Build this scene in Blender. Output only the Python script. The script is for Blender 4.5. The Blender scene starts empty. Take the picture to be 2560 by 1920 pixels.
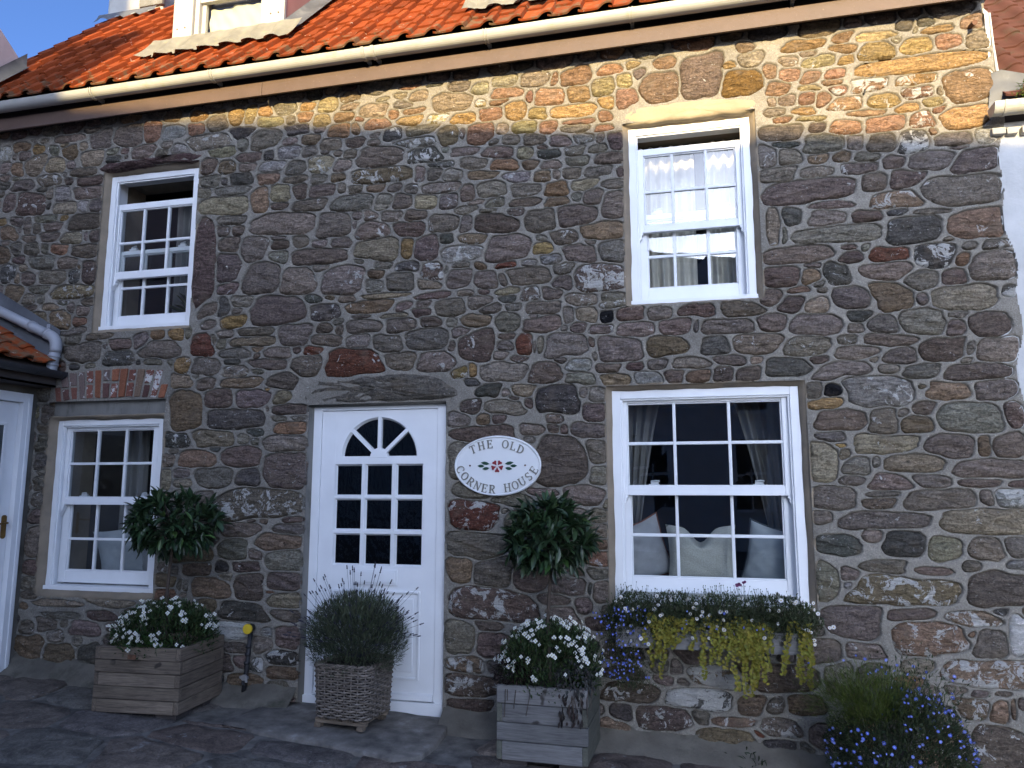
import bpy, bmesh, math, random
import numpy as np
from mathutils import Vector, Matrix, Euler

R = math.radians
rng = random.Random(11)
nrg = np.random.default_rng(5)
scene = bpy.context.scene
COL = scene.collection

# ------------------------------------------------------------------ camera
cam_d = bpy.data.cameras.new('camera')
cam = bpy.data.objects.new('camera', cam_d)
COL.objects.link(cam)
scene.camera = cam
cam_d.sensor_width = 36.0
cam_d.lens = 36.0 * 1864.0 / 2560.0
cam_d.clip_start = 0.05
cam_d.clip_end = 600.0
_yaw, _pit, _rol = R(13.61), R(8.04), R(0.03)
_f = Vector((-math.sin(_yaw) * math.cos(_pit), math.cos(_yaw) * math.cos(_pit), math.sin(_pit)))
_r = Vector((math.cos(_yaw), math.sin(_yaw), 0))
_u = _r.cross(_f)
_r2 = _r * math.cos(_rol) + _u * math.sin(_rol)
_u2 = _u * math.cos(_rol) - _r * math.sin(_rol)
CAM = Vector((0.0, -5.0635, 1.4544))
cam.matrix_world = Matrix((
    (_r2.x, _u2.x, -_f.x, CAM.x), (_r2.y, _u2.y, -_f.y, CAM.y),
    (_r2.z, _u2.z, -_f.z, CAM.z), (0, 0, 0, 1)))

# ------------------------------------------------------------------ light
SUN_EL, SUN_AZ = R(14.0), R(6.0)          # low sun, facing the front, a little from the right
SUN_E, SKY_E, EXPO = 3.5, 0.15, 1.8
world = bpy.data.worlds.new('World')
scene.world = world
world.use_nodes = True
wn = world.node_tree.nodes
wl = world.node_tree.links
bg = wn.get('Background') or wn.new('ShaderNodeBackground')
sky = wn.new('ShaderNodeTexSky')
sky.sky_type = 'NISHITA'
sky.sun_disc = False
sky.sun_elevation = SUN_EL
sky.sun_rotation = math.pi - SUN_AZ
sky.air_density = 0.4
sky.dust_density = 3.2
sky.ozone_density = 4.8
wl.new(sky.outputs[0], bg.inputs[0])
bg.inputs[1].default_value = SKY_E
sd = bpy.data.lights.new('sun', 'SUN')
sd.energy = SUN_E
sd.angle = R(0.5)
sd.color = (1.0, 0.76, 0.37)
sun = bpy.data.objects.new('sun', sd)
COL.objects.link(sun)
to_sun = Vector((math.sin(SUN_AZ) * math.cos(SUN_EL), -math.cos(SUN_AZ) * math.cos(SUN_EL), math.sin(SUN_EL)))
sun.rotation_euler = to_sun.to_track_quat('Z', 'Y').to_euler()
sun.location = (2, -20, 12)
scene.view_settings.view_transform = 'Standard'
scene.view_settings.look = 'None'
scene.view_settings.gamma = 1.0
scene.view_settings.exposure = EXPO
scene.view_settings.use_curve_mapping = False

# ------------------------------------------------------------------ helpers
def tag(o, label=None, cat=None, group=None, kind=None):
    if label: o['label'] = label
    if cat: o['category'] = cat
    if group: o['group'] = group
    if kind: o['kind'] = kind
    return o

def empty(name, loc, label=None, cat=None, group=None, kind=None, rz=0.0):
    o = bpy.data.objects.new(name, None)
    COL.objects.link(o)
    o.location = loc
    o.rotation_euler = (0, 0, rz)
    o.empty_display_size = 0.05
    return tag(o, label, cat, group, kind)

def wpos(o):
    v = Vector(o.location)
    p = o.parent
    while p is not None:
        v = Matrix.Rotation(p.rotation_euler.z, 3, 'Z') @ v + Vector(p.location)
        p = p.parent
    return v

def setattr_mesh(me, name, val):
    n = len(me.vertices)
    if np.ndim(val) >= 1 and (np.ndim(val) == 2 or len(np.shape(val)) == 1 and len(val) == 3):
        a = me.attributes.new(name, 'FLOAT_COLOR', 'POINT')
        arr = np.ones((n, 4), np.float32)
        arr[:, :3] = val
        a.data.foreach_set('color', arr.ravel())
    else:
        a = me.attributes.new(name, 'FLOAT', 'POINT')
        a.data.foreach_set('value', np.broadcast_to(np.asarray(val, np.float32), (n,)).copy())

class MB:
    """collects polygons for ONE mesh object"""
    def __init__(s):
        s.v = []; s.f = []
    def add(s, vs, fs):
        b = len(s.v)
        s.v.extend([tuple(v) for v in vs])
        s.f.extend([tuple(i + b for i in f) for f in fs])
        return s
    def box(s, x0, x1, y0, y1, z0, z1, M=None):
        vs = [Vector((x, y, z)) for x in (x0, x1) for y in (y0, y1) for z in (z0, z1)]
        if M is not None: vs = [M @ v for v in vs]
        return s.add(vs, [(0, 1, 3, 2), (4, 6, 7, 5), (0, 4, 5, 1), (2, 3, 7, 6), (0, 2, 6, 4), (1, 5, 7, 3)])
    def prism(s, pts, y0, y1, axis='y'):
        """outline in (x,z) extruded along y (or outline in (y,z) along x / (x,y) along z)"""
        n = len(pts)
        def mk(p, t):
            return (p[0], t, p[1]) if axis == 'y' else ((t, p[0], p[1]) if axis == 'x' else (p[0], p[1], t))
        vs = [mk(p, y0) for p in pts] + [mk(p, y1) for p in pts]
        fs = [tuple(range(n)), tuple(range(2 * n - 1, n - 1, -1))]
        fs += [(i, i + n, (i + 1) % n + n, (i + 1) % n) for i in range(n)]
        return s.add(vs, fs)
    def tube(s, pts, r, sides=8, cap=True, closed=False):
        pts = [Vector(p) for p in pts]
        n = len(pts)
        rr = r if isinstance(r, (list, tuple)) else [r] * n
        up = Vector((0.13, 0.31, 1)).normalized()
        vs = []
        prev = None
        for i, p in enumerate(pts):
            if closed:
                t = pts[(i + 1) % n] - pts[i - 1]
            else:
                t = pts[min(i + 1, n - 1)] - pts[max(i - 1, 0)]
            t = t.normalized() if t.length > 1e-9 else Vector((0, 0, 1))
            if prev is None:
                a = up.cross(t)
                if a.length < 0.1: a = Vector((1, 0, 0)).cross(t)
                a.normalize()
            else:
                a = (prev - t * prev.dot(t))
                a = a.normalized() if a.length > 1e-6 else up.cross(t).normalized()
            prev = a
            b = t.cross(a)
            for k in range(sides):
                an = 2 * math.pi * k / sides
                vs.append(p + (a * math.cos(an) + b * math.sin(an)) * rr[i])
        fs = []
        m = n if closed else n - 1
        for i in range(m):
            j = (i + 1) % n
            for k in range(sides):
                k2 = (k + 1) % sides
                fs.append((i * sides + k, i * sides + k2, j * sides + k2, j * sides + k))
        if cap and not closed:
            fs.append(tuple(range(sides - 1, -1, -1)))
            fs.append(tuple((n - 1) * sides + k for k in range(sides)))
        return s.add(vs, fs)
    def lathe(s, prof, c=(0, 0, 0), n=16, M=None):
        vs = []
        for (r, z) in prof:
            for k in range(n):
                a = 2 * math.pi * k / n
                v = Vector((r * math.cos(a), r * math.sin(a), z))
                if M is not None: v = M @ v
                vs.append(v + Vector(c))
        fs = []
        for i in range(len(prof) - 1):
            for k in range(n):
                k2 = (k + 1) % n
                fs.append((i * n + k, i * n + k2, (i + 1) * n + k2, (i + 1) * n + k))
        fs.append(tuple(range(n - 1, -1, -1)))
        fs.append(tuple((len(prof) - 1) * n + k for k in range(n)))
        return s.add(vs, fs)
    def mesh(s, name, mat=None, smooth=False, origin=None, bevel=0.0, seg=2):
        me = bpy.data.meshes.new(name)
        o = Vector(origin) if origin is not None else Vector((0, 0, 0))
        me.from_pydata([tuple(Vector(v) - o) for v in s.v], [], s.f)
        bm = bmesh.new()
        bm.from_mesh(me)
        bmesh.ops.recalc_face_normals(bm, faces=bm.faces)
        if bevel > 0:
            try:
                bmesh.ops.bevel(bm, geom=[e for e in bm.edges if e.is_manifold and e.calc_face_angle(0) > 0.6], offset=bevel,
                                segments=seg, profile=0.6, affect='EDGES', clamp_overlap=True)
            except Exception as ex:
                print('bevel', name, ex)
        bm.to_mesh(me)
        bm.free()
        if smooth:
            me.shade_smooth()
        if mat: me.materials.append(mat)
        return me
    def build(s, name, mat, parent=None, smooth=False, bevel=0.0, seg=2, tint=None):
        """mesh given in WORLD coordinates; object origin at its parent's origin"""
        base = wpos(parent) if parent is not None else Vector((0, 0, 0))
        rz = 0.0
        p = parent
        while p is not None:
            rz += p.rotation_euler.z
            p = p.parent
        if abs(rz) > 1e-9:
            M = Matrix.Rotation(-rz, 3, 'Z')
            s.v = [tuple(M @ (Vector(v) - base)) for v in s.v]
            base = Vector((0, 0, 0))
        me = s.mesh(name, mat, smooth, base, bevel, seg)
        if tint is not None: setattr_mesh(me, 'tint', tint)
        return link(name, me, parent)
    def build_at(s, name, mat, parent=None, smooth=False, bevel=0.0, seg=2, tint=None):
        """like build, but a top-level mesh gets its own origin at its base centre"""
        a = np.array(s.v)
        o = Vector(((a[:, 0].min() + a[:, 0].max()) / 2, (a[:, 1].min() + a[:, 1].max()) / 2, a[:, 2].min()))
        me = s.mesh(name, mat, smooth, o, bevel, seg)
        if tint is not None: setattr_mesh(me, 'tint', tint)
        ob = link(name, me, parent)
        ob.location = o
        return ob

def link(name, me, parent=None, loc=None):
    o = bpy.data.objects.new(name, me)
    COL.objects.link(o)
    if parent is not None: o.parent = parent
    if loc is not None: o.location = loc
    return o

def np_mesh(name, V, F, mat=None, smooth=False):
    """V (n,3) float, F (m,4) or (m,3) int"""
    me = bpy.data.meshes.new(name)
    V = np.asarray(V, np.float32); F = np.asarray(F, np.int32)
    k = F.shape[1]
    me.vertices.add(len(V)); me.vertices.foreach_set('co', V.ravel())
    me.loops.add(F.size); me.loops.foreach_set('vertex_index', F.ravel())
    me.polygons.add(len(F))
    me.polygons.foreach_set('loop_start', np.arange(0, F.size, k, dtype=np.int32))
    me.polygons.foreach_set('loop_total', np.full(len(F), k, np.int32))
    me.update(calc_edges=True)
    me.validate()
    if smooth: me.shade_smooth()
    if mat: me.materials.append(mat)
    return me

# ------------------------------------------------------------------ materials
def new_mat(name):
    m = bpy.data.materials.new(name)
    m.use_nodes = True
    nt = m.node_tree
    b = nt.nodes['Principled BSDF']
    return m, nt, b

def N(nt, typ, **kw):
    n = nt.nodes.new(typ)
    for k, v in kw.items(): setattr(n, k, v)
    return n

def pos_node(nt, scale=(1, 1, 1), obj=False):
    mp = N(nt, 'ShaderNodeMapping')
    if obj:
        g = N(nt, 'ShaderNodeTexCoord'); nt.links.new(g.outputs['Object'], mp.inputs['Vector'])
    else:
        g = N(nt, 'ShaderNodeNewGeometry'); nt.links.new(g.outputs['Position'], mp.inputs['Vector'])
    mp.inputs['Scale'].default_value = scale
    return mp.outputs['Vector']

def noise(nt, vec, scale, detail=4.0, rough=0.55, dist=0.0):
    n = N(nt, 'ShaderNodeTexNoise')
    nt.links.new(vec, n.inputs['Vector'])
    n.inputs['Scale'].default_value = scale
    n.inputs['Detail'].default_value = detail
    n.inputs['Roughness'].default_value = rough
    n.inputs['Distortion'].default_value = dist
    return n.outputs['Fac']

def mrange(nt, val, a, b, c=0.0, d=1.0):
    n = N(nt, 'ShaderNodeMapRange')
    nt.links.new(val, n.inputs['Value'])
    n.inputs['From Min'].default_value = a; n.inputs['From Max'].default_value = b
    n.inputs['To Min'].default_value = c; n.inputs['To Max'].default_value = d
    return n.outputs['Result']

def math_n(nt, op, a, b=None):
    n = N(nt, 'ShaderNodeMath', operation=op)
    for i, v in enumerate((a, b)):
        if v is None: continue
        if isinstance(v, (int, float)): n.inputs[i].default_value = v
        else: nt.links.new(v, n.inputs[i])
    return n.outputs[0]

def mixc(nt, fac, a, b, mode='MIX'):
    n = N(nt, 'ShaderNodeMix', data_type='RGBA', blend_type=mode)
    def put(sock, v):
        if isinstance(v, (tuple, list)): sock.default_value = (v[0], v[1], v[2], 1)
        elif isinstance(v, (int, float)): sock.default_value = v
        else: nt.links.new(v, sock)
    put(n.inputs['Factor'], fac); put(n.inputs['A'], a); put(n.inputs['B'], b)
    return n.outputs['Result']

def bump(nt, b, height, strength=0.4, dist=0.01, prev=None):
    n = N(nt, 'ShaderNodeBump')
    n.inputs['Strength'].default_value = strength
    n.inputs['Distance'].default_value = dist
    nt.links.new(height, n.inputs['Height'])
    if prev is not None: nt.links.new(prev, n.inputs['Normal'])
    nt.links.new(n.outputs[0], b.inputs['Normal'])
    return n.outputs[0]

def scale_col(nt, col, fac):
    """colour * scalar"""
    v = N(nt, 'ShaderNodeVectorMath', operation='SCALE')
    if isinstance(col, (tuple, list)): v.inputs[0].default_value = col[:3]
    else: nt.links.new(col, v.inputs[0])
    nt.links.new(fac, v.inputs['Scale'])
    return v.outputs[0]

def attr(nt, name):
    return N(nt, 'ShaderNodeAttribute', attribute_name=name)

def simple_mat(name, col, rough=0.6, var=0.15, vscale=8.0, spec=0.4, bumps=0.0, bscale=60.0, obj=False, stretch=(1, 1, 1), dirt=None, dscale=6.0, dth=(0.55, 0.72)):
    m, nt, b = new_mat(name)
    p = pos_node(nt, stretch, obj)
    f = mrange(nt, noise(nt, p, vscale, 5.0), 0.3, 0.7, 1 - var, 1 + var)
    c = scale_col(nt, col, f)
    if dirt is not None:
        df = mrange(nt, noise(nt, p, dscale, 6.0, 0.65), dth[0], dth[1])
        c = mixc(nt, df, c, dirt)
    nt.links.new(c, b.inputs['Base Color'])
    b.inputs['Roughness'].default_value = rough
    b.inputs['Specular IOR Level'].default_value = spec
    if bumps > 0:
        bump(nt, b, noise(nt, p, bscale, 5.0, 0.6), bumps, 0.006)
    return m

def mat_stone():
    m, nt, b = new_mat('rubble_stone')
    p = pos_node(nt)
    pb = pos_node(nt, (1.0, 1.0, 3.2))
    bed = noise(nt, pb, 13.0, 7.0, 0.68, 0.8)
    fine = noise(nt, p, 62.0, 6.0, 0.8)
    mid = noise(nt, p, 22.0, 5.0, 0.6)
    tint = attr(nt, 'tint').outputs['Color']
    c = scale_col(nt, tint, mrange(nt, bed, 0.28, 0.72, 0.45, 1.55))
    c = scale_col(nt, c, mrange(nt, fine, 0.32, 0.68, 0.38, 1.62))
    # weathered patches of another hue
    c = mixc(nt, mrange(nt, noise(nt, p, 7.0, 4.0, 0.6), 0.52, 0.68, 0.0, 0.45), c, (0.21, 0.165, 0.12))
    c = mixc(nt, mrange(nt, mid, 0.60, 0.74, 0.0, 0.35), c, (0.085, 0.068, 0.06))
    # flakes of old limewash and lichen
    wash = attr(nt, 'wash').outputs['Fac']
    wn_ = noise(nt, p, 10.5, 7.0, 0.74, 0.7)
    th = math_n(nt, 'SUBTRACT', 0.700, math_n(nt, 'MULTIPLY', wash, 0.032))
    wf = mrange(nt, math_n(nt, 'SUBTRACT', wn_, th), 0.0, 0.018)
    wc = scale_col(nt, (0.60, 0.585, 0.545), mrange(nt, fine, 0.3, 0.7, 0.75, 1.2))
    c = mixc(nt, math_n(nt, 'MULTIPLY', wf, 0.92), c, wc)
    sp = mrange(nt, noise(nt, p, 52.0, 4.0, 0.7), 0.635, 0.675, 0.0, 0.8)
    sp2 = math_n(nt, 'MULTIPLY', sp, mrange(nt, wash, 0.0, 3.0, 0.35, 1.0))
    c = mixc(nt, sp2, c, (0.5, 0.48, 0.44))
    nt.links.new(c, b.inputs['Base Color'])
    b.inputs['Roughness'].default_value = 0.9
    b.inputs['Specular IOR Level'].default_value = 0.2
    h = math_n(nt, 'ADD', math_n(nt, 'MULTIPLY', bed, 1.6), math_n(nt, 'MULTIPLY', fine, 0.35))
    h = math_n(nt, 'ADD', h, math_n(nt, 'MULTIPLY', wf, 0.05))
    bump(nt, b, h, 1.0, 0.034)
    return m

def mat_mortar():
    m, nt, b = new_mat('lime_mortar')
    p = pos_node(nt)
    fine = noise(nt, p, 95.0, 5.0, 0.85)
    big = noise(nt, p, 2.6, 5.0, 0.6)
    c = scale_col(nt, (0.205, 0.188, 0.158), mrange(nt, big, 0.3, 0.7, 0.78, 1.22))
    c = scale_col(nt, c, mrange(nt, fine, 0.3, 0.7, 0.55, 1.45))
    g = mrange(nt, noise(nt, p, 110.0, 3.0, 0.6), 0.63, 0.68, 0.0, 0.55)
    c = mixc(nt, g, c, (0.5, 0.48, 0.44))
    g2 = mrange(nt, noise(nt, p, 9.0, 6.0, 0.7), 0.56, 0.75, 0.0, 0.5)
    c = mixc(nt, g2, c, (0.13, 0.115, 0.1))
    nt.links.new(c, b.inputs['Base Color'])
    b.inputs['Roughness'].default_value = 0.95
    b.inputs['Specular IOR Level'].default_value = 0.15
    h = math_n(nt, 'ADD', fine, math_n(nt, 'MULTIPLY', noise(nt, p, 30.0, 4.0), 0.8))
    bump(nt, b, h, 0.55, 0.008)
    return m

def mat_tile():
    m, nt, b = new_mat('clay_pantile')
    p = pos_node(nt)
    rnd = N(nt, 'ShaderNodeObjectInfo').outputs['Random']
    c = mixc(nt, rnd, (0.165, 0.036, 0.011), (0.275, 0.060, 0.017))
    c = scale_col(nt, c, mrange(nt, noise(nt, p, 3.0, 5.0), 0.3, 0.7, 0.8, 1.15))
    c = scale_col(nt, c, mrange(nt, noise(nt, p, 45.0, 4.0, 0.7), 0.3, 0.7, 0.86, 1.12))
    # moss and soot, thickest on the lowest courses
    sx = N(nt, 'ShaderNodeSeparateXYZ'); nt.links.new(N(nt, 'ShaderNodeNewGeometry').outputs['Position'], sx.inputs[0])
    low = mrange(nt, sx.outputs['Z'], 4.8, 5.35, 0.16, 0.0)
    d = mrange(nt, math_n(nt, 'ADD', noise(nt, p, 11.0, 6.0, 0.7), low), 0.63, 0.72, 0.0, 0.75)
    c = mixc(nt, d, c, (0.13, 0.10, 0.06))
    w = mrange(nt, noise(nt, p, 19.0, 3.0, 0.5), 0.70, 0.72, 0.0, 0.7)
    c = mixc(nt, w, c, (0.55, 0.42, 0.33))
    nt.links.new(c, b.inputs['Base Color'])
    b.inputs['Roughness'].default_value = 0.85
    b.inputs['Specular IOR Level'].default_value = 0.1
    bump(nt, b, noise(nt, p, 90.0, 4.0, 0.7), 0.3, 0.004)
    return m

def mat_glass(name='window_glass', tint=(0.80, 0.83, 0.83), wavy=0.0, refl=0.075):
    m, nt, b = new_mat(name)
    nt.nodes.remove(b)
    out = nt.nodes['Material Output']
    tr = N(nt, 'ShaderNodeBsdfTransparent'); tr.inputs['Color'].default_value = (*tint, 1)
    gl = N(nt, 'ShaderNodeBsdfGlossy'); gl.inputs['Roughness'].default_value = 0.012
    lw_ = N(nt, 'ShaderNodeLayerWeight'); lw_.inputs['Blend'].default_value = 0.5
    mx = N(nt, 'ShaderNodeMixShader')
    f = math_n(nt, 'ADD', math_n(nt, 'MULTIPLY', math_n(nt, 'POWER', lw_.outputs['Facing'], 5.0), 0.84), refl)
    nt.links.new(f, mx.inputs[0]); nt.links.new(tr.outputs[0], mx.inputs[1]); nt.links.new(gl.outputs[0], mx.inputs[2])
    nt.links.new(mx.outputs[0], out.inputs['Surface'])
    bn = N(nt, 'ShaderNodeBump')
    bn.inputs['Strength'].default_value = 0.10 + wavy
    bn.inputs['Distance'].default_value = 0.004 + 0.02 * wavy
    p = pos_node(nt, (1, 1, 1) if wavy == 0 else (1.6, 1, 0.7))
    nt.links.new(noise(nt, p, 3.0 if wavy == 0 else 26.0, 1.5), bn.inputs['Height'])
    nt.links.new(bn.outputs[0], gl.inputs['Normal'])
    return m

def mat_wood(name, col, col2, along='x'):
    m, nt, b = new_mat(name)
    st = {'x': (1.5, 22, 22), 'y': (22, 1.5, 22), 'z': (22, 22, 1.5)}[along]
    rnd = N(nt, 'ShaderNodeObjectInfo').outputs['Random']
    tc = N(nt, 'ShaderNodeTexCoord')
    ad = N(nt, 'ShaderNodeVectorMath', operation='ADD')
    nt.links.new(tc.outputs['Object'], ad.inputs[0])
    cb = N(nt, 'ShaderNodeCombineXYZ')
    nt.links.new(math_n(nt, 'MULTIPLY', rnd, 37.0), cb.inputs[0]); nt.links.new(math_n(nt, 'MULTIPLY', rnd, 11.0), cb.inputs[2])
    nt.links.new(cb.outputs[0], ad.inputs[1])
    mp = N(nt, 'ShaderNodeMapping'); mp.inputs['Scale'].default_value = st
    nt.links.new(ad.outputs[0], mp.inputs['Vector'])
    g = noise(nt, mp.outputs[0], 3.2, 6.0, 0.65, 1.2)
    c = mixc(nt, mrange(nt, g, 0.32, 0.68), col, col2)
    c = scale_col(nt, c, mrange(nt, rnd, 0, 1, 0.82, 1.18))
    k = noise(nt, ad.outputs[0], 9.0, 2.0, 0.4)
    c = mixc(nt, mrange(nt, k, 0.70, 0.74, 0.0, 0.85), c, (0.03, 0.024, 0.02))
    s = noise(nt, ad.outputs[0], 3.0, 5.0, 0.6)
    c = scale_col(nt, c, mrange(nt, s, 0.3, 0.7, 0.78, 1.2))
    nt.links.new(c, b.inputs['Base Color'])
    b.inputs['Roughness'].default_value = 0.85
    b.inputs['Specular IOR Level'].default_value = 0.25
    bump(nt, b, g, 0.5, 0.004)
    return m

def mat_leaf(name, rough=0.45, trans=0.25, spec=0.4):
    m, nt, b = new_mat(name)
    t = attr(nt, 'tint').outputs['Color']
    nt.links.new(t, b.inputs['Base Color'])
    b.inputs['Roughness'].default_value = rough
    b.inputs['Specular IOR Level'].default_value = spec
    out = nt.nodes['Material Output']
    tl = N(nt, 'ShaderNodeBsdfTranslucent')
    nt.links.new(t, tl.inputs['Color'])
    mx = N(nt, 'ShaderNodeMixShader'); mx.inputs[0].default_value = trans
    nt.links.new(b.outputs[0], mx.inputs[1]); nt.links.new(tl.outputs[0], mx.inputs[2])
    nt.links.new(mx.outputs[0], out.inputs['Surface'])
    return m

def mat_paint(name, col, rough=0.42, obj=False, grime=(0.33, 0.32, 0.28)):
    m, nt, b = new_mat(name)
    p = pos_node(nt)
    c = scale_col(nt, col, mrange(nt, noise(nt, p, 4.0, 4.0), 0.3, 0.7, 0.95, 1.04))
    d = mrange(nt, noise(nt, p, 30.0, 6.0, 0.7), 0.68, 0.78, 0.0, 0.35)
    c = mixc(nt, d, c, grime)
    nt.links.new(c, b.inputs['Base Color'])
    b.inputs['Roughness'].default_value = rough
    b.inputs['Specular IOR Level'].default_value = 0.4
    bump(nt, b, noise(nt, p, 70.0, 3.0), 0.04, 0.002)
    return m

M = {}
M['stone'] = mat_stone()
M['mortar'] = mat_mortar()
M['tile'] = mat_tile()
M['glass'] = mat_glass()
M['glass_wavy'] = mat_glass('door_glass', (0.30, 0.32, 0.33), 0.35, 0.05)
M['white'] = mat_paint('white_gloss_paint', (0.76, 0.77, 0.77))
M['white_bead'] = mat_paint('white_bead_paint', (0.71, 0.72, 0.72))
M['cream'] = mat_paint('cream_paint', (0.40, 0.385, 0.35), 0.5)
M['reveal'] = simple_mat('lime_render', (0.235, 0.192, 0.140), 0.9, 0.2, 5.0, 0.2, 0.5, 70.0, dirt=(0.18, 0.15, 0.12))
M['lintel_render'] = simple_mat('sand_render', (0.31, 0.26, 0.175), 0.9, 0.14, 5.0, 0.2, 0.5, 55.0)
M['concrete'] = simple_mat('grey_concrete', (0.17, 0.165, 0.15), 0.9, 0.25, 4.0, 0.2, 0.4, 50.0, stretch=(1.5, 1, 0.5), dirt=(0.075, 0.075, 0.065))
M['fascia'] = simple_mat('brown_fascia_paint', (0.088, 0.057, 0.044), 0.55, 0.1, 6.0, 0.35, 0.25, 140.0, dirt=(0.15, 0.11, 0.085), dscale=60.0, dth=(0.62, 0.74))
M['soffit'] = simple_mat('shade_dark_board', (0.03, 0.022, 0.018), 0.8)  # near-black: the shade under the eaves is put into the colour
M['gutter_white'] = simple_mat('weathered_white_plastic', (0.37, 0.365, 0.335), 0.42, 0.10, 3.0, 0.45, 0.0, dirt=(0.34, 0.33, 0.20), dscale=9.0, dth=(0.57, 0.78))
M['gutter_band'] = simple_mat('gutter_band_plastic', (0.36, 0.35, 0.315), 0.45)
M['gutter_black'] = simple_mat('black_plastic_gutter', (0.028, 0.03, 0.034), 0.45, 0.15, 6.0, 0.5, dirt=(0.08, 0.085, 0.09))
M['pipe_grey'] = simple_mat('grey_plastic_pipe', (0.30, 0.31, 0.33), 0.42, 0.08, 4.0, 0.5)
M['lead'] = simple_mat('lead_sheet', (0.085, 0.09, 0.10), 0.6, 0.35, 3.0, 0.4, 0.3, 6.0, dirt=(0.17, 0.175, 0.18), dscale=3.5)
M['lead_pale'] = simple_mat('pale_lead_flashing', (0.20, 0.19, 0.155), 0.6, 0.2, 8.0, 0.4, 0.3, 20.0, dirt=(0.26, 0.25, 0.16), dscale=14.0)
M['pink'] = simple_mat('faded_pink_paint', (0.40, 0.20, 0.17), 0.7, 0.1, 5.0)
M['chim'] = simple_mat('limewashed_chimney', (0.36, 0.35, 0.32), 0.9, 0.2, 3.0, 0.2, 0.5, 14.0, dirt=(0.27, 0.25, 0.22), dscale=2.2)
M['whitewash'] = simple_mat('rough_whitewash', (0.46, 0.46, 0.45), 0.9, 0.10, 5.0, 0.2, 0.8, 22.0, dirt=(0.45, 0.43, 0.38), dscale=4.0, dth=(0.6, 0.8))
M['brick'] = None
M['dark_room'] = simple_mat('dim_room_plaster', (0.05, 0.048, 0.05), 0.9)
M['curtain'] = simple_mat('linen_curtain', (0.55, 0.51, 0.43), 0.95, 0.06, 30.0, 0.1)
M['curtain_dark'] = simple_mat('shaded_curtain', (0.22, 0.215, 0.205), 0.95, 0.06, 30.0, 0.1)  # darker copy of the curtain cloth, dimness put into the colour
M['blind'] = simple_mat('cream_blind', (0.70, 0.65, 0.46), 0.9, 0.05, 6.0, 0.1, 0.5, 7.0)
M['metal_white'] = simple_mat('white_metal_catch', (0.72, 0.72, 0.72), 0.35)
M['brass'] = simple_mat('tarnished_brass', (0.22, 0.13, 0.04), 0.4, 0.2, 30.0, 0.6)
M['brass'].node_tree.nodes['Principled BSDF'].inputs['Metallic'].default_value = 0.8
M['iron'] = simple_mat('black_iron', (0.022, 0.022, 0.024), 0.55, 0.3, 20.0, 0.4)
M['rust'] = simple_mat('rusty_iron', (0.12, 0.06, 0.035), 0.8, 0.3, 40.0, 0.3)
M['yellow'] = simple_mat('yellow_plastic', (0.62, 0.44, 0.03), 0.5, 0.06, 30.0)
M['plank_x'] = mat_wood('weathered_plank', (0.235, 0.185, 0.135), (0.095, 0.074, 0.055), 'x')
M['plank_y'] = mat_wood('weathered_side_plank', (0.205, 0.16, 0.117), (0.085, 0.066, 0.049), 'y')
M['grey_plank'] = mat_wood('grey_weathered_plank', (0.20, 0.195, 0.185), (0.11, 0.105, 0.10), 'x')
M['grey_plank_y'] = mat_wood('mossy_side_plank', (0.135, 0.135, 0.105), (0.075, 0.075, 0.06), 'y')
M['foot'] = simple_mat('dark_timber_foot', (0.06, 0.05, 0.045), 0.9)
M['soil'] = simple_mat('potting_soil', (0.022, 0.016, 0.012), 0.95, 0.4, 40.0)
M['bark'] = simple_mat('grey_brown_bark', (0.075, 0.058, 0.045), 0.9, 0.3, 30.0, 0.2, 0.5, 80.0)
M['wicker'] = mat_wood('weathered_wicker', (0.26, 0.225, 0.19), (0.10, 0.08, 0.065), 'x')
M['leaf_gloss'] = mat_leaf('glossy_bay_leaf', 0.38, 0.12, 0.5)
M['leaf'] = mat_leaf('soft_leaf', 0.6, 0.25, 0.3)
M['petal'] = mat_leaf('petal', 0.6, 0.3, 0.2)
M['dead'] = mat_leaf('withered_leaf', 0.85, 0.1, 0.1)
M['plaque'] = mat_paint('white_cast_plaque', (0.72, 0.73, 0.72), 0.4)
M['letter'] = simple_mat('weathered_gilt_lettering', (0.21, 0.205, 0.175), 0.5, 0.2, 60.0)
M['rose'] = simple_mat('dark_red_enamel', (0.25, 0.028, 0.035), 0.4)
M['green_enamel'] = simple_mat('dark_green_enamel', (0.016, 0.06, 0.035), 0.4)
M['cushion_grey'] = simple_mat('grey_velvet', (0.36, 0.36, 0.37), 0.9, 0.12, 12.0, 0.2, 0.3, 300.0)
M['cushion_cream'] = simple_mat('cream_boucle', (0.50, 0.49, 0.43), 0.95, 0.15, 140.0, 0.1, 0.9, 160.0)
M['cushion_blue'] = simple_mat('pale_blue_linen', (0.40, 0.43, 0.45), 0.9, 0.08, 20.0, 0.1)
M['piping'] = simple_mat('rust_piping', (0.20, 0.07, 0.04), 0.8)
M['piping_dark'] = simple_mat('slate_piping', (0.06, 0.075, 0.09), 0.8)
M['sofa'] = simple_mat('navy_sofa', (0.010, 0.014, 0.032), 0.9)

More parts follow.
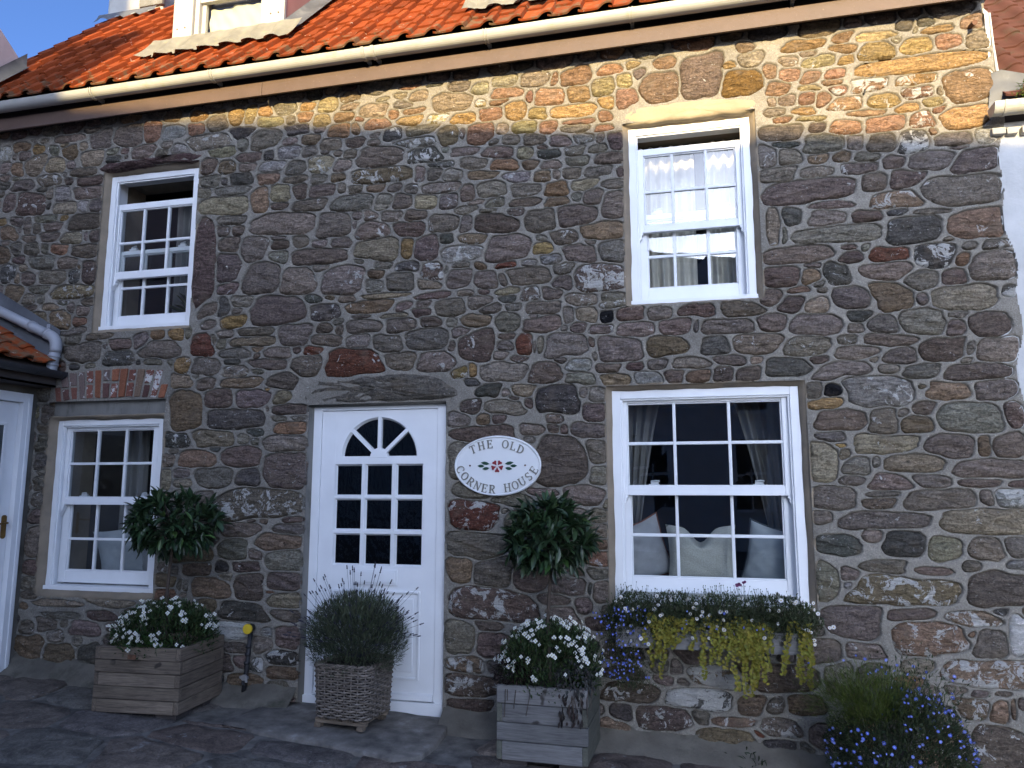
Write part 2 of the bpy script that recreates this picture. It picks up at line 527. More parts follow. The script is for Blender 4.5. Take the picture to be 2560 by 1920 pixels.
def mat_brick():
    m, nt, b = new_mat('old_brick')
    p = pos_node(nt)
    t = attr(nt, 'tint').outputs['Color']
    fine = noise(nt, p, 90.0, 5.0, 0.7)
    c = scale_col(nt, t, mrange(nt, fine, 0.3, 0.7, 0.7, 1.3))
    wash = attr(nt, 'wash').outputs['Fac']
    th = math_n(nt, 'SUBTRACT', 0.68, math_n(nt, 'MULTIPLY', wash, 0.024))
    wf = mrange(nt, math_n(nt, 'SUBTRACT', noise(nt, p, 24.0, 6.0, 0.7, 0.4), th), 0.0, 0.02)
    c = mixc(nt, wf, c, (0.5, 0.48, 0.45))
    nt.links.new(c, b.inputs['Base Color'])
    b.inputs['Roughness'].default_value = 0.92
    b.inputs['Specular IOR Level'].default_value = 0.2
    bump(nt, b, noise(nt, p, 60.0, 5.0, 0.7), 0.7, 0.01)
    return m
M['brick'] = mat_brick()

def mat_flag():
    m, nt, b = new_mat('flagstone')
    p = pos_node(nt)
    t = attr(nt, 'tint').outputs['Color']
    big = noise(nt, p, 7.5, 7.0, 0.7, 0.5)
    fine = noise(nt, p, 55.0, 5.0, 0.8)
    c = scale_col(nt, t, mrange(nt, big, 0.3, 0.7, 0.45, 1.6))
    c = scale_col(nt, c, mrange(nt, fine, 0.3, 0.7, 0.55, 1.45))
    w = mrange(nt, noise(nt, p, 8.0, 6.0, 0.72, 0.8), 0.635, 0.66, 0.0, 0.75)
    c = mixc(nt, w, c, (0.30, 0.295, 0.28))
    nt.links.new(c, b.inputs['Base Color'])
    b.inputs['Roughness'].default_value = 0.8
    b.inputs['Specular IOR Level'].default_value = 0.35
    h = math_n(nt, 'ADD', big, math_n(nt, 'MULTIPLY', fine, 0.15))
    bump(nt, b, h, 1.0, 0.04)
    return m
M['flag'] = mat_flag()
M['ground'] = simple_mat('gritty_mortar_ground', (0.15, 0.138, 0.12), 0.95, 0.5, 9.0, 0.2, 1.0, 60.0, dirt=(0.05, 0.047, 0.042), dscale=3.0)
M['slab'] = simple_mat('worn_step_slab', (0.165, 0.15, 0.13), 0.85, 0.45, 9.0, 0.3, 1.0, 45.0, dirt=(0.27, 0.265, 0.25), dscale=9.0, dth=(0.6, 0.7))
M['haunch'] = simple_mat('cement_haunching', (0.135, 0.122, 0.10), 0.95, 0.3, 5.0, 0.2, 0.8, 60.0, dirt=(0.06, 0.06, 0.045), dscale=4.0)

# ------------------------------------------------------------------ ground
def zg(x, y=0.0):
    return -0.03 - 0.042 * (x + 3.6) + 0.012 * y

gm = MB()
_xs = [-60, -20, -9, -6, -4, -2, 0, 2, 4, 8, 20, 60]
_ys = [-60, -20, -9, -5, -2.2, -1.0, 0.0, 0.5, 8, 60]
_v = []; _fc = []
for iy, y in enumerate(_ys):
    for ix, x in enumerate(_xs):
        _v.append((x, y, zg(max(-9, min(5, x)), max(-6, min(1, y))) - 0.012))
for iy in range(len(_ys) - 1):
    for ix in range(len(_xs) - 1):
        a = iy * len(_xs) + ix
        _fc.append((a, a + 1, a + len(_xs) + 1, a + len(_xs)))
gm.add(_v, _fc)
gmesh = gm.mesh('ground', M['ground'])
ground = link('ground', gmesh)
tag(ground, 'dark gritty ground of the lane in front of the cottage', kind='structure')

# ------------------------------------------------------------------ the cottage
HX = -2.2
house = empty('stone_house', (HX, 0, -0.15), 'rubble stone cottage with orange pantiled roof and white sash windows', 'house')

# frame rectangles  x0,x1,z0,z1
OPEN = {
    'UL': (-4.775, -3.905, 2.765, 4.110), 'UR': (-0.384, 0.457, 2.722, 4.020),
    'LL': (-5.110, -4.085, 0.663, 2.020), 'LR': (-0.535, 0.685, 0.720, 2.130),
    'DO': (-2.780, -1.722, -0.060, 2.068)}
HOLE = {}
for k, (a, b, c, d) in OPEN.items():
    mx = {'DO': 0.012}.get(k, 0.028)
    top = {'UL': 0.03, 'UR': 0.012, 'LL': 0.14, 'LR': 0.02, 'DO': 0.012}[k]
    bot = {'UL': 0.03, 'UR': 0.012, 'LL': 0.045, 'LR': 0.03, 'DO': 0.2}[k]
    HOLE[k] = (a - mx, b + mx, c - bot, d + top)
HOLE['LL'] = (-5.150, -4.050, 0.618, 2.165)
LINTEL_UL = [(-4.884, 4.171), (-4.839, 4.198), (-4.607, 4.204), (-4.356, 4.208), (-4.131, 4.214), (-3.91, 4.213), (-3.822, 4.2), (-3.804, 4.178),
             (-3.861, 4.135), (-3.958, 4.128), (-4.071, 4.147), (-4.293, 4.14), (-4.518, 4.128), (-4.751, 4.13), (-4.869, 4.139)]
LINTEL_DOOR = [(-2.926, 2.105), (-2.905, 2.235), (-2.84, 2.268), (-2.664, 2.282), (-2.45, 2.266), (-2.401, 2.294), (-1.979, 2.301), (-1.777, 2.267), (-1.637, 2.189),
               (-1.558, 2.129), (-1.561, 2.106), (-1.76, 2.092), (-2.067, 2.083), (-2.512, 2.083), (-2.741, 2.089)]
LINTEL_UR = [(-0.46, 4.105), (-0.457, 4.05), (-0.381, 4.022), (0.069, 4.022), (0.466, 4.026), (0.555, 4.035), (0.57, 4.066), (0.55, 4.108),
             (0.166, 4.158), (-0.206, 4.156), (-0.397, 4.139)]
ARCH = [(-5.16, 2.17), (-4.02, 2.17), (-4.04, 2.425), (-4.33, 2.44), (-4.75, 2.435), (-5.14, 2.40)]
WX0, WX1, WZ0, WZ1, DR = -6.75, 2.06, -0.36, 4.62, 0.0065

def edge_x(z):
    return 1.955 + 0.022 * np.sin(z * 5.1 + 0.6) + 0.014 * np.sin(z * 13.7)

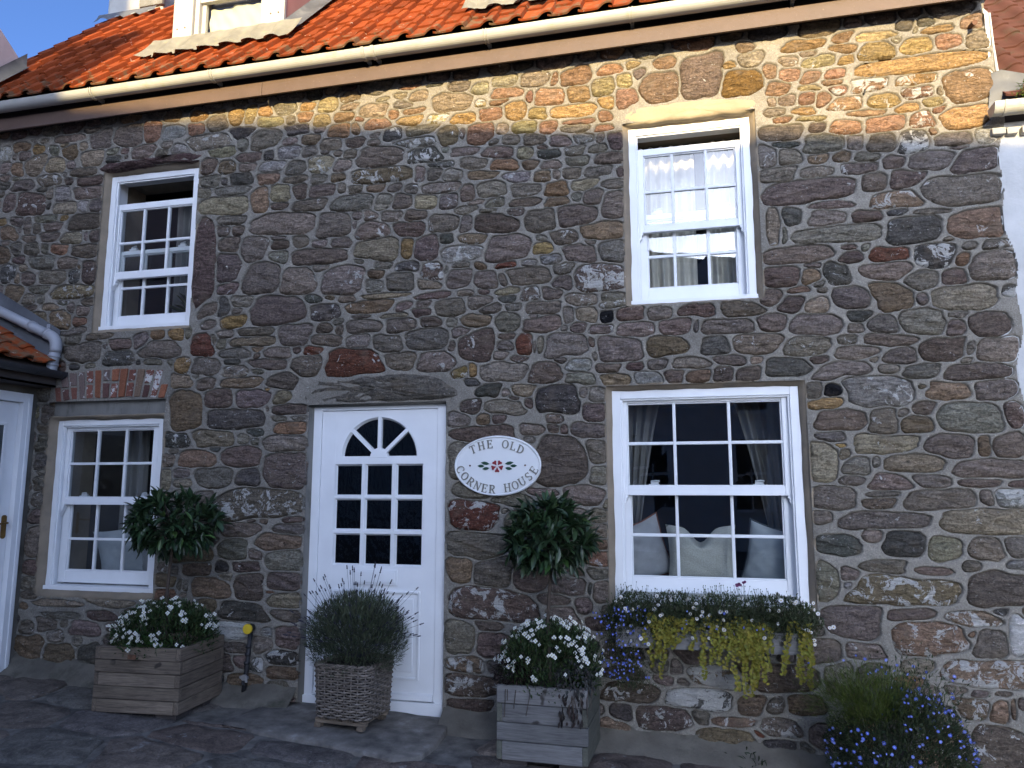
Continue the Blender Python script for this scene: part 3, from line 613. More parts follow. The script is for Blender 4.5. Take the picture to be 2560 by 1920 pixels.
STONES = """-3152,1350,387,100,p5 -3775,3279,99,359,P0 -1370,678,313,94,P5 -880,1649,165,158,P1 -3090,2834,228,108,p0 -2965,1586,193,125,p1 -3089,3527,290,83,p0 805,3410,300,79,P2 1729,3342,237,94,p3 -3855,2060,144,151,b1 1221,842,296,73,b5 -2455,2389,230,93,R2 -3446,1991,280,74,k3 1537,4225,412,50,o3 137,4308,135,151,P0 -3247,3095,159,119,p0 1333,583,206,91,b5 1161,2065,199,91,w4 1659,-39,152,120,P4 -2550,3031,171,104,p3 -1484,1068,203,83,p0 -1502,1272,165,100,R5 1699,1265,252,65,t2 1622,384,226,72,b6 -588,2919,181,88,P6 -3630,3723,231,69,t0 1654,1882,179,88,g0 -5552,3915,160,96,P3 -2946,3051,147,102,p2 -4875,2563,181,82,g0 1727,869,161,92,P1 497,300,198,72,P3 -1254,3187,165,86,p0 -3343,1701,196,72,p0 1814,4039,145,96,r3 1743,1577,234,59,g1 1781,3111,174,80,b1 -2288,4001,193,71,P2 1665,2643,188,73,g2 -4623,4441,163,83,g0 919,656,148,92,g0 -2268,3847,258,52,b5 -2299,3258,181,74,t0 1422,3101,160,84,k3 -152,4285,133,99,b0 -3776,965,218,60,b0 -1496,2474,127,102,P3 -910,2076,149,86,k3 -2651,3486,143,89,g0 -1877,2537,163,77,g0 -468,2404,148,84,p0 -2762,3237,232,53,p1 -1293,2281,182,66,g2 956,3107,280,43,g0 -4161,2561,184,65,p2 -3286,563,188,64,k3 -5159,206,133,90,b2 -4963,3706,185,64,P0 -1430,1836,232,51,P0 793,1620,90,129,t1 -3580,1540,160,72,g1 -3601,1838,183,63,t0 -3560,718,156,74,b1 -5001,3095,232,50,b5 -2988,1070,200,57,b0 -1570,1654,103,111,g0 -1517,134,177,64,P5 -3735,1682,168,67,b2 1452,1397,194,58,p0 -3334,3347,119,93,p2 -3563,3199,104,107,p1 -2942,2630,140,79,p0 -2974,1796,198,56,g0 -3238,733,118,93,P2 -5197,1029,92,119,p0 -3281,2137,160,68,p0 -3810,4296,197,56,g4 -833,2455,145,75,g2 -751,3383,148,74,g1 704,2986,225,48,p2 -240,16,169,64,P4 1840,2831,126,86,p3 -2946,930,156,69,g0 -32,147,196,54,k8 -3275,4252,144,74,g0 -4884,179,155,68,b1 414,4250,126,83,O2 -1362,883,126,82,g2 1164,1271,232,44,g0 -2505,3643,183,55,g3 -1356,3384,150,67,P0 1286,2666,118,85,b0 138,-94,174,58,b2 -2945,785,149,66,P0 1427,2499,124,79,g1 783,2518,149,65,p1 1237,2836,163,59,g0 448,2396,148,65,p0 -1091,851,121,79,p0 -428,159,167,57,P4 1161,1735,186,51,t1 -5552,4272,113,84,t3 -1594,447,98,97,p2 -1690,4370,145,65,t2 -3574,2147,130,72,P0 1522,1724,138,68,P1 -4545,2506,156,60,k4 838,1408,133,70,g0 -2828,2374,133,70,p1 -4858,4436,123,75,g0 -557,3262,167,55,b0 1831,3534,129,70,g2 1318,1615,171,53,t0 -3395,1004,129,70,g2 -1889,3237,95,94,p2 1753,3817,131,68,o2 -1504,1450,140,63,g0 -1793,2376,133,66,g3 -5134,2857,110,80,b4 1721,2172,190,46,P1 733,2377,157,56,p1 -1095,2967,155,56,p0 -1011,3372,109,80,p1 958,2205,161,53,g1 925,1891,141,61,P0 -480,3449,100,85,g0 1534,2316,120,71,P0 -2342,2813,204,42,b2 -996,2270,111,76,P3 -2320,3411,139,60,p3 1531,2924,116,71,k5 -905,613,139,60,g0 -4935,3446,157,52,P2 -1353,407,106,77,p0 -740,1418,138,59,g0 -3703,2408,128,63,g1 -4953,3964,173,47,p1 -2698,2787,141,57,k3 -1596,3168,152,53,w5 -3043,2272,135,59,P0 -3368,412,139,57,W9 -3328,1151,171,47,p2 -5258,3236,146,54,g0 -4942,4272,122,65,t1 -4858,3250,89,88,P0 -4358,4448,87,90,r3 -3310,3743,81,95,b1 614,2247,140,55,k0 587,2843,116,65,P1 729,478,111,67,p0 1832,2307,112,66,g1 -148,2417,125,59,b1 -1469,4094,100,74,r0 -5379,3382,134,55,g0 1794,2461,103,71,P0 -3937,2299,128,57,t2 1546,3555,133,55,g0 247,2527,169,43,p1 -2779,3990,109,67,t4 -5634,3119,100,72,b1 -3469,2757,139,51,o3 -2093,2990,110,65,g0 -2078,2388,121,59,t2 -1761,3417,114,62,p0 -4653,377,144,49,p0 -499,3105,105,67,g0 -4601,179,102,69,k0 -3753,2581,89,79,R2 1320,3314,154,46,b5 1434,2760,103,68,g0 -3396,2271,194,36,b3 -1692,2770,121,58,p2 945,3334,193,36,p0 -5721,3306,87,79,k5 64,292,131,53,b8 -748,4447,108,64,r0 -548,-51,118,58,b1 -2173,2524,113,61,p2 -2898,385,97,71,p0 -2870,3651,156,44,p0 1029,2677,102,67,p0 1541,2059,134,50,b1 913,3743,123,55,g0 -2020,3393,126,53,P0 -2367,2664,148,45,g1 -1928,3970,132,51,k6 652,3843,132,50,p0 -1602,903,81,82,b1 -1744,3693,188,35,g3 -3920,1838,115,58,k5 777,878,67,99,t3 -944,4316,114,58,r4 -2927,248,131,50,k5 1792,2051,113,58,g0 -2929,651,135,48,t0 1299,3835,126,52,r1 -5326,4259,103,63,t3 -686,1856,125,52,g0 -2074,2656,121,54,p2 -1036,2604,134,48,p0 1275,4349,107,60,o3 -731,3107,111,57,p0 -3291,1541,105,60,k0 1162,1877,79,79,p1 -4430,4284,116,54,p1 -1384,3650,118,53,p0 -5181,3850,131,47,t1 -2971,1910,131,47,r0 -775,4188,169,37,o3 1547,699,142,43,b6 -3735,4448,96,63,t0 -1563,272,137,44,b6 -3679,851,131,46,P1 1842,1708,82,73,g1 -1256,2638,90,66,g1 -1627,2981,91,65,g0 -3301,2592,198,30,t2 1462,3694,90,66,k6 -4138,4415,111,53,w2 -2341,4388,121,48,t2 -1286,2030,137,42,g3 -553,4339,82,70,y0 -5085,3575,115,50,t3 -3668,1356,84,69,p0 -1722,4105,86,67,b0 807,299,68,85,g0 1225,4123,128,44,r6 -5383,4116,135,42,g4 -847,806,113,50,p0 -3139,2407,152,37,p2 -97,2549,109,52,p0 1412,3445,110,51,P4 -5188,4353,96,58,b0 -3555,3392,108,52,p0 1236,2390,162,34,p0 -5778,3952,76,73,p0 -1832,3051,84,66,P5 1271,2953,119,47,R1 1659,557,76,74,p0 467,4,111,50,p5 -5761,3671,91,60,b0 -3134,3788,85,64,t1 -646,1973,77,70,p0 -5219,3979,88,61,w2 -3233,75,144,37,b0 -4942,4070,159,34,P2 1184,1497,120,44,p1 336,2641,130,41,P1 -623,1702,65,82,g2 -1004,2731,136,39,P1 -351,2541,127,42,p0 -1354,3930,118,45,p2 -5344,2880,81,65,t1 956,2836,72,73,k4 -3055,4114,101,52,w3 -5780,3466,72,73,b0 -1268,1384,139,38,g0 -3206,4015,122,43,w1 -1054,4470,104,50,t2 -5651,4101,126,41,p0 1817,629,49,105,W8 -3479,3942,117,43,k1 456,-110,105,48,k2 -2924,143,121,41,b1 -3427,2924,114,44,g3 -2925,1157,131,38,g0 -2665,2567,133,38,p0 1232,700,146,34,P0 -1200,4242,79,64,o2 1266,3709,84,60,g0 607,3553,118,42,g0 -1899,3600,89,55,t0 -2994,4304,119,41,k1 1910,4347,84,59,t2 -1422,2967,81,61,g0 -3449,2359,131,38,g4 -730,4320,83,59,o0 1013,2320,130,38,g0 532,2541,89,55,p1 -5114,3352,104,47,g0 -5201,828,83,58,P0 625,151,101,48,b1 -3549,3843,141,34,g0 -1522,3865,115,42,p0 -1997,4078,165,29,g6 -502,2753,95,50,g4 919,3228,121,39,g1 -3086,2490,114,42,p1 -2957,2048,146,33,P0 997,1593,85,55,g0 1418,1500,106,45,g0 -5187,1684,78,60,g0 168,2405,79,59,k0 -3259,883,120,39,P2 1406,2179,104,45,g0 -5169,2063,72,64,g0 1204,3438,80,58,p0 -3559,3029,113,41,P0 -2635,4255,94,49,r0 -3926,2421,69,67,o5 -846,3239,96,48,P0 1838,1405,82,56,w6 -221,-102,172,27,g4 -3238,3915,104,43,b0 -5011,389,102,45,p1 -3564,4485,70,65,o0 -4906,560,266,17,t2 -3252,4404,123,36,y0 -3454,2503,128,35,g1 -504,23,71,63,k2 -2992,3983,89,50,g0 -3270,2672,142,32,g0 1064,3840,103,44,r3 -3109,3243,80,55,g2 56,2647,123,36,P0 -3942,653,101,44,r0 -5211,4485,168,26,g2 -1268,4392,127,35,r1 -3489,4334,111,40,k2 -629,1548,68,64,g0 -3669,4188,125,35,t1 -1289,3829,103,43,r1 1355,1858,90,48,b0 -505,3798,123,36,P0 -2758,3769,110,40,g0 -3615,4053,85,51,b4 1197,2500,85,51,p0 -5198,3480,96,45,r0 -2425,2556,101,43,g2 -382,4244,72,60,r1 -3705,2877,90,48,g0 -2739,4482,83,52,y0 -719,2771,112,39,g5 -5499,3509,83,52,g0 -1474,2797,103,42,g2 -4324,2635,72,60,g0 -3786,4077,70,61,P2 1535,187,82,52,b5 -3425,4120,116,37,p0 -1713,3579,75,57,g4 -1568,3648,60,71,p0 -4516,2620,106,40,p0 -3762,3941,93,46,g1 972,484,111,38,p2 1124,3543,118,36,g4 -5040,4156,130,32,P0 -2933,544,132,32,p2 -899,3603,87,48,r3 -627,3511,70,60,p0 1690,3680,105,40,p0 -2081,3622,76,54,P0 -1495,2661,94,44,b1 -2241,3627,69,60,g2 -5182,1364,82,50,g3 -3395,185,66,62,p0 -1532,17,132,31,P3 -1132,4102,93,44,y1 -5191,1837,72,57,g0 -2040,3242,53,77,o2 1506,4123,152,27,o5 -3939,760,91,45,b0 -2178,4168,79,52,k5 -5731,4255,70,58,b2 -1124,3614,117,35,g0 551,3693,59,69,g4 1519,4362,87,47,o2 1297,3994,93,44,o3 1052,4007,110,37,r5 570,3205,32,124,t0 845,4466,127,32,o1 -746,2213,107,38,g0 -3572,2883,55,73,k1 646,2651,79,51,P0 -3105,4495,94,43,t0 -4522,476,135,30,P1 303,123,81,50,b2 -1138,2474,55,72,R4 -2562,3329,101,39,g0 -5201,1231,75,53,p0 -4444,573,179,22,t2 -3694,2267,91,44,g2 -5373,3772,144,28,g0 -1396,4239,88,45,r4 -3565,598,78,50,b0 1112,986,125,31,p0 -2701,4147,95,41,g1 -4861,3841,85,46,g0 -4012,1533,56,69,t0 1112,1364,117,33,P0 -5493,3245,75,52,p0 1281,2284,86,45,g0 -3931,4421,83,46,r0 -2030,3107,99,39,k5 -611,781,60,64,p0 1888,1890,52,74,P3 -5311,3598,108,35,p0 -2788,4358,87,44,y1 5,2291,126,30,p0 -1602,4225,101,37,o3 539,2709,74,51,P0 -498,2193,102,36,b0 843,1784,117,32,g0 915,4336,102,36,y3 -5706,4457,90,41,b0 -3559,3595,128,29,g0 -1946,4174,128,29,t1 -2580,3967,84,43,g0 -5283,3688,109,33,p0 -392,2651,89,41,P0 -3351,299,108,34,g0 -4994,2753,128,28,g0 -1395,2147,81,45,k1 -947,719,103,35,g0 -4926,306,84,43,g3 -1446,3760,117,31,b0 -5201,357,73,49,g0 -2041,4259,109,33,o0 1682,1495,127,28,p0 -3423,4483,51,69,y0 -5205,1512,57,62,g0 -277,2202,91,39,w3 -2290,4270,94,38,r2 1514,3844,75,47,r4 -5879,4417,61,57,w6 59,2194,92,38,b0 366,2199,76,46,P0 -5654,4367,72,48,p0 -5672,3519,72,48,g2 -4798,2835,43,80,p0 -1014,1443,111,31,p0 259,2301,108,32,g0 -5192,703,78,44,g0 -1286,4489,99,34,t2 -1196,3722,105,32,w4 473,4406,74,45,t0 -4751,2697,128,26,P2 -1798,2869,160,21,P0 -2173,3508,85,39,g2 -860,2901,71,47,p2 -3862,1586,89,38,g3 206,2208,67,50,P0 -4848,3566,67,49,P1 -1973,3503,86,38,p0 -2603,4363,90,37,r0 -186,2637,82,40,p0 -620,2092,65,50,g0 -1136,2138,89,37,t2 -2882,4203,78,42,b0 1627,2771,69,48,P2 -3095,330,71,47,g0 -1537,3279,111,30,b3 -5564,3730,47,70,g0 -497,278,105,31,P0 -5032,3231,56,58,k5 -3035,2152,69,47,t1 861,3549,121,27,g1 -3900,4532,78,41,o3 -1531,2032,73,44,P0 1618,2444,55,58,g0 -4978,2679,84,38,g0 -5671,3767,73,43,g3 -952,4083,72,44,r0 809,2632,70,45,t3 -745,2302,83,38,w3 1499,4027,97,33,r6 830,1990,83,38,o1 -1875,2957,83,38,t3 -697,2663,68,46,t1 -4854,467,164,19,g0 -1092,1860,97,32,g0 -541,2283,97,32,P0 -588,3696,100,31,g0 -2289,2973,75,41,g0 647,4169,68,46,r0 -5359,4390,72,43,g4 -459,3914,54,57,P1 -4074,4262,73,42,w4 702,3669,69,44,g0 -1029,4198,70,43,o2 -1011,3163,76,40,o0 -706,3607,90,34,t0 -2927,3368,74,41,g0 -1675,3792,78,39,w3 -3996,1672,64,47,p0 -5492,3064,78,39,g3 -2946,3782,56,54,P0 -2489,4138,83,36,P0 -4746,4242,105,28,k3 -1120,3520,114,26,P3 751,2078,57,52,g0 -641,1182,75,39,p0 -2189,2885,182,16,t0 -852,3003,81,36,g3 731,4257,69,42,r0 1878,3683,59,49,w5 -1476,4452,73,40,t1 -5517,4413,68,43,o0 -644,574,93,31,P0 -958,3875,96,30,k2 -1090,2838,66,44,P6 1145,3214,92,31,P1 -872,3967,81,35,p0 -395,4367,57,50,y0 1401,1953,66,43,P0 -1607,2572,73,39,g0 -934,2828,72,40,p0 -3004,3885,105,27,P0 -743,687,54,52,p0 1337,3568,72,39,g0 -5004,3845,57,49,w1 -494,4468,76,37,r0 1715,4363,68,41,r1 -2882,4110,69,41,g0 -2309,3067,82,34,b0 -3478,4228,56,49,g0 694,3254,51,55,k1 -1387,2746,71,39,g0 -609,1276,64,43,t2 -1851,2676,72,38,P0 -108,2204,64,43,p0 -5359,3138,95,29,g3 -532,4228,59,46,o0 -1053,3994,84,32,P0 -599,2548,80,34,p4 -1128,3902,63,43,t1 -479,3595,96,28,g1 -2933,4403,68,39,r1 -1816,4257,88,30,y7 -899,3507,86,31,b0 -743,3795,93,29,g0 -4912,2924,64,41,p0 -3862,1398,66,40,g3 1205,3914,106,25,r2 293,4385,92,28,o0 1283,4461,117,22,y0 -3430,4030,81,32,g0 1265,411,78,33,g0 1110,3722,51,50,g1 935,4057,49,52,r0 -2967,46,73,35,g1 1021,4233,78,33,r2 -2790,2498,80,32,R3 -288,4382,41,61,g0 -1395,530,87,29,P0 -2708,2669,78,32,P0 -3236,1888,81,31,k2 -3478,873,68,37,k0 -215,2288,73,34,g0 -3815,3851,60,42,g0 -1005,3709,67,37,b0 1673,186,44,57,b3 -3099,3357,85,29,P0 -2515,4038,66,38,p0 765,1285,61,41,g0 -1169,2354,86,28,P1 1888,2969,83,29,g6 -5866,4282,52,47,g2 -3300,4504,59,41,o0 -5203,609,74,33,p0 -1593,3965,103,24,p2 1036,2946,74,33,P0 -1914,2738,76,32,P0 -4946,2841,68,35,r0 -946,3082,75,32,w3 1084,4397,84,28,o1 -759,4042,104,23,t0 -3615,3511,61,39,g3 -2404,3153,73,33,g0 -692,3964,76,31,g4 -4208,2473,76,31,p0 -4182,2695,65,36,r0 -1947,3823,40,59,p0 -5613,3418,79,30,P0 1715,1724,36,65,b0 787,2838,49,47,b0 -764,3875,74,31,g1 -824,2673,39,59,g0 -1277,3059,82,28,R2 -3596,1751,75,31,k2 -2784,3870,80,28,g0 -3556,2660,70,32,g2 -785,3709,65,35,p0 -2824,2901,88,26,k2 -2139,2730,125,18,t0 -5251,2976,85,27,t1 -1574,3401,43,53,p0 -5799,3149,41,56,g0 440,136,57,40,g3 -4789,2468,60,37,g3 862,4227,63,35,r0 -5574,2925,67,33,b0 828,4080,55,40,r3 -2340,3530,62,35,g4 971,1515,71,31,g2 -1359,3539,67,33,g2 179,23,116,19,b3 -3998,2685,59,37,o0 1077,2552,67,32,k1 -2909,4492,73,29,o0 -1584,3501,88,25,g2 -4748,4310,73,29,g0 -2621,3861,73,29,b1 -5191,1939,61,35,g0 -1231,4013,64,33,p2 -2882,1235,85,25,P0 892,2085,55,38,K1 -629,897,71,30,g0 -2061,2801,68,31,p0 1021,3634,57,36,b3 -5189,1572,63,33,g0 -752,2568,55,37,P0 -1593,2871,82,25,g2 -150,346,36,58,g0 -2314,3744,76,27,b0 -3142,186,51,40,k6 -932,3787,84,24,g0 -3476,3501,62,33,P3 1436,2651,50,41,g0 -1830,3809,54,37,p0 -5841,4107,63,32,k3 1887,1486,80,25,P0 -3197,970,56,35,p1 -1093,3807,61,33,b0 -1613,2285,54,36,o4 -1773,3883,117,17,k4 -5526,3599,76,26,g3 -1356,260,53,37,g0 -2519,2883,73,27,t2 -1208,3458,67,29,p3 -5461,3686,46,42,p0 -551,2638,46,42,K1 -2229,3124,76,25,g0 1435,3932,78,25,o0 -2477,3754,66,29,g4 -1980,4455,65,30,t0 -2010,3705,55,35,p1 921,932,52,37,p1 -2546,4438,85,22,t0 1062,4478,67,28,r3 -1732,3294,63,30,k4 604,4301,42,45,r0 -5351,3993,37,51,p0 -6,33,48,39,g1 -2112,4402,74,25,g1 1034,4109,65,29,r5 -3575,1067,65,28,k0 1184,3623,74,25,g0 -370,2290,68,27,P0 1345,964,100,18,p0 -4973,4524,70,26,g0 -1461,3069,56,33,b0 -1304,4113,54,34,t2 -2778,3338,74,25,g0 991,2406,65,28,g3 -5054,4393,54,34,t0 682,3767,98,18,k2 793,3984,77,23,o0 -5042,2945,41,43,p1 -1260,2866,82,22,t2 -1322,2400,63,28,g0 885,3861,60,29,P1 -542,4116,44,39,r0 -3349,1836,50,35,g0 1091,4315,53,33,o1 -3852,1501,70,24,t3 -3106,3677,74,23,P0 -4947,2458,46,37,k2 -3683,2744,66,26,g1 -561,666,45,37,g3 -5466,2975,84,20,p0 -5161,4232,46,36,g0 -3578,2587,43,38,g0 -4853,2997,67,25,P0 -226,247,60,27,g0 734,4357,53,30,t0 1211,2210,65,25,g0 -5368,3871,33,48,k3 1522,3208,97,16,p0 872,3639,61,26,b3 -2582,2715,50,32,g0 -2881,1980,77,21,g0 1688,2884,41,39,r0 -3068,4214,77,21,g1 -2175,4327,41,38,r0 -598,3874,69,23,p0 -1281,2464,51,31,g0 1698,1409,38,41,g0 -3438,802,57,27,g0 -1509,2292,32,47,o0 1686,2328,32,48,g2 1131,1426,89,17,g0 701,4076,53,28,t0 -3247,4116,44,35,k4 1915,2677,41,36,k6 -1509,2216,58,26,k2 1410,2088,62,24,b3 -3044,1982,81,19,g0 -5854,4179,58,26,p0 -5162,4087,50,30,P0 -423,3679,48,31,P1 -4260,4251,57,26,g0 -1020,2447,25,59,g0 -2585,3778,39,37,p0 1591,3954,55,27,y2 -1333,4327,75,20,r3 -5361,3491,40,37,g0 -4844,413,50,29,g0 -4710,281,37,39,g2 -1267,2806,66,22,k0 -1207,2742,57,25,g0 -2457,3538,45,31,p0 -1298,2957,29,48,p3 -1609,3086,66,21,g0 1646,4454,72,19,o0 -2498,4250,32,43,b2 -3878,832,47,30,p0 814,2275,56,25,P0 -3057,4390,44,31,t0 -2003,4337,69,20,r0 -3803,2327,63,22,g0 609,-90,41,32,g0 -1471,4333,50,26,y6 693,583,49,27,p0 -4623,4301,45,29,P0 -5626,3252,28,47,t0 1460,298,58,22,g0 -4035,2433,35,37,g1 1036,2476,45,28,g0 -723,2113,38,33,g1 -569,1358,36,35,t0 628,3996,60,21,t0 -4945,3566,30,42,g0 -2805,4279,66,19,g0 1624,2532,71,17,g0 -2332,4120,58,21,p0 -3153,2203,42,29,o0 -5128,3015,56,22,g5 833,3927,79,15,y0 -1404,3484,85,14,g0 -1090,4338,30,41,r2 922,1671,36,34,t2 1715,2971,61,20,g0 -5349,3047,38,31,g2 1804,222,27,44,p0 -5566,3338,43,27,t2 427,2294,49,24,t3 -557,4024,59,20,r3 -3639,3930,42,28,k0 -5185,3756,45,26,o0 -3258,2352,55,21,g2 -330,4474,39,29,y0 -937,1862,37,31,P0 -903,2355,55,21,P0 -750,4096,104,11,r1 -4193,4311,47,25,g0 1102,1618,32,35,g0 845,4388,52,22,t0 -3159,3415,79,14,g0 854,4144,59,19,y0 48,2536,21,52,g0 -3978,854,43,26,p0 -1270,2538,68,16,P0 674,3942,52,21,r0 -1621,4121,25,44,g5 -1104,3060,57,20,w4 -3432,67,34,32,k0 -659,2461,31,36,P0 -1901,2808,57,19,g0 -5434,4039,61,18,k2 -1681,2657,35,31,g0 1120,537,28,39,g0 1847,1021,52,21,w2 -2647,4056,40,27,g0 -3066,420,45,24,w3 -1109,2049,33,32,P0 -3478,2438,64,16,k0 -2347,4177,64,16,g0 -5446,4480,51,20,g3 1735,748,48,22,k3 1325,3221,53,20,k3 -896,3712,33,31,p0 -2750,3143,59,18,g0 -2565,2651,31,33,P0 -3831,733,23,44,g0 -901,4462,24,42,r0 698,2755,71,14,b0 1000,4169,64,16,r3 -3136,1210,43,23,P0 -2160,3729,50,20,g0 -3956,1747,42,23,g0 -2659,2911,47,21,b0 -2921,2507,41,23,P0 596,4082,32,30,t0 1622,3883,37,25,r0 -3471,2835,44,22,g0 -3884,2697,24,39,t0 -759,3527,34,28,g0 644,3120,22,42,g0 1579,272,44,21,g0 1737,3620,73,13,g0 -2921,2722,42,21,g0 -5769,3581,41,22,g0 344,-43,39,23,R0 -4662,2619,28,31,g0 -3137,1929,25,35,g0 -3644,2621,23,37,g0 -3767,722,27,31,g0 -5267,4422,62,14,b0 -2111,4475,51,17,t0 -771,898,37,22,P0 288,4461,46,18,t0 -3237,1806,33,24,g0 -5243,535,35,23,b0 1707,287,47,17,g0 -855,1857,26,31,P0 1274,1920,37,22,g0 -5832,3776,32,25,o0 1647,2237,38,21,g0 -580,3958,27,28,g0 -4336,2461,29,26,k0 -2262,4458,49,16,t0 -3250,2526,53,14,b0 1403,4414,32,23,t0 -1272,2134,34,22,g2 -2476,3461,20,36,g2 -3240,1217,42,17,P0 -5593,4502,48,15,g0 833,2783,34,22,g0 901,1730,50,14,o0 -1116,1797,38,19,g0 -3267,2470,33,22,P0 -1016,3242,50,14,g0 -3712,4546,63,11,o0 -5866,4039,29,24,g0 901,870,25,28,w2 -4593,4243,35,20,g3 -1731,3048,22,32,g0 -2034,4538,70,10,r2 -3782,663,46,15,g0 -1779,3515,51,13,g0 -1675,2486,22,30,g0 -5219,4150,34,20,g0 -1445,2869,40,16,P0 -1499,3554,60,11,g0 -1205,2082,38,17,P0 -5768,4374,30,21,g0 -5645,3684,34,18,g0 821,2907,59,10,g0 -5743,4172,41,15,g0 1022,3014,55,11,P0 -2740,4079,43,14,g0 1636,4027,20,30,t0 -4069,4338,38,16,g0 1546,602,28,21,r0 -634,2362,16,36,g0 1575,3752,20,28,r0 -1841,4535,53,10,k2 -1291,1310,29,19,g0 1127,3001,28,20,g0 1040,2865,26,21,g0 -658,3181,31,17,p0 -1377,4014,34,15,g0 -4980,3305,24,22,b0 -1743,3990,29,17,w2 -117,247,34,15,g3 860,2741,36,14,g0 -1063,2447,13,37,g0 1842,2716,29,17,g5 -2463,4337,29,17,r0 -698,806,13,34,k0 568,2329,24,19,p0 1131,2269,25,18,g0 -2358,2737,80,6,P0 1740,204,10,45,b0 -995,3932,32,13,P0 -3141,2059,17,24,P0 1615,3027,26,15,g0 -1067,2665,27,14,g0 -5093,4257,26,14,g0 784,3254,17,20,k0 -849,2570,19,17,g0 -3428,1226,28,10,P0 1521,4475,9,30,t0 -3051,708,36,7,r0 -3347,1226,24,10,P0"""
BASEC = {'g': (0.225, 0.190, 0.152), 'p': (0.215, 0.170, 0.138), 'P': (0.165, 0.122, 0.098), 'b': (0.235, 0.168, 0.108), 'r': (0.290, 0.172, 0.105),  # ochre, yellow, rust and tan partly carry the low sun's warmth in the colour
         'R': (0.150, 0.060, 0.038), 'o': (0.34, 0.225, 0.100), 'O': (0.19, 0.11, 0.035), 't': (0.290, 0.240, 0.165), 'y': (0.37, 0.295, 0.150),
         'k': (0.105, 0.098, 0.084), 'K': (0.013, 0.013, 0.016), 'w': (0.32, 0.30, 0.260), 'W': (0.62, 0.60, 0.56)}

def poly_sd(pts, X, Z):
    pts = np.asarray(pts)
    d = np.full(X.shape, 1e9); ins = np.zeros(X.shape, bool)
    n = len(pts)
    for i in range(n):
        a = pts[i]; b = pts[(i + 1) % n]
        e = b - a
        t = np.clip(((X - a[0]) * e[0] + (Z - a[1]) * e[1]) / (e @ e), 0, 1)
        d = np.minimum(d, np.hypot(X - a[0] - t * e[0], Z - a[1] - t * e[1]))
        c = ((a[1] > Z) != (b[1] > Z)) & (X < (b[0] - a[0]) * (Z - a[1]) / (b[1] - a[1] + 1e-12) + a[0])
        ins ^= c
    return np.where(ins, -d, d)

def rect_pts(r):
    return [(r[0], r[2]), (r[1], r[2]), (r[1], r[3]), (r[0], r[3])]

def vnoise(shape, cell, seed):
    r = np.random.default_rng(seed)
    g = r.random((int(shape[0] / cell) + 3, int(shape[1] / cell) + 3))
    yy = np.arange(shape[0]) / cell; xx = np.arange(shape[1]) / cell
    y0 = yy.astype(int); x0 = xx.astype(int)
    fy = (yy - y0)[:, None]; fx = (xx - x0)[None, :]
    fy = fy * fy * (3 - 2 * fy); fx = fx * fx * (3 - 2 * fx)
    a = g[np.ix_(y0, x0)]; b = g[np.ix_(y0, x0 + 1)]; c = g[np.ix_(y0 + 1, x0)]; d = g[np.ix_(y0 + 1, x0 + 1)]
    return (a * (1 - fx) + b * fx) * (1 - fy) + (c * (1 - fx) + d * fx) * fy - 0.5

def stone_geometry(cx, cz, ang, rad, a, b, seed, proud=1.0, rough=1.0):
    """domed, chipped rubble stone: rings shrunk from an outline; y is depth (towards the viewer is negative)"""
    r = np.random.default_rng(seed)
    n = len(ang)
    m = min(a, b)
    B = float(np.clip(0.007 + 0.09 * m, 0.008, 0.020)) * r.uniform(0.6, 1.4) * proud
    ts = [1.0, 0.968, 0.86, 0.62, 0.36, 0.14]
    k = [(r.uniform(14, 46), r.uniform(30, 95), r.uniform(0, 6.28), 1.0), (r.uniform(-40, 40), r.uniform(50, 120), r.uniform(0, 6.28), 0.7),
         (r.uniform(-90, 90), r.uniform(60, 170), r.uniform(0, 6.28), 0.55)]
    amp = 0.0068 * rough * min(1.0, m / 0.05 + 0.25)
    tilt = r.uniform(-0.10, 0.10); tiltx = r.uniform(-0.05, 0.05)
    V = []
    for q, t in enumerate([1.0] + ts):
        x = cx + rad * t * np.cos(ang); z = cz + rad * t * np.sin(ang)
        nz = sum(w * np.sin(kx * x + kz * z + ph) for kx, kz, ph, w in k)
        if q == 0: y = np.full(n, 0.055)
        elif q == 1: y = np.full(n, 0.021)
        else:
            prof = 1 - t ** 9.0
            y = 0.011 - (B + 0.012) * prof + amp * nz * min(1.0, 3 * (1 - t)) + (tilt * (z - cz) + tiltx * (x - cx)) * (1 - t ** 4)
            y = np.maximum(y, -0.045 * max(proud, 1))
        V.append(np.stack([x, y, z], 1))
    V = np.concatenate(V + [np.array([[cx, V[-1][:, 1].mean(), cz]])])
    F = []
    nr = len(ts) + 1
    for q in range(nr - 1):
        for i in range(n):
            j = (i + 1) % n
            F.append((q * n + i, q * n + j, (q + 1) * n + j, (q + 1) * n + i))
    c = nr * n
    for i in range(n):
        F.append(((nr - 1) * n + i, (nr - 1) * n + (i + 1) % n, c))
    return V, F

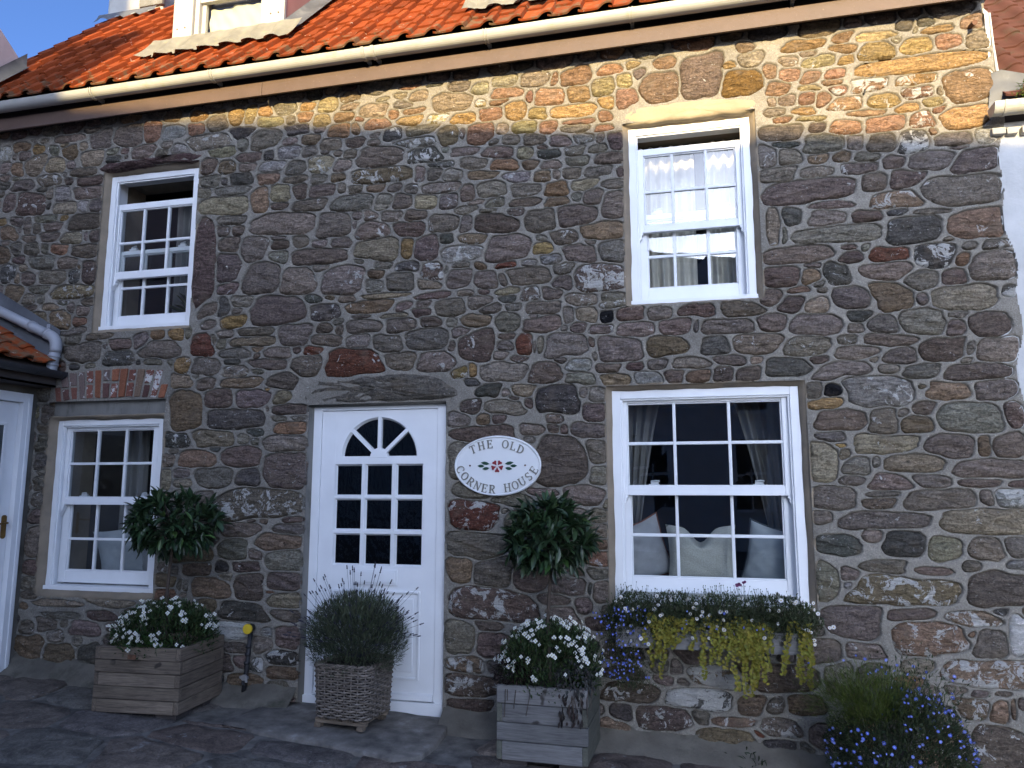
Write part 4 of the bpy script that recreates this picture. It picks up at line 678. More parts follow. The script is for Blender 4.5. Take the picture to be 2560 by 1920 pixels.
def outline_polar(pts, n=64):
    """even samples along an outline, returned as angle / radius about its middle"""
    pts = np.array(pts, float)
    c = np.array([(pts[:, 0].min() + pts[:, 0].max()) / 2, (pts[:, 1].min() + pts[:, 1].max()) / 2])
    seg = np.roll(pts, -1, 0) - pts
    L = np.hypot(seg[:, 0], seg[:, 1]); cum = np.concatenate([[0], np.cumsum(L)])
    out = []
    r = np.random.default_rng(int(abs(c[0]) * 1000))
    for k in range(n):
        s = cum[-1] * k / n
        q = min(int(np.searchsorted(cum, s, 'right') - 1), len(pts) - 1)
        t = (s - cum[q]) / L[q]
        nn = np.array([seg[q][1], -seg[q][0]]) / L[q]
        out.append(pts[q] + seg[q] * t + nn * r.uniform(-.006, .006))
    out = np.array(out)
    out = 0.2 * np.roll(out, 1, 0) + 0.6 * out + 0.2 * np.roll(out, -1, 0)
    d = out - c
    return c, np.arctan2(d[:, 1], d[:, 0]), np.hypot(d[:, 0], d[:, 1])

def build_wall():
    nx = int((WX1 - WX0) / DR); nz = int((WZ1 - WZ0) / DR)
    gx = WX0 + (np.arange(nx) + 0.5) * DR; gz = WZ0 + (np.arange(nz) + 0.5) * DR
    X, Z = np.meshgrid(gx, gz)
    dobs = np.full(X.shape, 1e9)
    for r_ in HOLE.values(): dobs = np.minimum(dobs, poly_sd(rect_pts(r_), X, Z))
    for p_ in (LINTEL_UL, LINTEL_DOOR, LINTEL_UR, ARCH): dobs = np.minimum(dobs, poly_sd(p_, X, Z) - 0.006)
    best = np.full(X.shape, 9.0); second = np.full(X.shape, 9.0); label = np.full(X.shape, -1, np.int32)
    st = []
    def fdist(s, xx, zz):
        u = (xx - s['x']) / s['a']; v = (zz - s['z']) / s['b']
        uu = u * (1 + s['k1'] * v) + s['k3'] * v; vv = v * (1 + s['k2'] * u) + s['k4'] * u
        return ((np.abs(uu) ** s['n'] + np.abs(vv) ** s['n']) ** (1 / s['n']) - 1) * min(s['a'], s['b'])
    def put(s):
        i = len(st); st.append(s)
        m = 0.07
        i0 = max(0, int((s['x'] - s['a'] * 1.5 - m - WX0) / DR)); i1 = min(nx, int((s['x'] + s['a'] * 1.5 + m - WX0) / DR) + 1)
        j0 = max(0, int((s['z'] - s['b'] * 1.5 - m - WZ0) / DR)); j1 = min(nz, int((s['z'] + s['b'] * 1.5 + m - WZ0) / DR) + 1)
        if i1 <= i0 or j1 <= j0: return
        d = fdist(s, X[j0:j1, i0:i1], Z[j0:j1, i0:i1])
        bb = best[j0:j1, i0:i1]; ss = second[j0:j1, i0:i1]; ll = label[j0:j1, i0:i1]
        m1 = d < bb
        ss[:] = np.where(m1, bb, np.minimum(ss, d)); bb[m1] = d[m1]; ll[m1] = i
    for tok in STONES.split():
        p = tok.split(',')
        r = np.random.default_rng(abs(int(p[0])) * 7 + abs(int(p[1])))
        a, b = int(p[2]) / 1000, int(p[3]) / 1000
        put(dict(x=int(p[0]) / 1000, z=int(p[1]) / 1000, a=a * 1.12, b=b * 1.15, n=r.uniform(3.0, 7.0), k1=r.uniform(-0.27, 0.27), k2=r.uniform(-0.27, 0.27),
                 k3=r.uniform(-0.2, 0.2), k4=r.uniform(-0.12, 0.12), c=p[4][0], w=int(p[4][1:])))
    ntr = len(st)
    ok = (dobs > 0.035) & (X < 1.9)
    r = np.random.default_rng(3)
    for it in range(420):
        fld = np.where(ok, np.minimum(best, 0.085) + r.random(X.shape) * 0.004, -1)
        fld = np.minimum(fld, dobs)
        q = int(fld.argmax()); j, i = divmod(q, nx)
        D = min(best[j, i], 0.085, dobs[j, i])
        if D < 0.026: break
        cc = r.choice(list('gggpppPbktbr'))
        put(dict(x=X[j, i], z=Z[j, i], a=D * r.uniform(1.0, 1.7), b=D * r.uniform(0.7, 0.95), n=r.uniform(2.4, 3.4), k1=r.uniform(-0.2, 0.2), k2=0,
                 k3=r.uniform(-0.2, 0.2), k4=0, c=cc, w=int(r.choice([0, 0, 1, 3]))))
    print('stones', ntr, len(st))
    mask = np.zeros(X.shape, np.float32)
    geo = []
    for i, s in enumerate(st):
        r = np.random.default_rng(1000 + i)
        n = 30 if s['a'] > 0.1 else (24 if s['a'] > 0.05 else 16)
        ang = np.linspace(0, 2 * np.pi, n, endpoint=False)
        ang = np.arctan2(np.sin(ang) * (s['b'] ** 0.6), np.cos(ang) * (s['a'] ** 0.6))
        steps = np.linspace(0.04, 1.0, 44)
        RM = 1.32 * math.hypot(s['a'], s['b'])
        rr = steps[None, :] * RM
        px = s['x'] + rr * np.cos(ang)[:, None]; pz = s['z'] + rr * np.sin(ang)[:, None]
        di = fdist(s, px, pz)
        ii = np.clip(((px - WX0) / DR).astype(int), 0, nx - 1); jj = np.clip(((pz - WZ0) / DR).astype(int), 0, nz - 1)
        oth = np.where(label[jj, ii] == i, second[jj, ii], best[jj, ii])
        jit = 0.075 * min(s['a'], s['b']) * (np.sin(ang * 3 + r.uniform(0, 6)) + 0.7 * np.sin(ang * 5 + r.uniform(0, 6)) + 0.5 * np.sin(ang * 8 + r.uniform(0, 6)))
        good = (di < jit[:, None] + 0.007) & (oth - di > 0.0095) & (dobs[jj, ii] > 0.003) & (px < edge_x(pz) + 0.0)
        bad = ~good
        first = np.where(bad.any(1), bad.argmax(1), 44)
        rad = np.where(first > 0, steps[np.clip(first - 1, 0, 43)] * RM, 0.004)
        for _ in range(2 if n > 16 else 1):
            rad = 0.14 * np.roll(rad, 1) + 0.72 * rad + 0.14 * np.roll(rad, -1)
        rad = rad * (1 + r.uniform(-0.045, 0.03, n))
        if rad.mean() < 0.011: continue
        o = np.argsort(ang); ang = ang[o]; rad = rad[o]
        area = 0.5 * np.sum(rad * np.roll(rad, -1) * np.sin((np.roll(ang, -1) - ang) % (2 * np.pi)))
        if area < 0.0007: continue
        geo.append((area, s, ang, rad, i))
        # mortar mask
        m = rad.max() + 0.02
        i0 = max(0, int((s['x'] - m - WX0) / DR)); i1 = min(nx, int((s['x'] + m - WX0) / DR) + 1)
        j0 = max(0, int((s['z'] - m - WZ0) / DR)); j1 = min(nz, int((s['z'] + m - WZ0) / DR) + 1)
        xx = X[j0:j1, i0:i1] - s['x']; zz = Z[j0:j1, i0:i1] - s['z']
        th = np.arctan2(zz, xx); rc = np.hypot(xx, zz)
        ra = np.interp(th, np.concatenate([ang[-1:] - 2 * np.pi, ang, ang[:1] + 2 * np.pi]), np.concatenate([rad[-1:], rad, rad[:1]]))
        sub = mask[j0:j1, i0:i1]
        sub[:] = np.maximum(sub, np.clip((ra - rc) / 0.008 + 0.45, 0, 3))
    # ---- mortar sheet: proud of the stones' edges, grooved where it meets them
    mk = np.clip(mask, 0, 1)
    y = -0.007 + 0.030 * mk + 0.010 * vnoise(X.shape, 32, 1) + 0.006 * vnoise(X.shape, 11, 2) + 0.005 * vnoise(X.shape, 4, 4)
    inhole = np.zeros(X.shape, bool)
    for r_ in HOLE.values():
        inhole |= (X > r_[0]) & (X < r_[1]) & (Z > r_[2]) & (Z < r_[3])
    kill = (mask > 2.4) | inhole | (X > edge_x(Z) + 0.004)
    V = np.stack([X.ravel(), y.ravel(), Z.ravel()], 1)
    idx = np.arange(nx * nz).reshape(nz, nx)
    a = idx[:-1, :-1]; b = idx[:-1, 1:]; c = idx[1:, 1:]; d = idx[1:, :-1]
    kf = kill[:-1, :-1] | kill[:-1, 1:] | kill[1:, 1:] | kill[1:, :-1]
    F = np.stack([a[~kf], b[~kf], c[~kf], d[~kf]], 1)
    used = np.zeros(nx * nz, bool); used[F.ravel()] = True
    remap = np.cumsum(used) - 1
    V = V[used]; F = remap[F]
    V = V - np.array([HX, 0, -0.15])
    wall = link('wall', np_mesh('wall', V, F, M['mortar'], True), house)
    # ---- stones: the 300 largest in view one by one, the rest as one mass
    geo.sort(key=lambda g: -g[0] * (1.0 if -5.9 < g[1]['x'] < 2.0 and g[1]['z'] > -0.2 else 0.1))
    sv, sf, sc, sw = [], [], [], []
    base = np.array([HX, 0, -0.15])
    nobj = 0
    for q, (area, s, ang, rad, i) in enumerate(geo):
        r = np.random.default_rng(5000 + i)
        V, F = stone_geometry(s['x'], s['z'], ang, rad, s['a'], s['b'], 9000 + i)
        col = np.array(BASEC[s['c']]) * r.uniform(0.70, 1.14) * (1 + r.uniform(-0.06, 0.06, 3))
        w = max(s['w'], 3.0 * r.random() ** 2.2) + r.uniform(-0.3, 0.3)
        if nobj < 296:
            me = bpy.data.meshes.new('stone')
            o = np.array([s['x'], 0, s['z']])
            me.from_pydata((V - o).tolist(), [], F)
            me.shade_smooth()
            me.materials.append(M['stone'])
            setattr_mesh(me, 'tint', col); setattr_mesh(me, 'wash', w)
            link('stone', me, wall, tuple(o - base))
            nobj += 1
        else:
            b0 = sum(len(v) for v in sv)
            sv.append(V - base); sf.extend([tuple(k + b0 for k in f) for f in F])
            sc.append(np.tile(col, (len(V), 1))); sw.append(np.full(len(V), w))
    me = bpy.data.meshes.new('small_stones')
    me.from_pydata(np.concatenate(sv).tolist(), [], sf)
    me.shade_smooth(); me.materials.append(M['stone'])
    setattr_mesh(me, 'tint', np.concatenate(sc)); setattr_mesh(me, 'wash', np.concatenate(sw))
    so = link('small_stones', me, wall)
    so['kind'] = 'stuff'
    # ---- lintels
    def lintel(name, pts, mat, col, w, proud, seed, rough=1.7):
        c, an, ra = outline_polar(pts)
        r = np.random.default_rng(seed)
        V, F = stone_geometry(c[0], c[1], an, ra, 0.2, 0.1, seed, proud, rough)
        me = bpy.data.meshes.new(name)
        me.from_pydata((V - np.array([c[0], 0, c[1]])).tolist(), [], F)
        me.shade_smooth(); me.materials.append(mat)
        setattr_mesh(me, 'tint', np.array(col)); setattr_mesh(me, 'wash', float(w))
        return link(name, me, wall, (c[0] - HX, 0, c[1] + 0.15))
    lintel('lintel_stone', LINTEL_UL, M['stone'], (0.10, 0.062, 0.058), 0.5, 1.3, 21)
    lintel('lintel_stone', LINTEL_DOOR, M['stone'], (0.145, 0.128, 0.105), 1.5, 1.7, 22)
    lintel('rendered_lintel', LINTEL_UR, M['lintel_render'], (0, 0, 0), 0, 0.85, 23, 0.35)
    return wall

wall = build_wall()

# wall core behind the facing, with the window openings left free
def wall_core():
    mb = MB()
    ops = [(a + 0.004, b - 0.004, c + 0.004, d - 0.004) for (a, b, c, d) in OPEN.values()]
    xs = sorted(set([-6.62, 1.93] + [v for o in ops for v in o[:2]]))
    zs = sorted(set([-0.4, 4.56] + [v for o in ops for v in o[2:]]))
    for i in range(len(xs) - 1):
        run = None
        for j in range(len(zs) - 1):
            cx = (xs[i] + xs[i + 1]) / 2; cz = (zs[j] + zs[j + 1]) / 2
            inside = any(o[0] < cx < o[1] and o[2] < cz < o[3] for o in ops)
            if not inside:
                run = [zs[j], zs[j + 1]] if run is None else [run[0], zs[j + 1]]
            if (inside or j == len(zs) - 2) and run is not None:
                mb.box(xs[i], xs[i + 1], 0.062, 0.46, run[0], run[1]); run = None
    mb.build('wall_core', M['reveal'], house)
wall_core()

# brick arch over the lower left window, cement panel under it
def brick_arch():
    pal = {'o': (0.23, 0.09, 0.05), 'd': (0.10, 0.052, 0.045), 'r': (0.18, 0.075, 0.055), 't': (0.17, 0.115, 0.08), 'g': (0.16, 0.115, 0.10)}
    slots = [('r0',), ('g1', 'd4'), ('g2', 'r1'), ('g3',), ('r6', 'r5'), ('o0',), ('g4', 'd3'), ('o0', 'r5'), ('o0',), ('r4', 'r5'), ('t0',), ('r6', 'd0'), ('r8',), ('o0',)]
    n = len(slots)
    rr = random.Random(4)
    for i, s in enumerate(slots):
        u = (i + 0.5) / n * 2 - 1
        xb = -4.575 + u * 0.525
        lean = u * 0.26
        zb = 2.168 + 0.022 * (1 - u * u)
        H = 0.232 - 0.02 * abs(u) if i not in (0, n - 1) else 0.11
        if len(s) == 1: segs = [(0, H)]
        else:
            k = rr.uniform(0.42, 0.55) * H
            segs = [(0, k - 0.009), (k + 0.009, H)]
        for (h0, h1), code in zip(segs, reversed(s)):
            w = rr.uniform(0.0235, 0.0275)
            pts = []
            for (sx, h) in ((-1, h0), (1, h0), (1, h1), (-1, h1)):
                ww = w * (1 + 0.25 * h / 0.23)
                pts.append((xb + lean * h + sx * ww + rr.uniform(-.003, .003), zb + h + rr.uniform(-.004, .004)))
            mb = MB().prism(pts, -0.014 - rr.uniform(0, 0.008), 0.06)
            o = mb.build('brick', M['brick'], wall, bevel=0.004, seg=1)
            setattr_mesh(o.data, 'tint', np.array(pal[code[0]]) * rr.uniform(0.85, 1.15)); setattr_mesh(o.data, 'wash', float(code[1]))
    MB().box(-5.146, -4.054, 0.035, 0.12, 2.0215, 2.19).build('cement_panel', M['concrete'], wall, bevel=0.004)
    MB().box(-5.17, -4.03, 0.006, 0.08, 2.172, 2.188).build('arch_bedding', M['mortar'], wall)
brick_arch()

def reveal(k, mat, wob=0.006, lap=0.006):
    """sloping render between the rubble edge and the timber frame, lapping a little over the timber"""
    a, b, c, d = OPEN[k]; ha, hb, hc, hd = HOLE[k]
    if k == 'LL': hd = 2.03
    r = np.random.default_rng(hash(k) % 1000 if False else sum(map(ord, k)))
    inner = []; outer = []; mid = []
    def side(p0, p1, q0, q1, n):
        for i in range(n):
            t = i / n
            inner.append((p0[0] + (p1[0] - p0[0]) * t, p0[1] + (p1[1] - p0[1]) * t)); outer.append((q0[0] + (q1[0] - q0[0]) * t, q0[1] + (q1[1] - q0[1]) * t))
    L = lap
    side((a + L, c + L), (b - L, c + L), (ha, hc), (hb, hc), 24)
    side((b - L, c + L), (b - L, d - L), (hb, hc), (hb, hd), 30)
    side((b - L, d - L), (a + L, d - L), (hb, hd), (ha, hd), 24)
    side((a + L, d - L), (a + L, c + L), (ha, hd), (ha, hc), 30)
    n = len(inner)
    inner = np.array(inner); outer = np.array(outer)
    cen = np.array([(a + b) / 2, (c + d) / 2])
    w1 = np.convolve(np.tile(r.uniform(-1, 1, n), 3), [.25, .5, .25], 'same')[n:2 * n] * wob
    dirn = np.sign(inner - cen) * (np.abs(inner - cen) / np.array([b - a, d - c]) > 0.49)
    inn = inner + dirn * w1[:, None]
    out = outer + dirn * 0.012 + dirn * (np.convolve(np.tile(r.uniform(-1, 1, n), 3), [.25, .5, .25], 'same')[n:2 * n] * 0.006)[:, None]
    V = [(x, 0.058, z) for x, z in inn] + [(x, 0.044, z) for x, z in inn] + \
        [(0.55 * x1 + 0.45 * x0, 0.018 + r.uniform(-.004, .004), 0.55 * z1 + 0.45 * z0) for (x0, z0), (x1, z1) in zip(inn, out)] + \
        [(x, -0.004 + r.uniform(-.004, .004), z) for x, z in out] + [(x, 0.03, z) for x, z in out + dirn * 0.01]
    F = []
    for q in range(4):
        for i in range(n):
            j = (i + 1) % n
            F.append((q * n + i, q * n + j, (q + 1) * n + j, (q + 1) * n + i))
    mb = MB().add(V, F)
    mb.build('render_reveal', mat, wall, smooth=True)
for k in ('UL', 'UR', 'LL', 'LR'): reveal(k, M['reveal'])
# the door stands in a cement-lined recess
mb = MB()
a, b, c, d = OPEN['DO']; ha, hb, hc, hd = HOLE['DO']
for (x0, x1) in ((ha - 0.03, a + 0.004), (b - 0.004, hb + 0.03)):
    pass
zz = np.linspace(-0.16, hd, 26)
rr = np.random.default_rng(8)
for (xo, xi) in ((ha - 0.022, a + 0.003), (hb + 0.022, b - 0.003)):
    V = []
    for z in zz:
        V += [(xo + rr.uniform(-.006, .006), -0.002, z), ((xo + xi) / 2 + rr.uniform(-.004, .004), 0.022, z), (xi, 0.052, z)]
    F = []
    for i in range(len(zz) - 1):
        for q in range(2):
            F.append((i * 3 + q, i * 3 + q + 1, i * 3 + q + 4, i * 3 + q + 3))
    mb.add(V, F)
mb.box(a - 0.04, b + 0.04, 0.01, 0.08, d + 0.001, d + 0.03)
mb.build('render_reveal', M['concrete'], wall, smooth=True)

# ------------------------------------------------------------------ sash windows
def sash(win, x0, x1, z0, z1, y0, y1, gx0, gx1, gz0, gz1, hb, bars, glass=True):
    mb = MB()
    mb.box(x0, gx0, y0, y1, z0, z1); mb.box(gx1, x1, y0, y1, z0, z1)
    mb.box(gx0, gx1, y0 + .0015, y1, z0, gz0); mb.box(gx0, gx1, y0 + .0015, y1, gz1, z1)
    s = mb.build('sash', M['white'], win, bevel=0.004, seg=2)
    w = 0.0105
    mb = MB()
    for bx in bars: mb.box(bx - w, bx + w, y0 + .008, y1 - .004, gz0, gz1)
    xs = [gx0] + list(bars) + [gx1]
    for i in range(3):
        mb.box(xs[i] + (w if i else 0), xs[i + 1] - (w if i < 2 else 0), y0 + .009, y1 - .005, hb - w, hb + w)
    # glazing mouldings round the daylight opening
    e = 0.010
    mb.box(gx0, gx0 + e, y0 + .012, y1 - .006, gz0 + e, gz1 - e); mb.box(gx1 - e, gx1, y0 + .012, y1 - .006, gz0 + e, gz1 - e)
    mb.box(gx0, gx1, y0 + .012, y1 - .006, gz0, gz0 + e); mb.box(gx0, gx1, y0 + .012, y1 - .006, gz1 - e, gz1)
    mb.build('glazing_bars', M['white_bead'], win, bevel=0.0045, seg=2)
    ym = (y0 + y1) / 2 + 0.004
    for i in range(3):
        for (za, zb) in ((gz0, hb), (hb, gz1)):
            t = rng.uniform(-0.0015, 0.0015)
            MB().add([(xs[i], ym, za), (xs[i + 1], ym + t, za), (xs[i + 1], ym + t, zb), (xs[i], ym - t, zb)], [(0, 1, 2, 3)]).build('pane', M['glass'], win)
    return s

def window(k, lw, up, lo, gx, bars, label):
    """up/lo = (z0, z1, glass z0, glass z1, bar z)"""
    a, b, c, d = OPEN[k]
    sx0, sx1 = a + lw - 0.018, b - lw + 0.018
    mb = MB()
    sill = 0.028
    mb.box(a, a + lw, 0.05, 0.08, c + sill, d); mb.box(b - lw, b, 0.05, 0.08, c + sill, d)
    mb.box(a + lw, b - lw, 0.0515, 0.08, d - lw, d)
    # staff bead
    e = 0.012
    mb.box(a + lw, a + lw + e, 0.062, 0.085, c + sill, d - lw); mb.box(b - lw - e, b - lw, 0.062, 0.085, c + sill, d - lw)
    mb.box(a + lw + e, b - lw - e, 0.063, 0.085, d - lw - e, d - lw)
    # box behind
    mb.box(a, a + lw - 0.02, 0.08, 0.21, c + sill, d); mb.box(b - lw + 0.02, b, 0.08, 0.21, c + sill, d)
    mb.box(a, b, 0.0805, 0.21, d - lw + 0.02, d - 0.001)
    w = mb.build('sash_window', M['white'], house, bevel=0.0035, seg=2)
    w['label'] = label
    MB().box(a - 0.004, b + 0.004, 0.036, 0.22, c - 0.006, c + sill).build('sill', M['white'], w, bevel=0.004)
    if up: sash(w, sx0, sx1, up[0], up[1], 0.090, 0.128, gx[0], gx[1], up[2], up[3], up[4], bars)
    sash(w, sx0 + .002, sx1 - .002, lo[0], lo[1], 0.134, 0.172, gx[0] + .012, gx[1] - .012, lo[2], lo[3], lo[4], [v for v in bars])
    # horns under the upper sash
    for sgn, x in ((1, sx0 + 0.001), (-1, sx1 - 0.001)):
        prof = [(0, 0), (0.052, 0), (0.054, -0.014), (0.044, -0.021), (0.044, -0.040), (0.029, -0.058), (0.017, -0.082), (0.0, -0.092)]
        MB().prism([(x + sgn * p, up[0] + q) for p, q in prof], 0.088, 0.127).build('sash_horn', M['white'], w, bevel=0.002, seg=1)
    # catches on the lower sash's top rail
    for t in (0.2, 0.8):
        x = sx0 + (sx1 - sx0) * t
        mb = MB().box(x - .035, x + .035, 0.132, 0.165, lo[1], lo[1] + .014).box(x - .022, x + .03, 0.138, 0.155, lo[1] + .014, lo[1] + .028)
        mb.tube([(x - .02, .146, lo[1] + .032), (x + .012, .135, lo[1] + .036), (x + .036, .128, lo[1] + .034)], .006, 6)
        mb.build('sash_catch', M['metal_white'], w)
    return w
window('UL', 0.054, (3.207, 3.868, 3.266, 3.815, 3.523), (2.795, 3.465, 2.893, 3.43, 3.14), (-4.697, -3.984), (-4.462, -4.222), 'upper sash window slid part open above the brick arch')
window('UR', 0.056, (3.253, 3.875, 3.306, 3.826, 3.554), (2.755, 3.40, 2.856, 3.36, 3.088), (-0.280, 0.353), (-0.080, 0.152), 'sash window lowered at its top under the rendered lintel')
window('LL', 0.050, (1.329, 1.967, 1.384, 1.937, 1.661), (0.705, 1.388, 0.80, 1.345, 1.052), (-5.019, -4.217), (-4.749, -4.480), 'sash window under the red brick arch')
window('LR', 0.062, (1.415, 2.066, 1.474, 2.040, 1.764), (0.775, 1.476, 0.872, 1.43, 1.149), (-0.436, 0.574), (-0.118, 0.240), 'large sash window with cushions behind it')

# ------------------------------------------------------------------ front door
def door():
    a, b, c, d = OPEN['DO']
    lx0, lx1, lz0, lz1 = -2.711, -1.797, 0.002, 2.036
    yf, yb = 0.062, 0.106
    mb = MB()
    colx = [(-2.598, -2.381), (-2.357, -2.142), (-2.116, -1.903)]
    rowz = [(1.402, 1.639), (1.155, 1.387), (0.906, 1.135)]
    mb.box(lx0, -2.598, yf, yb, lz0, lz1); mb.box(-1.903, lx1, yf, yb, lz0, lz1)          # stiles
    for (x0, x1) in ((-2.381, -2.357), (-2.142, -2.116)): mb.box(x0, x1, yf + .0012, yb, 0.906, 1.639)
    for (x0, x1) in colx:
        for (z0, z1) in ((1.387, 1.402), (1.135, 1.155)): mb.box(x0, x1, yf + .0012, yb, z0, z1)
    mb.box(-2.598, -1.903, yf + .001, yb, lz0, 0.906)
    mb.box(-2.598, -1.903, yf + .001, yb, 1.639, 1.685)
    # head of the leaf with the half-round light cut out
    cx, cz, Rr = -2.2505, 1.685, 0.300
    n = 26
    arc = [(cx + Rr * math.cos(math.pi * i / n), cz + Rr * math.sin(math.pi * i / n)) for i in range(n + 1)]
    outp = []
    x0, x1, z1 = -2.598, -1.903, lz1
    for (x, z) in arc:
        dx, dz = x - cx, z - cz
        t = min((x1 - cx) / dx if dx > 1e-9 else 1e9, (x0 - cx) / dx if dx < -1e-9 else 1e9, (z1 - cz) / dz if dz > 1e-9 else 1e9)
        outp.append((cx + dx * t, cz + dz * t))
    V = []; F = []
    for (p, q) in zip(arc, outp): V += [(p[0], yf + .001, p[1]), (q[0], yf + .001, q[1]), (p[0], yb, p[1]), (q[0], yb, q[1])]
    for i in range(n):
        A = i * 4; B = A + 4
        F += [(A, A + 1, B + 1, B), (A, B, B + 2, A + 2), (A + 2, B + 2, B + 3, A + 3)]
    for cxx, sx in ((x1, 1), (x0, -1)):     # corner fillers
        i = min(range(n), key=lambda q: 0 if (outp[q][1] < z1 - 1e-6) != (outp[q + 1][1] < z1 - 1e-6) and (outp[q][0] - cx) * sx > 0 else 1)
        k = len(V)
        V += [(outp[i][0], yf + .001, outp[i][1]), (cxx, yf + .001, z1), (outp[i + 1][0], yf + .001, outp[i + 1][1])]
        F.append((k, k + 1, k + 2))
    mb.add(V, F)
    leaf = mb.build('front_door', M['white'], house)
    leaf['label'] = 'white panelled door with fanlight and nine small panes'
    fm = MB()
    fm.box(a, lx0 - .003, 0.050, 0.16, -0.05, d); fm.box(lx1 + .003, b, 0.050, 0.16, -0.05, d); fm.box(lx0 - .003, lx1 + .003, 0.0512, 0.16, lz1 + .003, d)
    fm.box(a, b, 0.03, 0.2, -0.10, -0.004)
    fm.build('door_frame', M['white'], leaf, bevel=0.004)
    # fan mullions and hub
    mm = MB()
    for an in (90, 137, 43):
        t = R(an)
        Mx = Matrix.Translation((cx, 0, cz)) @ Matrix.Rotation(-t, 4, 'Y')
        mm.box(0.06, Rr + .003, yf + .003, yb - .003, -0.0145, 0.0145, Mx)
    hub = [(cx + 0.072 * math.cos(math.pi * i / 12), cz + 0.072 * math.sin(math.pi * i / 12)) for i in range(13)]
    mm.prism(hub, yf + .002, yb - .002)
    mm.build('fan_mullion', M['white'], leaf, bevel=0.004)
    # bevelled glazing beads
    bd = MB()
    def frame_bead(x0, x1, z0, z1):
        e = 0.013
        for (p, q) in (((x0, z0), (x1, z0)), ((x1, z0), (x1, z1)), ((x1, z1), (x0, z1)), ((x0, z1), (x0, z0))):
            ix = lambda t: t[0] + (e if t[0] == x0 else -e); iz = lambda t: t[1] + (e if t[1] == z0 else -e)
            bd.add([(p[0], yf + .006, p[1]), (q[0], yf + .006, q[1]), (ix(q), yf + .026, iz(q)), (ix(p), yf + .026, iz(p))], [(0, 1, 2, 3)])
    for (x0, x1) in colx:
        for (z0, z1) in rowz:
            frame_bead(x0, x1, z0, z1)
            MB().add([(x0, yf + .027, z0), (x1, yf + .027, z0), (x1, yf + .027, z1), (x0, yf + .027, z1)], [(0, 1, 2, 3)]).build('pane', M['glass_wavy'], leaf)
    bd.build('glazing_bead', M['white_bead'], leaf)
    for (t0, t1) in ((0, 43), (43, 90), (90, 137), (137, 180)):
        pts = [(cx, cz)] + [(cx + (Rr + .002) * math.cos(R(t0 + (t1 - t0) * i / 8)), cz + (Rr + .002) * math.sin(R(t0 + (t1 - t0) * i / 8))) for i in range(9)]
        MB().add([(x, yf + .03, z) for x, z in pts], [tuple(range(len(pts)))]).build('pane', M['glass_wavy'], leaf)
    rim = MB()
    for r0, yy0, r1, yy1 in ((Rr, yf + .004, Rr - .014, yf + .026),):
        V = []; F = []
        for i in range(n + 1):
            t = math.pi * i / n
            V += [(cx + r0 * math.cos(t), yy0, cz + r0 * math.sin(t)), (cx + r1 * math.cos(t), yy1, cz + r1 * math.sin(t))]
        F = [(2 * i, 2 * i + 1, 2 * i + 3, 2 * i + 2) for i in range(n)]
        rim.add(V, F)
    rim.box(cx - Rr, cx + Rr, yf + .008, yf + .028, cz, cz + .012)
    rim.build('fanlight_bead', M['white_bead'], leaf)
    MB().box(-2.417, -2.083, 0.050, yf + .002, 0.775, 0.882).box(-2.40, -2.10, 0.046, 0.0505, 0.79, 0.868).build('letter_plate', M['white'], leaf, bevel=0.005)
    for (x0, x1) in ((-2.588, -2.300), (-2.195, -1.905)):
        pm = MB()
        z0, z1 = 0.134, 0.738
        e = 0.020
        pm.box(x0, x0 + e, 0.050, yf + .002, z0, z1); pm.box(x1 - e, x1, 0.050, yf + .002, z0, z1)
        pm.box(x0 + e, x1 - e, 0.0505, yf + .002, z0, z0 + e); pm.box(x0 + e, x1 - e, 0.0505, yf + .002, z1 - e, z1)
        pm.box(x0 + .052, x1 - .052, 0.0515, yf + .002, z0 + .052, z1 - .052)
        pm.build('door_panel', M['white'], leaf, bevel=0.007, seg=2)
    MB().prism([(0.062, 0.052), (0.045, 0.04), (0.040, 0.004), (0.062, 0.004)], lx0 + .004, lx1 - .004, axis='x').build('weather_bar', M['white'], leaf, bevel=0.003)
door()

# ------------------------------------------------------------------ shell and rooms behind the windows
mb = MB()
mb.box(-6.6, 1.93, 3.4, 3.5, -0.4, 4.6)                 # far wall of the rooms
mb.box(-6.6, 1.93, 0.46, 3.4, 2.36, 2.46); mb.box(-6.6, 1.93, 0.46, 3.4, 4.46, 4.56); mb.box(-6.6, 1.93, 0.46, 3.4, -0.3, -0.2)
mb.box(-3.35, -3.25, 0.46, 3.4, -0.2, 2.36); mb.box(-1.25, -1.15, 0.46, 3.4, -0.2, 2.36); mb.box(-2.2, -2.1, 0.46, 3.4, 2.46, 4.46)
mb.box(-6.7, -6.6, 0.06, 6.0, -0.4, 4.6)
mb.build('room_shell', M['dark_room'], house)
MB().prism([(0.004, -0.4), (0.004, 4.52), (3.3, 8.2), (6.3, 4.6), (6.3, -0.4)], 1.935, 1.965, axis='x').build('gable_wall', M['whitewash'], house)
MB().box(-6.7, 1.93, 6.2, 6.3, -0.4, 4.6).build('rear_wall', M['reveal'], house)
MB().box(-0.60, 0.72, 0.215, 0.62, 0.735, 0.785).build('window_board', M['white'], house, bevel=0.005)
MB().box(-5.14, -4.06, 0.215, 0.56, 0.645, 0.69).build('window_board', M['white'], house, bevel=0.005)
MB().box(-4.79, -3.89, 0.215, 0.52, 2.725, 2.775).build('window_board', M['white'], house, bevel=0.005)

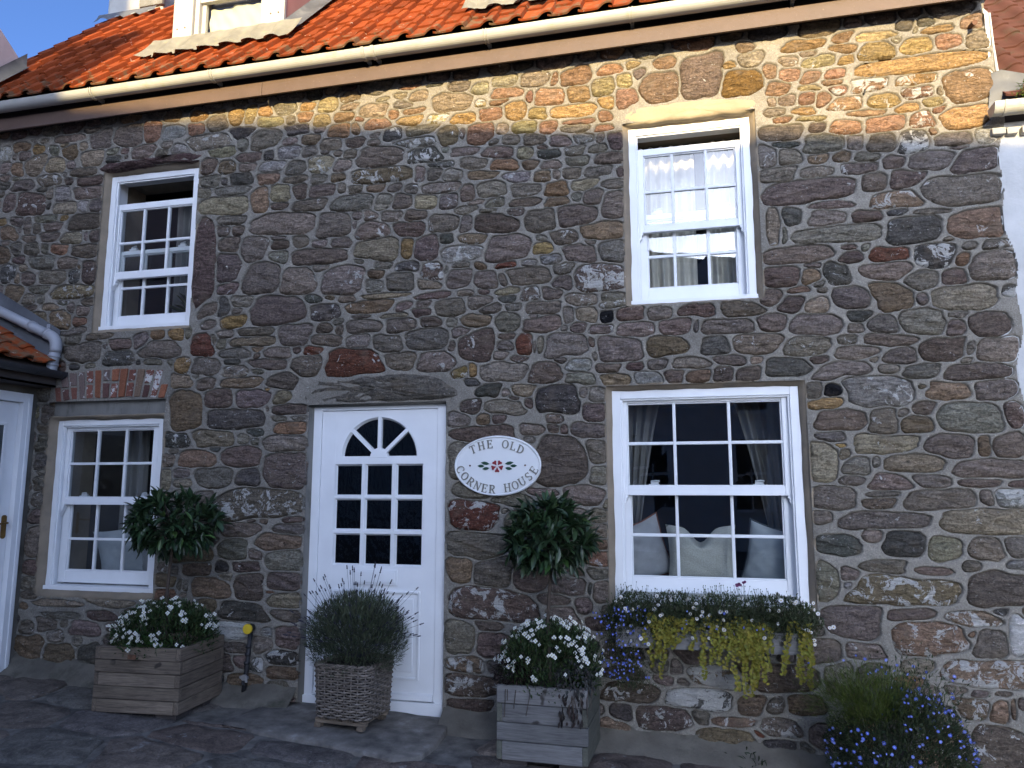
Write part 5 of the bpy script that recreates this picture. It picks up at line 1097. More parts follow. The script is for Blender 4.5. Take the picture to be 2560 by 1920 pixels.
# ------------------------------------------------------------------ roof
PITCH = R(48)
CP, SP = math.cos(PITCH), math.sin(PITCH)
EY, EZ = -0.240, 4.786
def rp(s):  # point on the roof slope, s metres up from the eaves
    return (EY + s * CP, EZ + s * SP)
RX0, RX1 = -6.50, 1.97
y1_, z1_ = rp(5.0)
off = 0.05
roof = MB().prism([(EY + .02, EZ - off), rp(0.0)[0:0] or (y1_, z1_ - off), (y1_ + 3.3, EZ - off)], RX0 + 0.05, RX1 - .01, axis='x').build('roof', M['soffit'], house)

COVER, GAUGE, TLEN, TW = 0.2152, 0.258, 0.345, 0.247
def tile_mesh(name='roof_tile'):
    us = [0.0, 0.02, 0.05, 0.08, 0.11, 0.14, 0.158, 0.172, 0.190, 0.208, 0.225, 0.238, 0.247]
    def h(u):
        if u < 0.15: return -0.003 * math.sin(math.pi * min(u, 0.15) / 0.15) + 0.004 * max(0, 0.02 - u) / 0.02
        return 0.034 * math.sin(math.pi * min((u - 0.15) / 0.125, 0.80)) ** 0.7 if u < 0.244 else -0.004
    n = len(us)
    V = []
    T = 0.013
    for (s, lift) in ((0.0, 0.020), (TLEN, 0.0)):
        for u in us: V.append((u, s, h(u) + lift))
    for (s, lift) in ((0.0, 0.020), (TLEN, 0.0)):
        for u in us: V.append((u, s, h(u) + lift - T))
    F = []
    for i in range(n - 1):
        F.append((i, i + 1, n + i + 1, n + i))
        F.append((2 * n + i + 1, 2 * n + i, 3 * n + i, 3 * n + i + 1))
        F.append((i, 2 * n + i, 2 * n + i + 1, i + 1))
    F.append((0, n, 3 * n, 2 * n)); F.append((n - 1, 2 * n + n - 1, 4 * n - 1, 2 * n - 1))
    me = bpy.data.meshes.new(name)
    me.from_pydata(V, [], F)
    me.materials.append(M['tile'])
    bm = bmesh.new(); bm.from_mesh(me); bmesh.ops.recalc_face_normals(bm, faces=bm.faces); bm.to_mesh(me); bm.free()
    try: me.set_sharp_from_angle(angle=R(50))
    except Exception: pass
    return me
TILE = tile_mesh()
tiles = []
nrow = 17
ncol = int((RX1 - RX0) / COVER) + 1
for r_ in range(nrow):
    for c_ in range(ncol):
        x = RX0 + c_ * COVER; s = r_ * GAUGE
        y, z = rp(s)
        if -4.62 < x < -3.38 and y > 0.16: continue          # dormer
        if -1.66 < x < -0.70 and y > 0.12: continue          # second dormer
        if -6.68 < x < -5.75 and y > 1.56: continue          # chimney
        if x > 1.80: continue
        d = Vector((x + .1, y, z)) - CAM
        dn = d.dot(_f); px = 1280 + 1864 * d.dot(_r) / dn; py = 960 - 1864 * d.dot(_u) / dn
        vis = (-40 < px < 2600 and -60 < py)
        tiles.append((0 if vis else 1, d.length, x, y, z, s))
tiles.sort()
tv, tf = [], []
for q, (v_, d_, x, y, z, s) in enumerate(tiles):
    jx, js, jr = rng.uniform(-.004, .004), rng.uniform(-.006, .006), rng.uniform(-.012, .012)
    if q < 298:
        o = link('roof_tile', TILE, roof, (x + jx - HX, y + js * CP, z + js * SP + 0.15))
        o.rotation_euler = (PITCH, 0, jr * 0.6)
    else:
        b0 = len(tv)
        Mx = Matrix.Translation((x + jx - HX, y, z + 0.15)) @ Matrix.Rotation(PITCH, 4, 'X')
        tv += [tuple(Mx @ v.co) for v in TILE.vertices]
        tf += [tuple(k + b0 for k in p.vertices) for p in TILE.polygons]
if tv:
    me = bpy.data.meshes.new('upper_tiles'); me.from_pydata(tv, [], tf); me.materials.append(M['tile'])
    o = link('upper_tiles', me, roof); o['kind'] = 'stuff'

# fascia in two lengths, soffit, near-black board painting in the shadow behind the gutter
for (x0, x1) in ((-7.2, -3.252), (-3.249, 1.93)):
    MB().box(x0, x1, -0.130, -0.112, 4.562, 4.676).build('fascia_board', M['fascia'], house, bevel=0.004)
MB().box(-7.2, 1.95, -0.1115, 0.06, 4.615, 4.63).box(-7.2, 1.95, -0.085, -0.07, 4.63, 4.82).build('soffit', M['soffit'], house)
# gutter
def gutter_profile(cy, cz, r, t=0.004, n=14):
    o = [(cy + r * math.cos(a), cz + r * math.sin(a)) for a in np.linspace(math.pi, 2 * math.pi, n)]
    i = [(cy + (r - t) * math.cos(a), cz + (r - t) * math.sin(a)) for a in np.linspace(2 * math.pi, math.pi, n)]
    o[0] = (o[0][0] - .003, o[0][1] + .006); o[-1] = (o[-1][0] + .003, o[-1][1] + .006)
    return o + i
GY, GZ, GR = -0.200, 4.752, 0.058
gut = MB().prism(gutter_profile(GY, GZ, GR), -7.2, 1.93, axis='x').build('gutter', M['gutter_white'], house, smooth=False)
for gx_, wide in ((-5.9, 0), (-4.78, 0), (-3.64, 0), (-2.33, 1), (-2.25, 1), (-1.37, 0), (-0.32, 0), (0.75, 0), (1.55, 0)):
    w = 0.017 if not wide else 0.026
    mb = MB()
    for q in ((-w / 2 - .006, -w / 2 + .001), (w / 2 - .001, w / 2 + .006)) if not wide else ((-w / 2, w / 2),):
        mb.prism(gutter_profile(GY, GZ, GR + .0075, 0.007), gx_ + q[0], gx_ + q[1], axis='x')
    mb.box(gx_ - .012, gx_ + .012, GY + GR - .003, -0.098, GZ - .05, GZ - .02)
    mb.build('gutter_bracket', M['gutter_band'], gut)

# ------------------------------------------------------------------ dormer
def dormer():
    y0 = 0.29
    x0, x1 = -4.47, -3.345
    zb, zt = 5.415, 6.85
    yr = EY + (zt - EZ) / math.tan(PITCH)
    yb = EY + (zb - 0.03 - EZ) / math.tan(PITCH)
    body = MB()
    body.box(x0, x0 + .20, y0, y0 + .035, zb, zt); body.box(x1 - .19, x1, y0, y0 + .035, zb, zt)
    body.box(x0 + .20, x1 - .19, y0 + .005, y0 + .04, zb + .02, zb + .052)
    d = body.build('dormer', M['cream'], house, bevel=0.004)
    # window
    wx0, wx1 = x0 + .202, x1 - .192
    wm = MB()
    wm.box(wx0, wx0 + .045, y0 + .03, y0 + .1, zb + .052, zt); wm.box(wx1 - .045, wx1, y0 + .03, y0 + .1, zb + .052, zt)
    sx0, sx1 = wx0 + .045, wx1 - .045
    wm.box(sx0, sx0 + .04, y0 + .07, y0 + .11, zb + .055, zt); wm.box(sx1 - .04, sx1, y0 + .07, y0 + .11, zb + .055, zt)
    wm.box(sx0, sx1, y0 + .068, y0 + .112, zb + .055, zb + .10)
    wm.box(sx0, sx1, y0 + .04, y0 + .085, zb + .42, zb + .53)
    wm.box(wx0 - .01, wx1 + .01, y0 - .02, y0 + .06, zb + .025, zb + .0515)
    wm.build('dormer_sash', M['cream'], d, bevel=0.004)
    # blind hanging behind the glass, creased
    V = []; F = []
    nx_, nz_ = 26, 14
    for j in range(nz_ + 1):
        for i in range(nx_ + 1):
            u, v = i / nx_, j / nz_
            x = sx0 + .042 + (sx1 - sx0 - .084) * u; z = zb + .095 + (0.31 - .012 * math.sin(u * 9)) * v
            V.append((x, y0 + .135 + .010 * math.sin(u * 13 + v * 4) * math.sin(v * 7 + u * 3) + .006 * math.sin(u * 31 + v * 9), z))
    for j in range(nz_):
        for i in range(nx_):
            A = j * (nx_ + 1) + i
            F.append((A, A + 1, A + nx_ + 2, A + nx_ + 1))
    MB().add(V, F).build('dormer_blind', M['blind'], d, smooth=True)
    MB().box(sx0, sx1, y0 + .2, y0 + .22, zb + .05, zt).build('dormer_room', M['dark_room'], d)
    MB().add([(sx0 + .04, y0 + .095, zb + .1), (sx1 - .04, y0 + .095, zb + .1), (sx1 - .04, y0 + .095, zb + .42), (sx0 + .04, y0 + .095, zb + .42)], [(0, 1, 2, 3)]).build('pane', M['glass'], d)
    for (xa, xb, mt) in ((x1 - .04, x1 - .003, 'pink'), (x0 + .003, x0 + .04, 'pink')):
        MB().prism([(y0 + .036, zb), (y0 + .036, zt), (yr, zt)], xa, xb, axis='x').build('dormer_cheek', M[mt], d)
    MB().box(x0 - .08, x1 + .08, y0 - .1, yr + .1, zt, zt + .08).build('dormer_roof', M['lead'], d)
    # screw heads
    for (x, z) in ((x0 + .05, 5.58), (x0 + .13, 5.585), (x1 - .13, 5.585), (x1 - .055, 5.585)):
        MB().lathe([(.007, 0), (.007, .003)], (x, y0 - .001, z), 8, Matrix.Rotation(R(90), 3, 'X')).build('screw', M['rust'], d)
    return d, x0, x1
dor, dx0, dx1 = dormer()

def apron(xa, xb, s_top, s_bot, parent, mat, name='lead_apron'):
    """dressed lead following the pantile waves"""
    nx_, ns_ = 90, 8
    V = []; F = []
    for j in range(ns_ + 1):
        t = j / ns_
        for i in range(nx_ + 1):
            x = xa + (xb - xa) * i / nx_
            u = ((x - RX0) % COVER)
            wave = 0.040 * max(0, math.sin(math.pi * ((u - 0.13) % COVER) / 0.115)) if ((u - 0.13) % COVER) < 0.115 else 0.0
            s = s_top + (s_bot + 0.05 * math.sin(x * 29.2 + 1) + .02 * math.sin(x * 61) - s_top) * t
            y, z = rp(s)
            h = 0.050 + wave * (0.15 + 0.85 * t) + 0.05 * (1 - t) ** 2
            V.append((x, y - h * SP, z + h * CP))
    for j in range(ns_):
        for i in range(nx_):
            A = j * (nx_ + 1) + i
            F.append((A, A + 1, A + nx_ + 2, A + nx_ + 1))
    o = MB().add(V, F).build(name, mat, parent, smooth=True)
    return o
apron(dx0 - .13, dx1 + .22, 0.80, 0.47, roof, M['lead_pale'])
# soaker beside the right cheek
V = []
for s in np.linspace(0.75, 3.2, 12):
    y, z = rp(s)
    V += [(dx1 + .002, y - .05 * SP, z + .06 * CP + .05), (dx1 + .05, y - .05 * SP, z + .055 * CP), (dx1 + .17, y - .045 * SP, z + .045 * CP)]
F = [(i * 3 + q, i * 3 + q + 1, i * 3 + q + 4, i * 3 + q + 3) for i in range(11) for q in range(2)]
MB().add(V, F).build('lead_flashing', M['lead'], roof, smooth=True)
# second dormer, of which the photograph shows only the foot of its lead apron
apron(-1.62, -0.60, 0.62, 0.33, roof, M['lead_pale'])
d2 = MB().box(-1.52, -0.70, 0.27, 0.31, 5.40, 6.7).prism([(0.31, 5.42), (0.31, 6.7), (1.45, 6.7)], -1.52, -0.70, axis='x').build('dormer', M['cream'], house)

# chimney on the left verge
ch = MB().box(-6.56, -5.80, 1.70, 2.6, 6.6, 9.6).build('chimney', M['chim'], house, bevel=0.02)
MB().box(-6.10, -5.78, 1.66, 1.72, 7.0, 9.5).build('bare_masonry', M['concrete'], ch, bevel=0.02)
V = []
for x in np.linspace(-6.56, -5.78, 16):
    s0 = 2.66
    for s, h in ((2.80, .075), (2.74, .055), (2.66 + .02 * math.sin(x * 30), .05 + .015 * math.sin(x * 29))):
        y, z = rp(s); V.append((x, y - h * SP, z + h * CP))
F = [(i * 3 + q, i * 3 + q + 1, i * 3 + q + 4, i * 3 + q + 3) for i in range(15) for q in range(2)]
MB().add(V, F).build('chimney_flashing', M['lead'], ch, smooth=True)

# iron stub and hook let into the wall
b = MB().tube([(1.84, 0.01, 4.44), (1.845, -0.045, 4.43), (1.848, -0.075, 4.425)], [0.013, 0.015, 0.017], 10).build_at('wall_bolt', M['rust'])
tag(b, 'short rusty iron stub sticking out near the top right corner of the stone wall', 'bolt')
b = MB().tube([(1.18, 0.01, 4.06), (1.18, -0.03, 4.055), (1.183, -0.035, 4.075)], 0.006, 6).build_at('wall_hook', M['iron'])
tag(b, 'small dark hook in the sunlit stone wall, right of the upper window', 'hook')

# ------------------------------------------------------------------ white cottage on the right
wc = empty('white_cottage', (3.6, 0.5, -0.2), 'rough white cottage joined to the right end of the stone house', 'house')
nx_, nz_ = 56, 96
V = []; F = []
hn = vnoise((nz_ + 1, nx_ + 1), 9, 77) * 0.03 + vnoise((nz_ + 1, nx_ + 1), 3, 78) * 0.018
for j in range(nz_ + 1):
    for i in range(nx_ + 1):
        V.append((1.86 + 3.6 * (i / nx_) ** 1.6, 0.016 + hn[j, i], -0.4 + 4.16 * j / nz_))
for j in range(nz_):
    for i in range(nx_):
        A = j * (nx_ + 1) + i
        F.append((A, A + 1, A + nx_ + 2, A + nx_ + 1))
w_ = MB().add(V, F).build('wall', M['whitewash'], wc, smooth=True)
M['dark_tile'] = simple_mat('dark_red_clay_tile', (0.085, 0.035, 0.024), 0.8, 0.2, 8.0, 0.2, 0.3, 60.0, dirt=(0.06, 0.05, 0.03), dscale=7.0)
P2 = R(46)
rf = MB().prism([(-0.02, 3.86), (3.4, 3.86 + 3.42 * math.tan(P2)), (3.4, 3.5), (0.02, 3.74)], 1.99, 5.6, axis='x').build('roof', M['soffit'], wc)
DT = TILE.copy(); DT.name = 'roof_tile_dark'; DT.materials.clear(); DT.materials.append(M['dark_tile'])
for r_ in range(15):
    for c_ in range(6):
        s = r_ * 0.24
        o = link('roof_tile', DT, rf, (1.985 + c_ * COVER - 3.6 + rng.uniform(-.004, .004), -0.06 + s * math.cos(P2) - 0.5, 3.90 + s * math.sin(P2) + 0.2))
        o.rotation_euler = (P2, 0, 0)
g_ = MB().prism(gutter_profile(-0.115, 3.82, 0.062), 1.885, 5.6, axis='x').build('gutter', M['gutter_white'], wc)
MB().prism([(-0.177, 3.826)] + [(-0.115 + .062 * math.cos(a), 3.82 + .062 * math.sin(a)) for a in np.linspace(math.pi, 2 * math.pi, 10)] + [(-0.053, 3.826)], 1.880, 1.886, axis='x').build('gutter_end', M['gutter_white'], g_)
MB().prism(gutter_profile(-0.115, 3.82, 0.067, .005), 1.935, 1.950, axis='x').build('gutter_bracket', M['gutter_band'], g_)
V = []
for i, z in enumerate(np.linspace(3.86, 4.10, 7)):
    V += [(1.90 + .006 * i, -0.012 - .008 * math.sin(i), z), (1.96 + .004 * i, -0.03 + .012 * math.sin(i * 1.7), z), (2.07 + .01 * i, -0.01, z - .03)]
F = [(i * 3 + q, i * 3 + q + 1, i * 3 + q + 4, i * 3 + q + 3) for i in range(6) for q in range(2)]
MB().add(V, F).build('lead_flashing', M['lead'], wc, smooth=True)
# white lime fillet running down the gable edge between the two houses
pts = [(1.965, 0.0, 4.52), (1.966, -0.004, 4.3), (1.972, -0.008, 4.12), (2.0, -0.012, 4.0), (2.03, -0.012, 3.97)]
MB().tube(pts, [.005, .007, .009, .009, .005], 8).build('lime_fillet', M['whitewash'], wc, smooth=True)
# rough course of slates and mortar below the neighbour's gutter
mb = MB()
for i in range(9):
    x = 1.90 + i * 0.085
    mb.box(x, x + rng.uniform(.05, .082), -0.03 - rng.uniform(0, .02), 0.04, 3.665 + rng.uniform(0, .012), 3.70 + rng.uniform(0, .02))
mb.build('eaves_mortar', M['chim'], wc, bevel=.006)

# ------------------------------------------------------------------ gable of the house on the left
lg = empty('pale_gable_house', (-6.6, -1.2, -0.1), 'pale plastered house end rising left of the orange roof', 'house')
MB().prism([(0.26, 4.6), (0.26, 5.43), (-0.02, 5.64), (-2.4, 7.5), (-2.4, 2.7), (-0.1, 2.7)], -7.4, -6.06, axis='x').build('gable_wall', simple_mat('lilac_plaster', (0.46, 0.40, 0.42), 0.9, 0.1, 4.0, 0.2, 0.3, 40.0), lg)
V = []
for y in np.linspace(-0.19, 0.27, 10):
    z = EZ + (y - EY) * math.tan(PITCH)
    V += [(-6.052, y, z + .22), (-6.046, y, z + .08), (-5.97, y - .03, z + .055)]
F = [(i * 3 + q, i * 3 + q + 1, i * 3 + q + 4, i * 3 + q + 3) for i in range(9) for q in range(2)]
MB().add(V, F).build('lead_flashing', M['lead'], lg, smooth=True)

# ------------------------------------------------------------------ annex at the left, its side wall facing right
XA = -5.285
an = empty('low_annex', (-5.9, -1.2, 0.0), 'low tiled annex with a white door at the left edge', 'house')
MB().box(-7.2, XA, -2.6, -0.001, -0.2, 0.085).box(-7.2, XA, -0.085, -0.0015, 0.085, 2.33).box(-7.2, XA, -2.6, -1.02, 0.085, 2.33).box(-7.2, XA, -1.02, -0.085, 2.21, 2.33).build('wall', M['haunch'], an)
dr = MB().box(XA - .055, XA - .012, -0.935, -0.165, 0.10, 2.145).build('door', M['white'], an, bevel=.003)
fm = MB()
fm.box(XA - .1, XA + .03, -0.162, -0.075, 0.02, 2.225); fm.box(XA - .1, XA + .03, -1.02, -0.94, 0.02, 2.225); fm.box(XA - .1, XA + .0285, -0.94, -0.162, 2.15, 2.2245)
fm.box(XA + .012, XA + .036, -0.115, -0.088, 0.02, 2.19)
fm.box(XA - .06, XA + .04, -0.94, -0.162, 0.05, 0.098)
fm.build('door_frame', M['white'], dr, bevel=.004)
for (z0, z1) in ((1.35, 1.98), (0.25, 0.95)):
    pm = MB()
    pm.box(XA - .012, XA - .002, -0.84, -0.26, z0, z0 + .025); pm.box(XA - .012, XA - .002, -0.84, -0.26, z1 - .025, z1)
    pm.box(XA - .012, XA - .0025, -0.285, -0.26, z0 + .025, z1 - .025); pm.box(XA - .012, XA - .0025, -0.84, -0.815, z0 + .025, z1 - .025)
    pm.build('door_panel', M['white'], dr, bevel=.004)
MB().box(XA - .0135, XA - .0105, -0.815, -0.285, 1.375, 1.955).build('pane', M['glass_wavy'], dr)
hm = MB()
hm.prism([(-.206 + .022 * math.cos(a), 1.16 + (.07 if math.sin(a) > 0 else -.07) + .022 * math.sin(a)) for a in np.linspace(0, 2 * math.pi, 18, endpoint=False)], XA - .012, XA - .004, axis='x')
hm.tube([(XA - .004, -.206, 1.19), (XA + .03, -.206, 1.19), (XA + .036, -.225, 1.19), (XA + .034, -.30, 1.185)], .008, 8)
hm.build('handle', M['brass'], dr, smooth=False)
# roof rising to the left, eaves along the lane side
PA = R(29)
ea = (-5.075, 2.455)
rA = MB().prism([(ea[0], ea[1] - .03), (-7.4, ea[1] - .03 + 2.325 * math.tan(PA)), (-7.4, 2.33), (ea[0], 2.33 + .04)], -2.7, -0.005, axis='y').build('roof', M['soffit'], an)
for r_ in range(3):
    for c_ in range(5):
        s = r_ * 0.26
        o = link('roof_tile', TILE, rA, (ea[0] - s * math.cos(PA) + 5.9, -0.03 - c_ * COVER - 0.245 + .17 + 1.2, ea[1] + s * math.sin(PA)))
        o.rotation_euler = Euler((0, 0, R(90)), 'XYZ')
        o.rotation_euler = (Matrix.Rotation(R(90), 3, 'Z') @ Matrix.Rotation(PA, 3, 'X')).to_euler()
# lead against the main wall
V = []
for x in np.linspace(-7.2, -5.10, 14):
    zr = ea[1] + (ea[0] - x) * math.tan(PA)
    V += [(x, -0.022, zr + .30), (x, -0.026, zr + .06), (x, -0.11, zr + .035)]
F = [(i * 3 + q, i * 3 + q + 1, i * 3 + q + 4, i * 3 + q + 3) for i in range(13) for q in range(2)]
MB().add(V, F).build('lead_flashing', M['lead'], an, smooth=True)
MB().box(XA, -5.09, -2.6, -0.03, 2.285, 2.30).box(-5.105, -5.09, -2.6, -0.03, 2.285, 2.42).build('soffit', M['foot'], an)
def gutter_y(cx, cz, r, y0, y1, t=.004, n=12):
    o = [(cx + r * math.cos(a), cz + r * math.sin(a)) for a in np.linspace(math.pi, 2 * math.pi, n)]
    i = [(cx + (r - t) * math.cos(a), cz + (r - t) * math.sin(a)) for a in np.linspace(2 * math.pi, math.pi, n)]
    return MB().prism(o + i, y0, y1)
gA = gutter_y(-5.035, 2.405, .052, -2.6, -0.03).build('gutter', M['gutter_black'], an)
m_ = gutter_y(-5.035, 2.405, .057, -0.055, -0.028, .006); m_.box(-5.085, -4.985, -0.031, -0.028, 2.37, 2.405)
m_.build('gutter_end', M['gutter_black'], gA)
gutter_y(-5.035, 2.405, .057, -0.30, -0.275, .006).build('gutter_bracket', M['gutter_black'], gA)

# grey downpipe crossing the stone wall and emptying into the annex gutter
dp = empty('grey_downpipe', (-5.10, -0.08, 2.36), 'grey plastic drainpipe slanting down to the annex gutter', 'drainpipe')
r_ = 0.041
pth = [(-6.6, -0.075, 3.345), (-5.67, -0.075, 2.945), (-5.16, -0.075, 2.722)]
MB().tube(pth, r_, 18).build('pipe', M['pipe_grey'], dp, smooth=True)
bend = []
for t in np.linspace(0, 1, 9):
    a0, a1, a2 = Vector(pth[-1]), Vector((-5.055, -0.075, 2.685)), Vector((-5.078, -0.075, 2.57))
    bend.append(a0 * (1 - t) ** 2 + a1 * 2 * t * (1 - t) + a2 * t * t)
MB().tube(bend, r_ + .004, 18).build('bend', M['pipe_grey'], dp, smooth=True)
MB().tube([(-5.077, -0.075, 2.58), (-5.098, -0.075, 2.455)], r_, 18).build('pipe', M['pipe_grey'], dp, smooth=True)
MB().tube([(-5.097, -0.075, 2.46), (-5.10, -0.077, 2.43), (-5.115, -0.085, 2.412), (-5.16, -0.10, 2.405)], r_ + .002, 18).build('shoe', M['pipe_grey'], dp, smooth=True)
for (p, q) in (((-5.345, 2.803), (-5.315, 2.790)), ((-5.178, 2.73), (-5.150, 2.717))):
    MB().tube([(p[0], -0.075, p[1]), (q[0], -0.075, q[1])], r_ + .007, 18).build('collar', M['pipe_grey'], dp, smooth=True)
MB().tube([(-5.083, -0.075, 2.545), (-5.086, -0.075, 2.53)], r_ + .006, 18).build('collar', M['pipe_grey'], dp, smooth=True)
MB().tube([(-5.094, -0.075, 2.478), (-5.097, -0.075, 2.46)], r_ + .006, 18).build('collar', M['pipe_grey'], dp, smooth=True)
MB().box(-5.235, -5.205, -0.03, -0.02, 2.775, 2.825).build('clip', M['pipe_grey'], dp, bevel=.003)

# ------------------------------------------------------------------ house across the lane (outline shaped for the wall's shade and sky light, front shows in panes)
OY = -16.0
op = empty('opposite_house', (-2, -11, -0.2), 'pale house across the lane, seen reflected in the lower window panes', 'house')
TE = math.tan(SUN_EL) / math.cos(SUN_AZ)
DXO = abs(OY) * math.tan(SUN_AZ)
def skyline(x): return 3.935 - 0.141 * (x - DXO) + abs(OY) * TE
M['pale_render'] = simple_mat('pale_rendered_front', (0.72, 0.70, 0.68), 0.9, 0.06, 2.0)
M['dark_pane'] = simple_mat('dark_far_pane', (0.02, 0.022, 0.025), 0.1)
MB().prism([(-12, -1.2), (4.5, -1.2), (4.5, skyline(4.5) - .14), (-12, skyline(-12) - .14)], OY - 6, OY).build('wall', M['pale_render'], op)
MB().prism([(-12, skyline(-12) - .14), (4.6, skyline(4.6) - .14), (4.6, skyline(4.6)), (-12, skyline(-12))], OY - 6.2, OY - .0).build('roof', M['lead'], op)
MB().box(-5.97 + DXO + .05, -5.15 + DXO + .05, OY - .9, OY - .001, 6.0, 6.12 + (abs(OY) + .9) * TE).build('chimney', M['chim'], op)
MB().prism([(-11.5, 6.5), (-6.17 + DXO + .10, 6.5), (-6.17 + DXO + .10, 7.6 + (abs(OY) + 1.8) * TE), (-11.5, 7.6 + (abs(OY) + 1.8) * TE)], OY - 3, OY - .002).build('gable', M['chim'], op)
op2 = empty('added_tall_house', (-17, -19, -0.2), 'tall grey house added across the lane to darken the left hand panes', 'house')  # added to block the sky that the left panes would mirror
MB().box(-24, -12.05, OY - 6, OY, -1.2, 13.0).build('wall', simple_mat('grey_harling', (0.24, 0.22, 0.21), 0.9, 0.1, 2.0), op2)
MB().box(-24.2, -11.9, OY - 6.1, OY + .2, 13.0, 13.2).build('roof', M['lead'], op2)
for wx in (-21.5, -18.2, -14.6):
    for wz in (1.2, 4.6, 8.0):
        f_ = MB().box(wx - .7, wx - .55, OY, OY + .06, wz, wz + 2.1).box(wx + .55, wx + .7, OY, OY + .06, wz, wz + 2.1).box(wx - .55, wx + .55, OY, OY + .06, wz + 1.95, wz + 2.1).box(wx - .75, wx + .75, OY, OY + .1, wz - .1, wz).box(wx - .55, wx + .55, OY, OY + .04, wz + .95, wz + 1.02).build('window', M['white'], op2)
        MB().box(wx - .55, wx + .55, OY + .002, OY + .012, wz, wz + 1.95).build('pane', M['dark_pane'], f_)
for wx in (-11.0, -8.6, -4.2, -0.95, 1.45, 3.6):
    f_ = MB().box(wx - .55, wx - .42, OY, OY + .06, .95, 2.95).box(wx + .42, wx + .55, OY, OY + .06, .95, 2.95).box(wx - .42, wx + .42, OY, OY + .06, 2.8, 2.95).box(wx - .62, wx + .62, OY, OY + .1, .85, .95)\
        .box(wx - .42, wx + .42, OY, OY + .03, 1.85, 1.92).box(wx - .02, wx + .02, OY, OY + .03, .95, 2.8).box(wx - .66, wx + .66, OY, OY + .08, 2.95, 3.05).build('window', M['white'], op)
    MB().box(wx - .42, wx + .42, OY + .002, OY + .012, .95, 2.8).build('pane', M['dark_pane'], f_)
for wx in (-4.2, -0.95, 1.45):
    f_ = MB().box(wx - .5, wx - .4, OY, OY + .06, 3.7, 5.1).box(wx + .4, wx + .5, OY, OY + .06, 3.7, 5.1).box(wx - .4, wx + .4, OY, OY + .06, 5.0, 5.1).box(wx - .55, wx + .55, OY, OY + .1, 3.6, 3.7).build('window', M['white'], op)
    MB().box(wx - .4, wx + .4, OY + .002, OY + .012, 3.7, 5.0).build('pane', M['dark_pane'], f_)

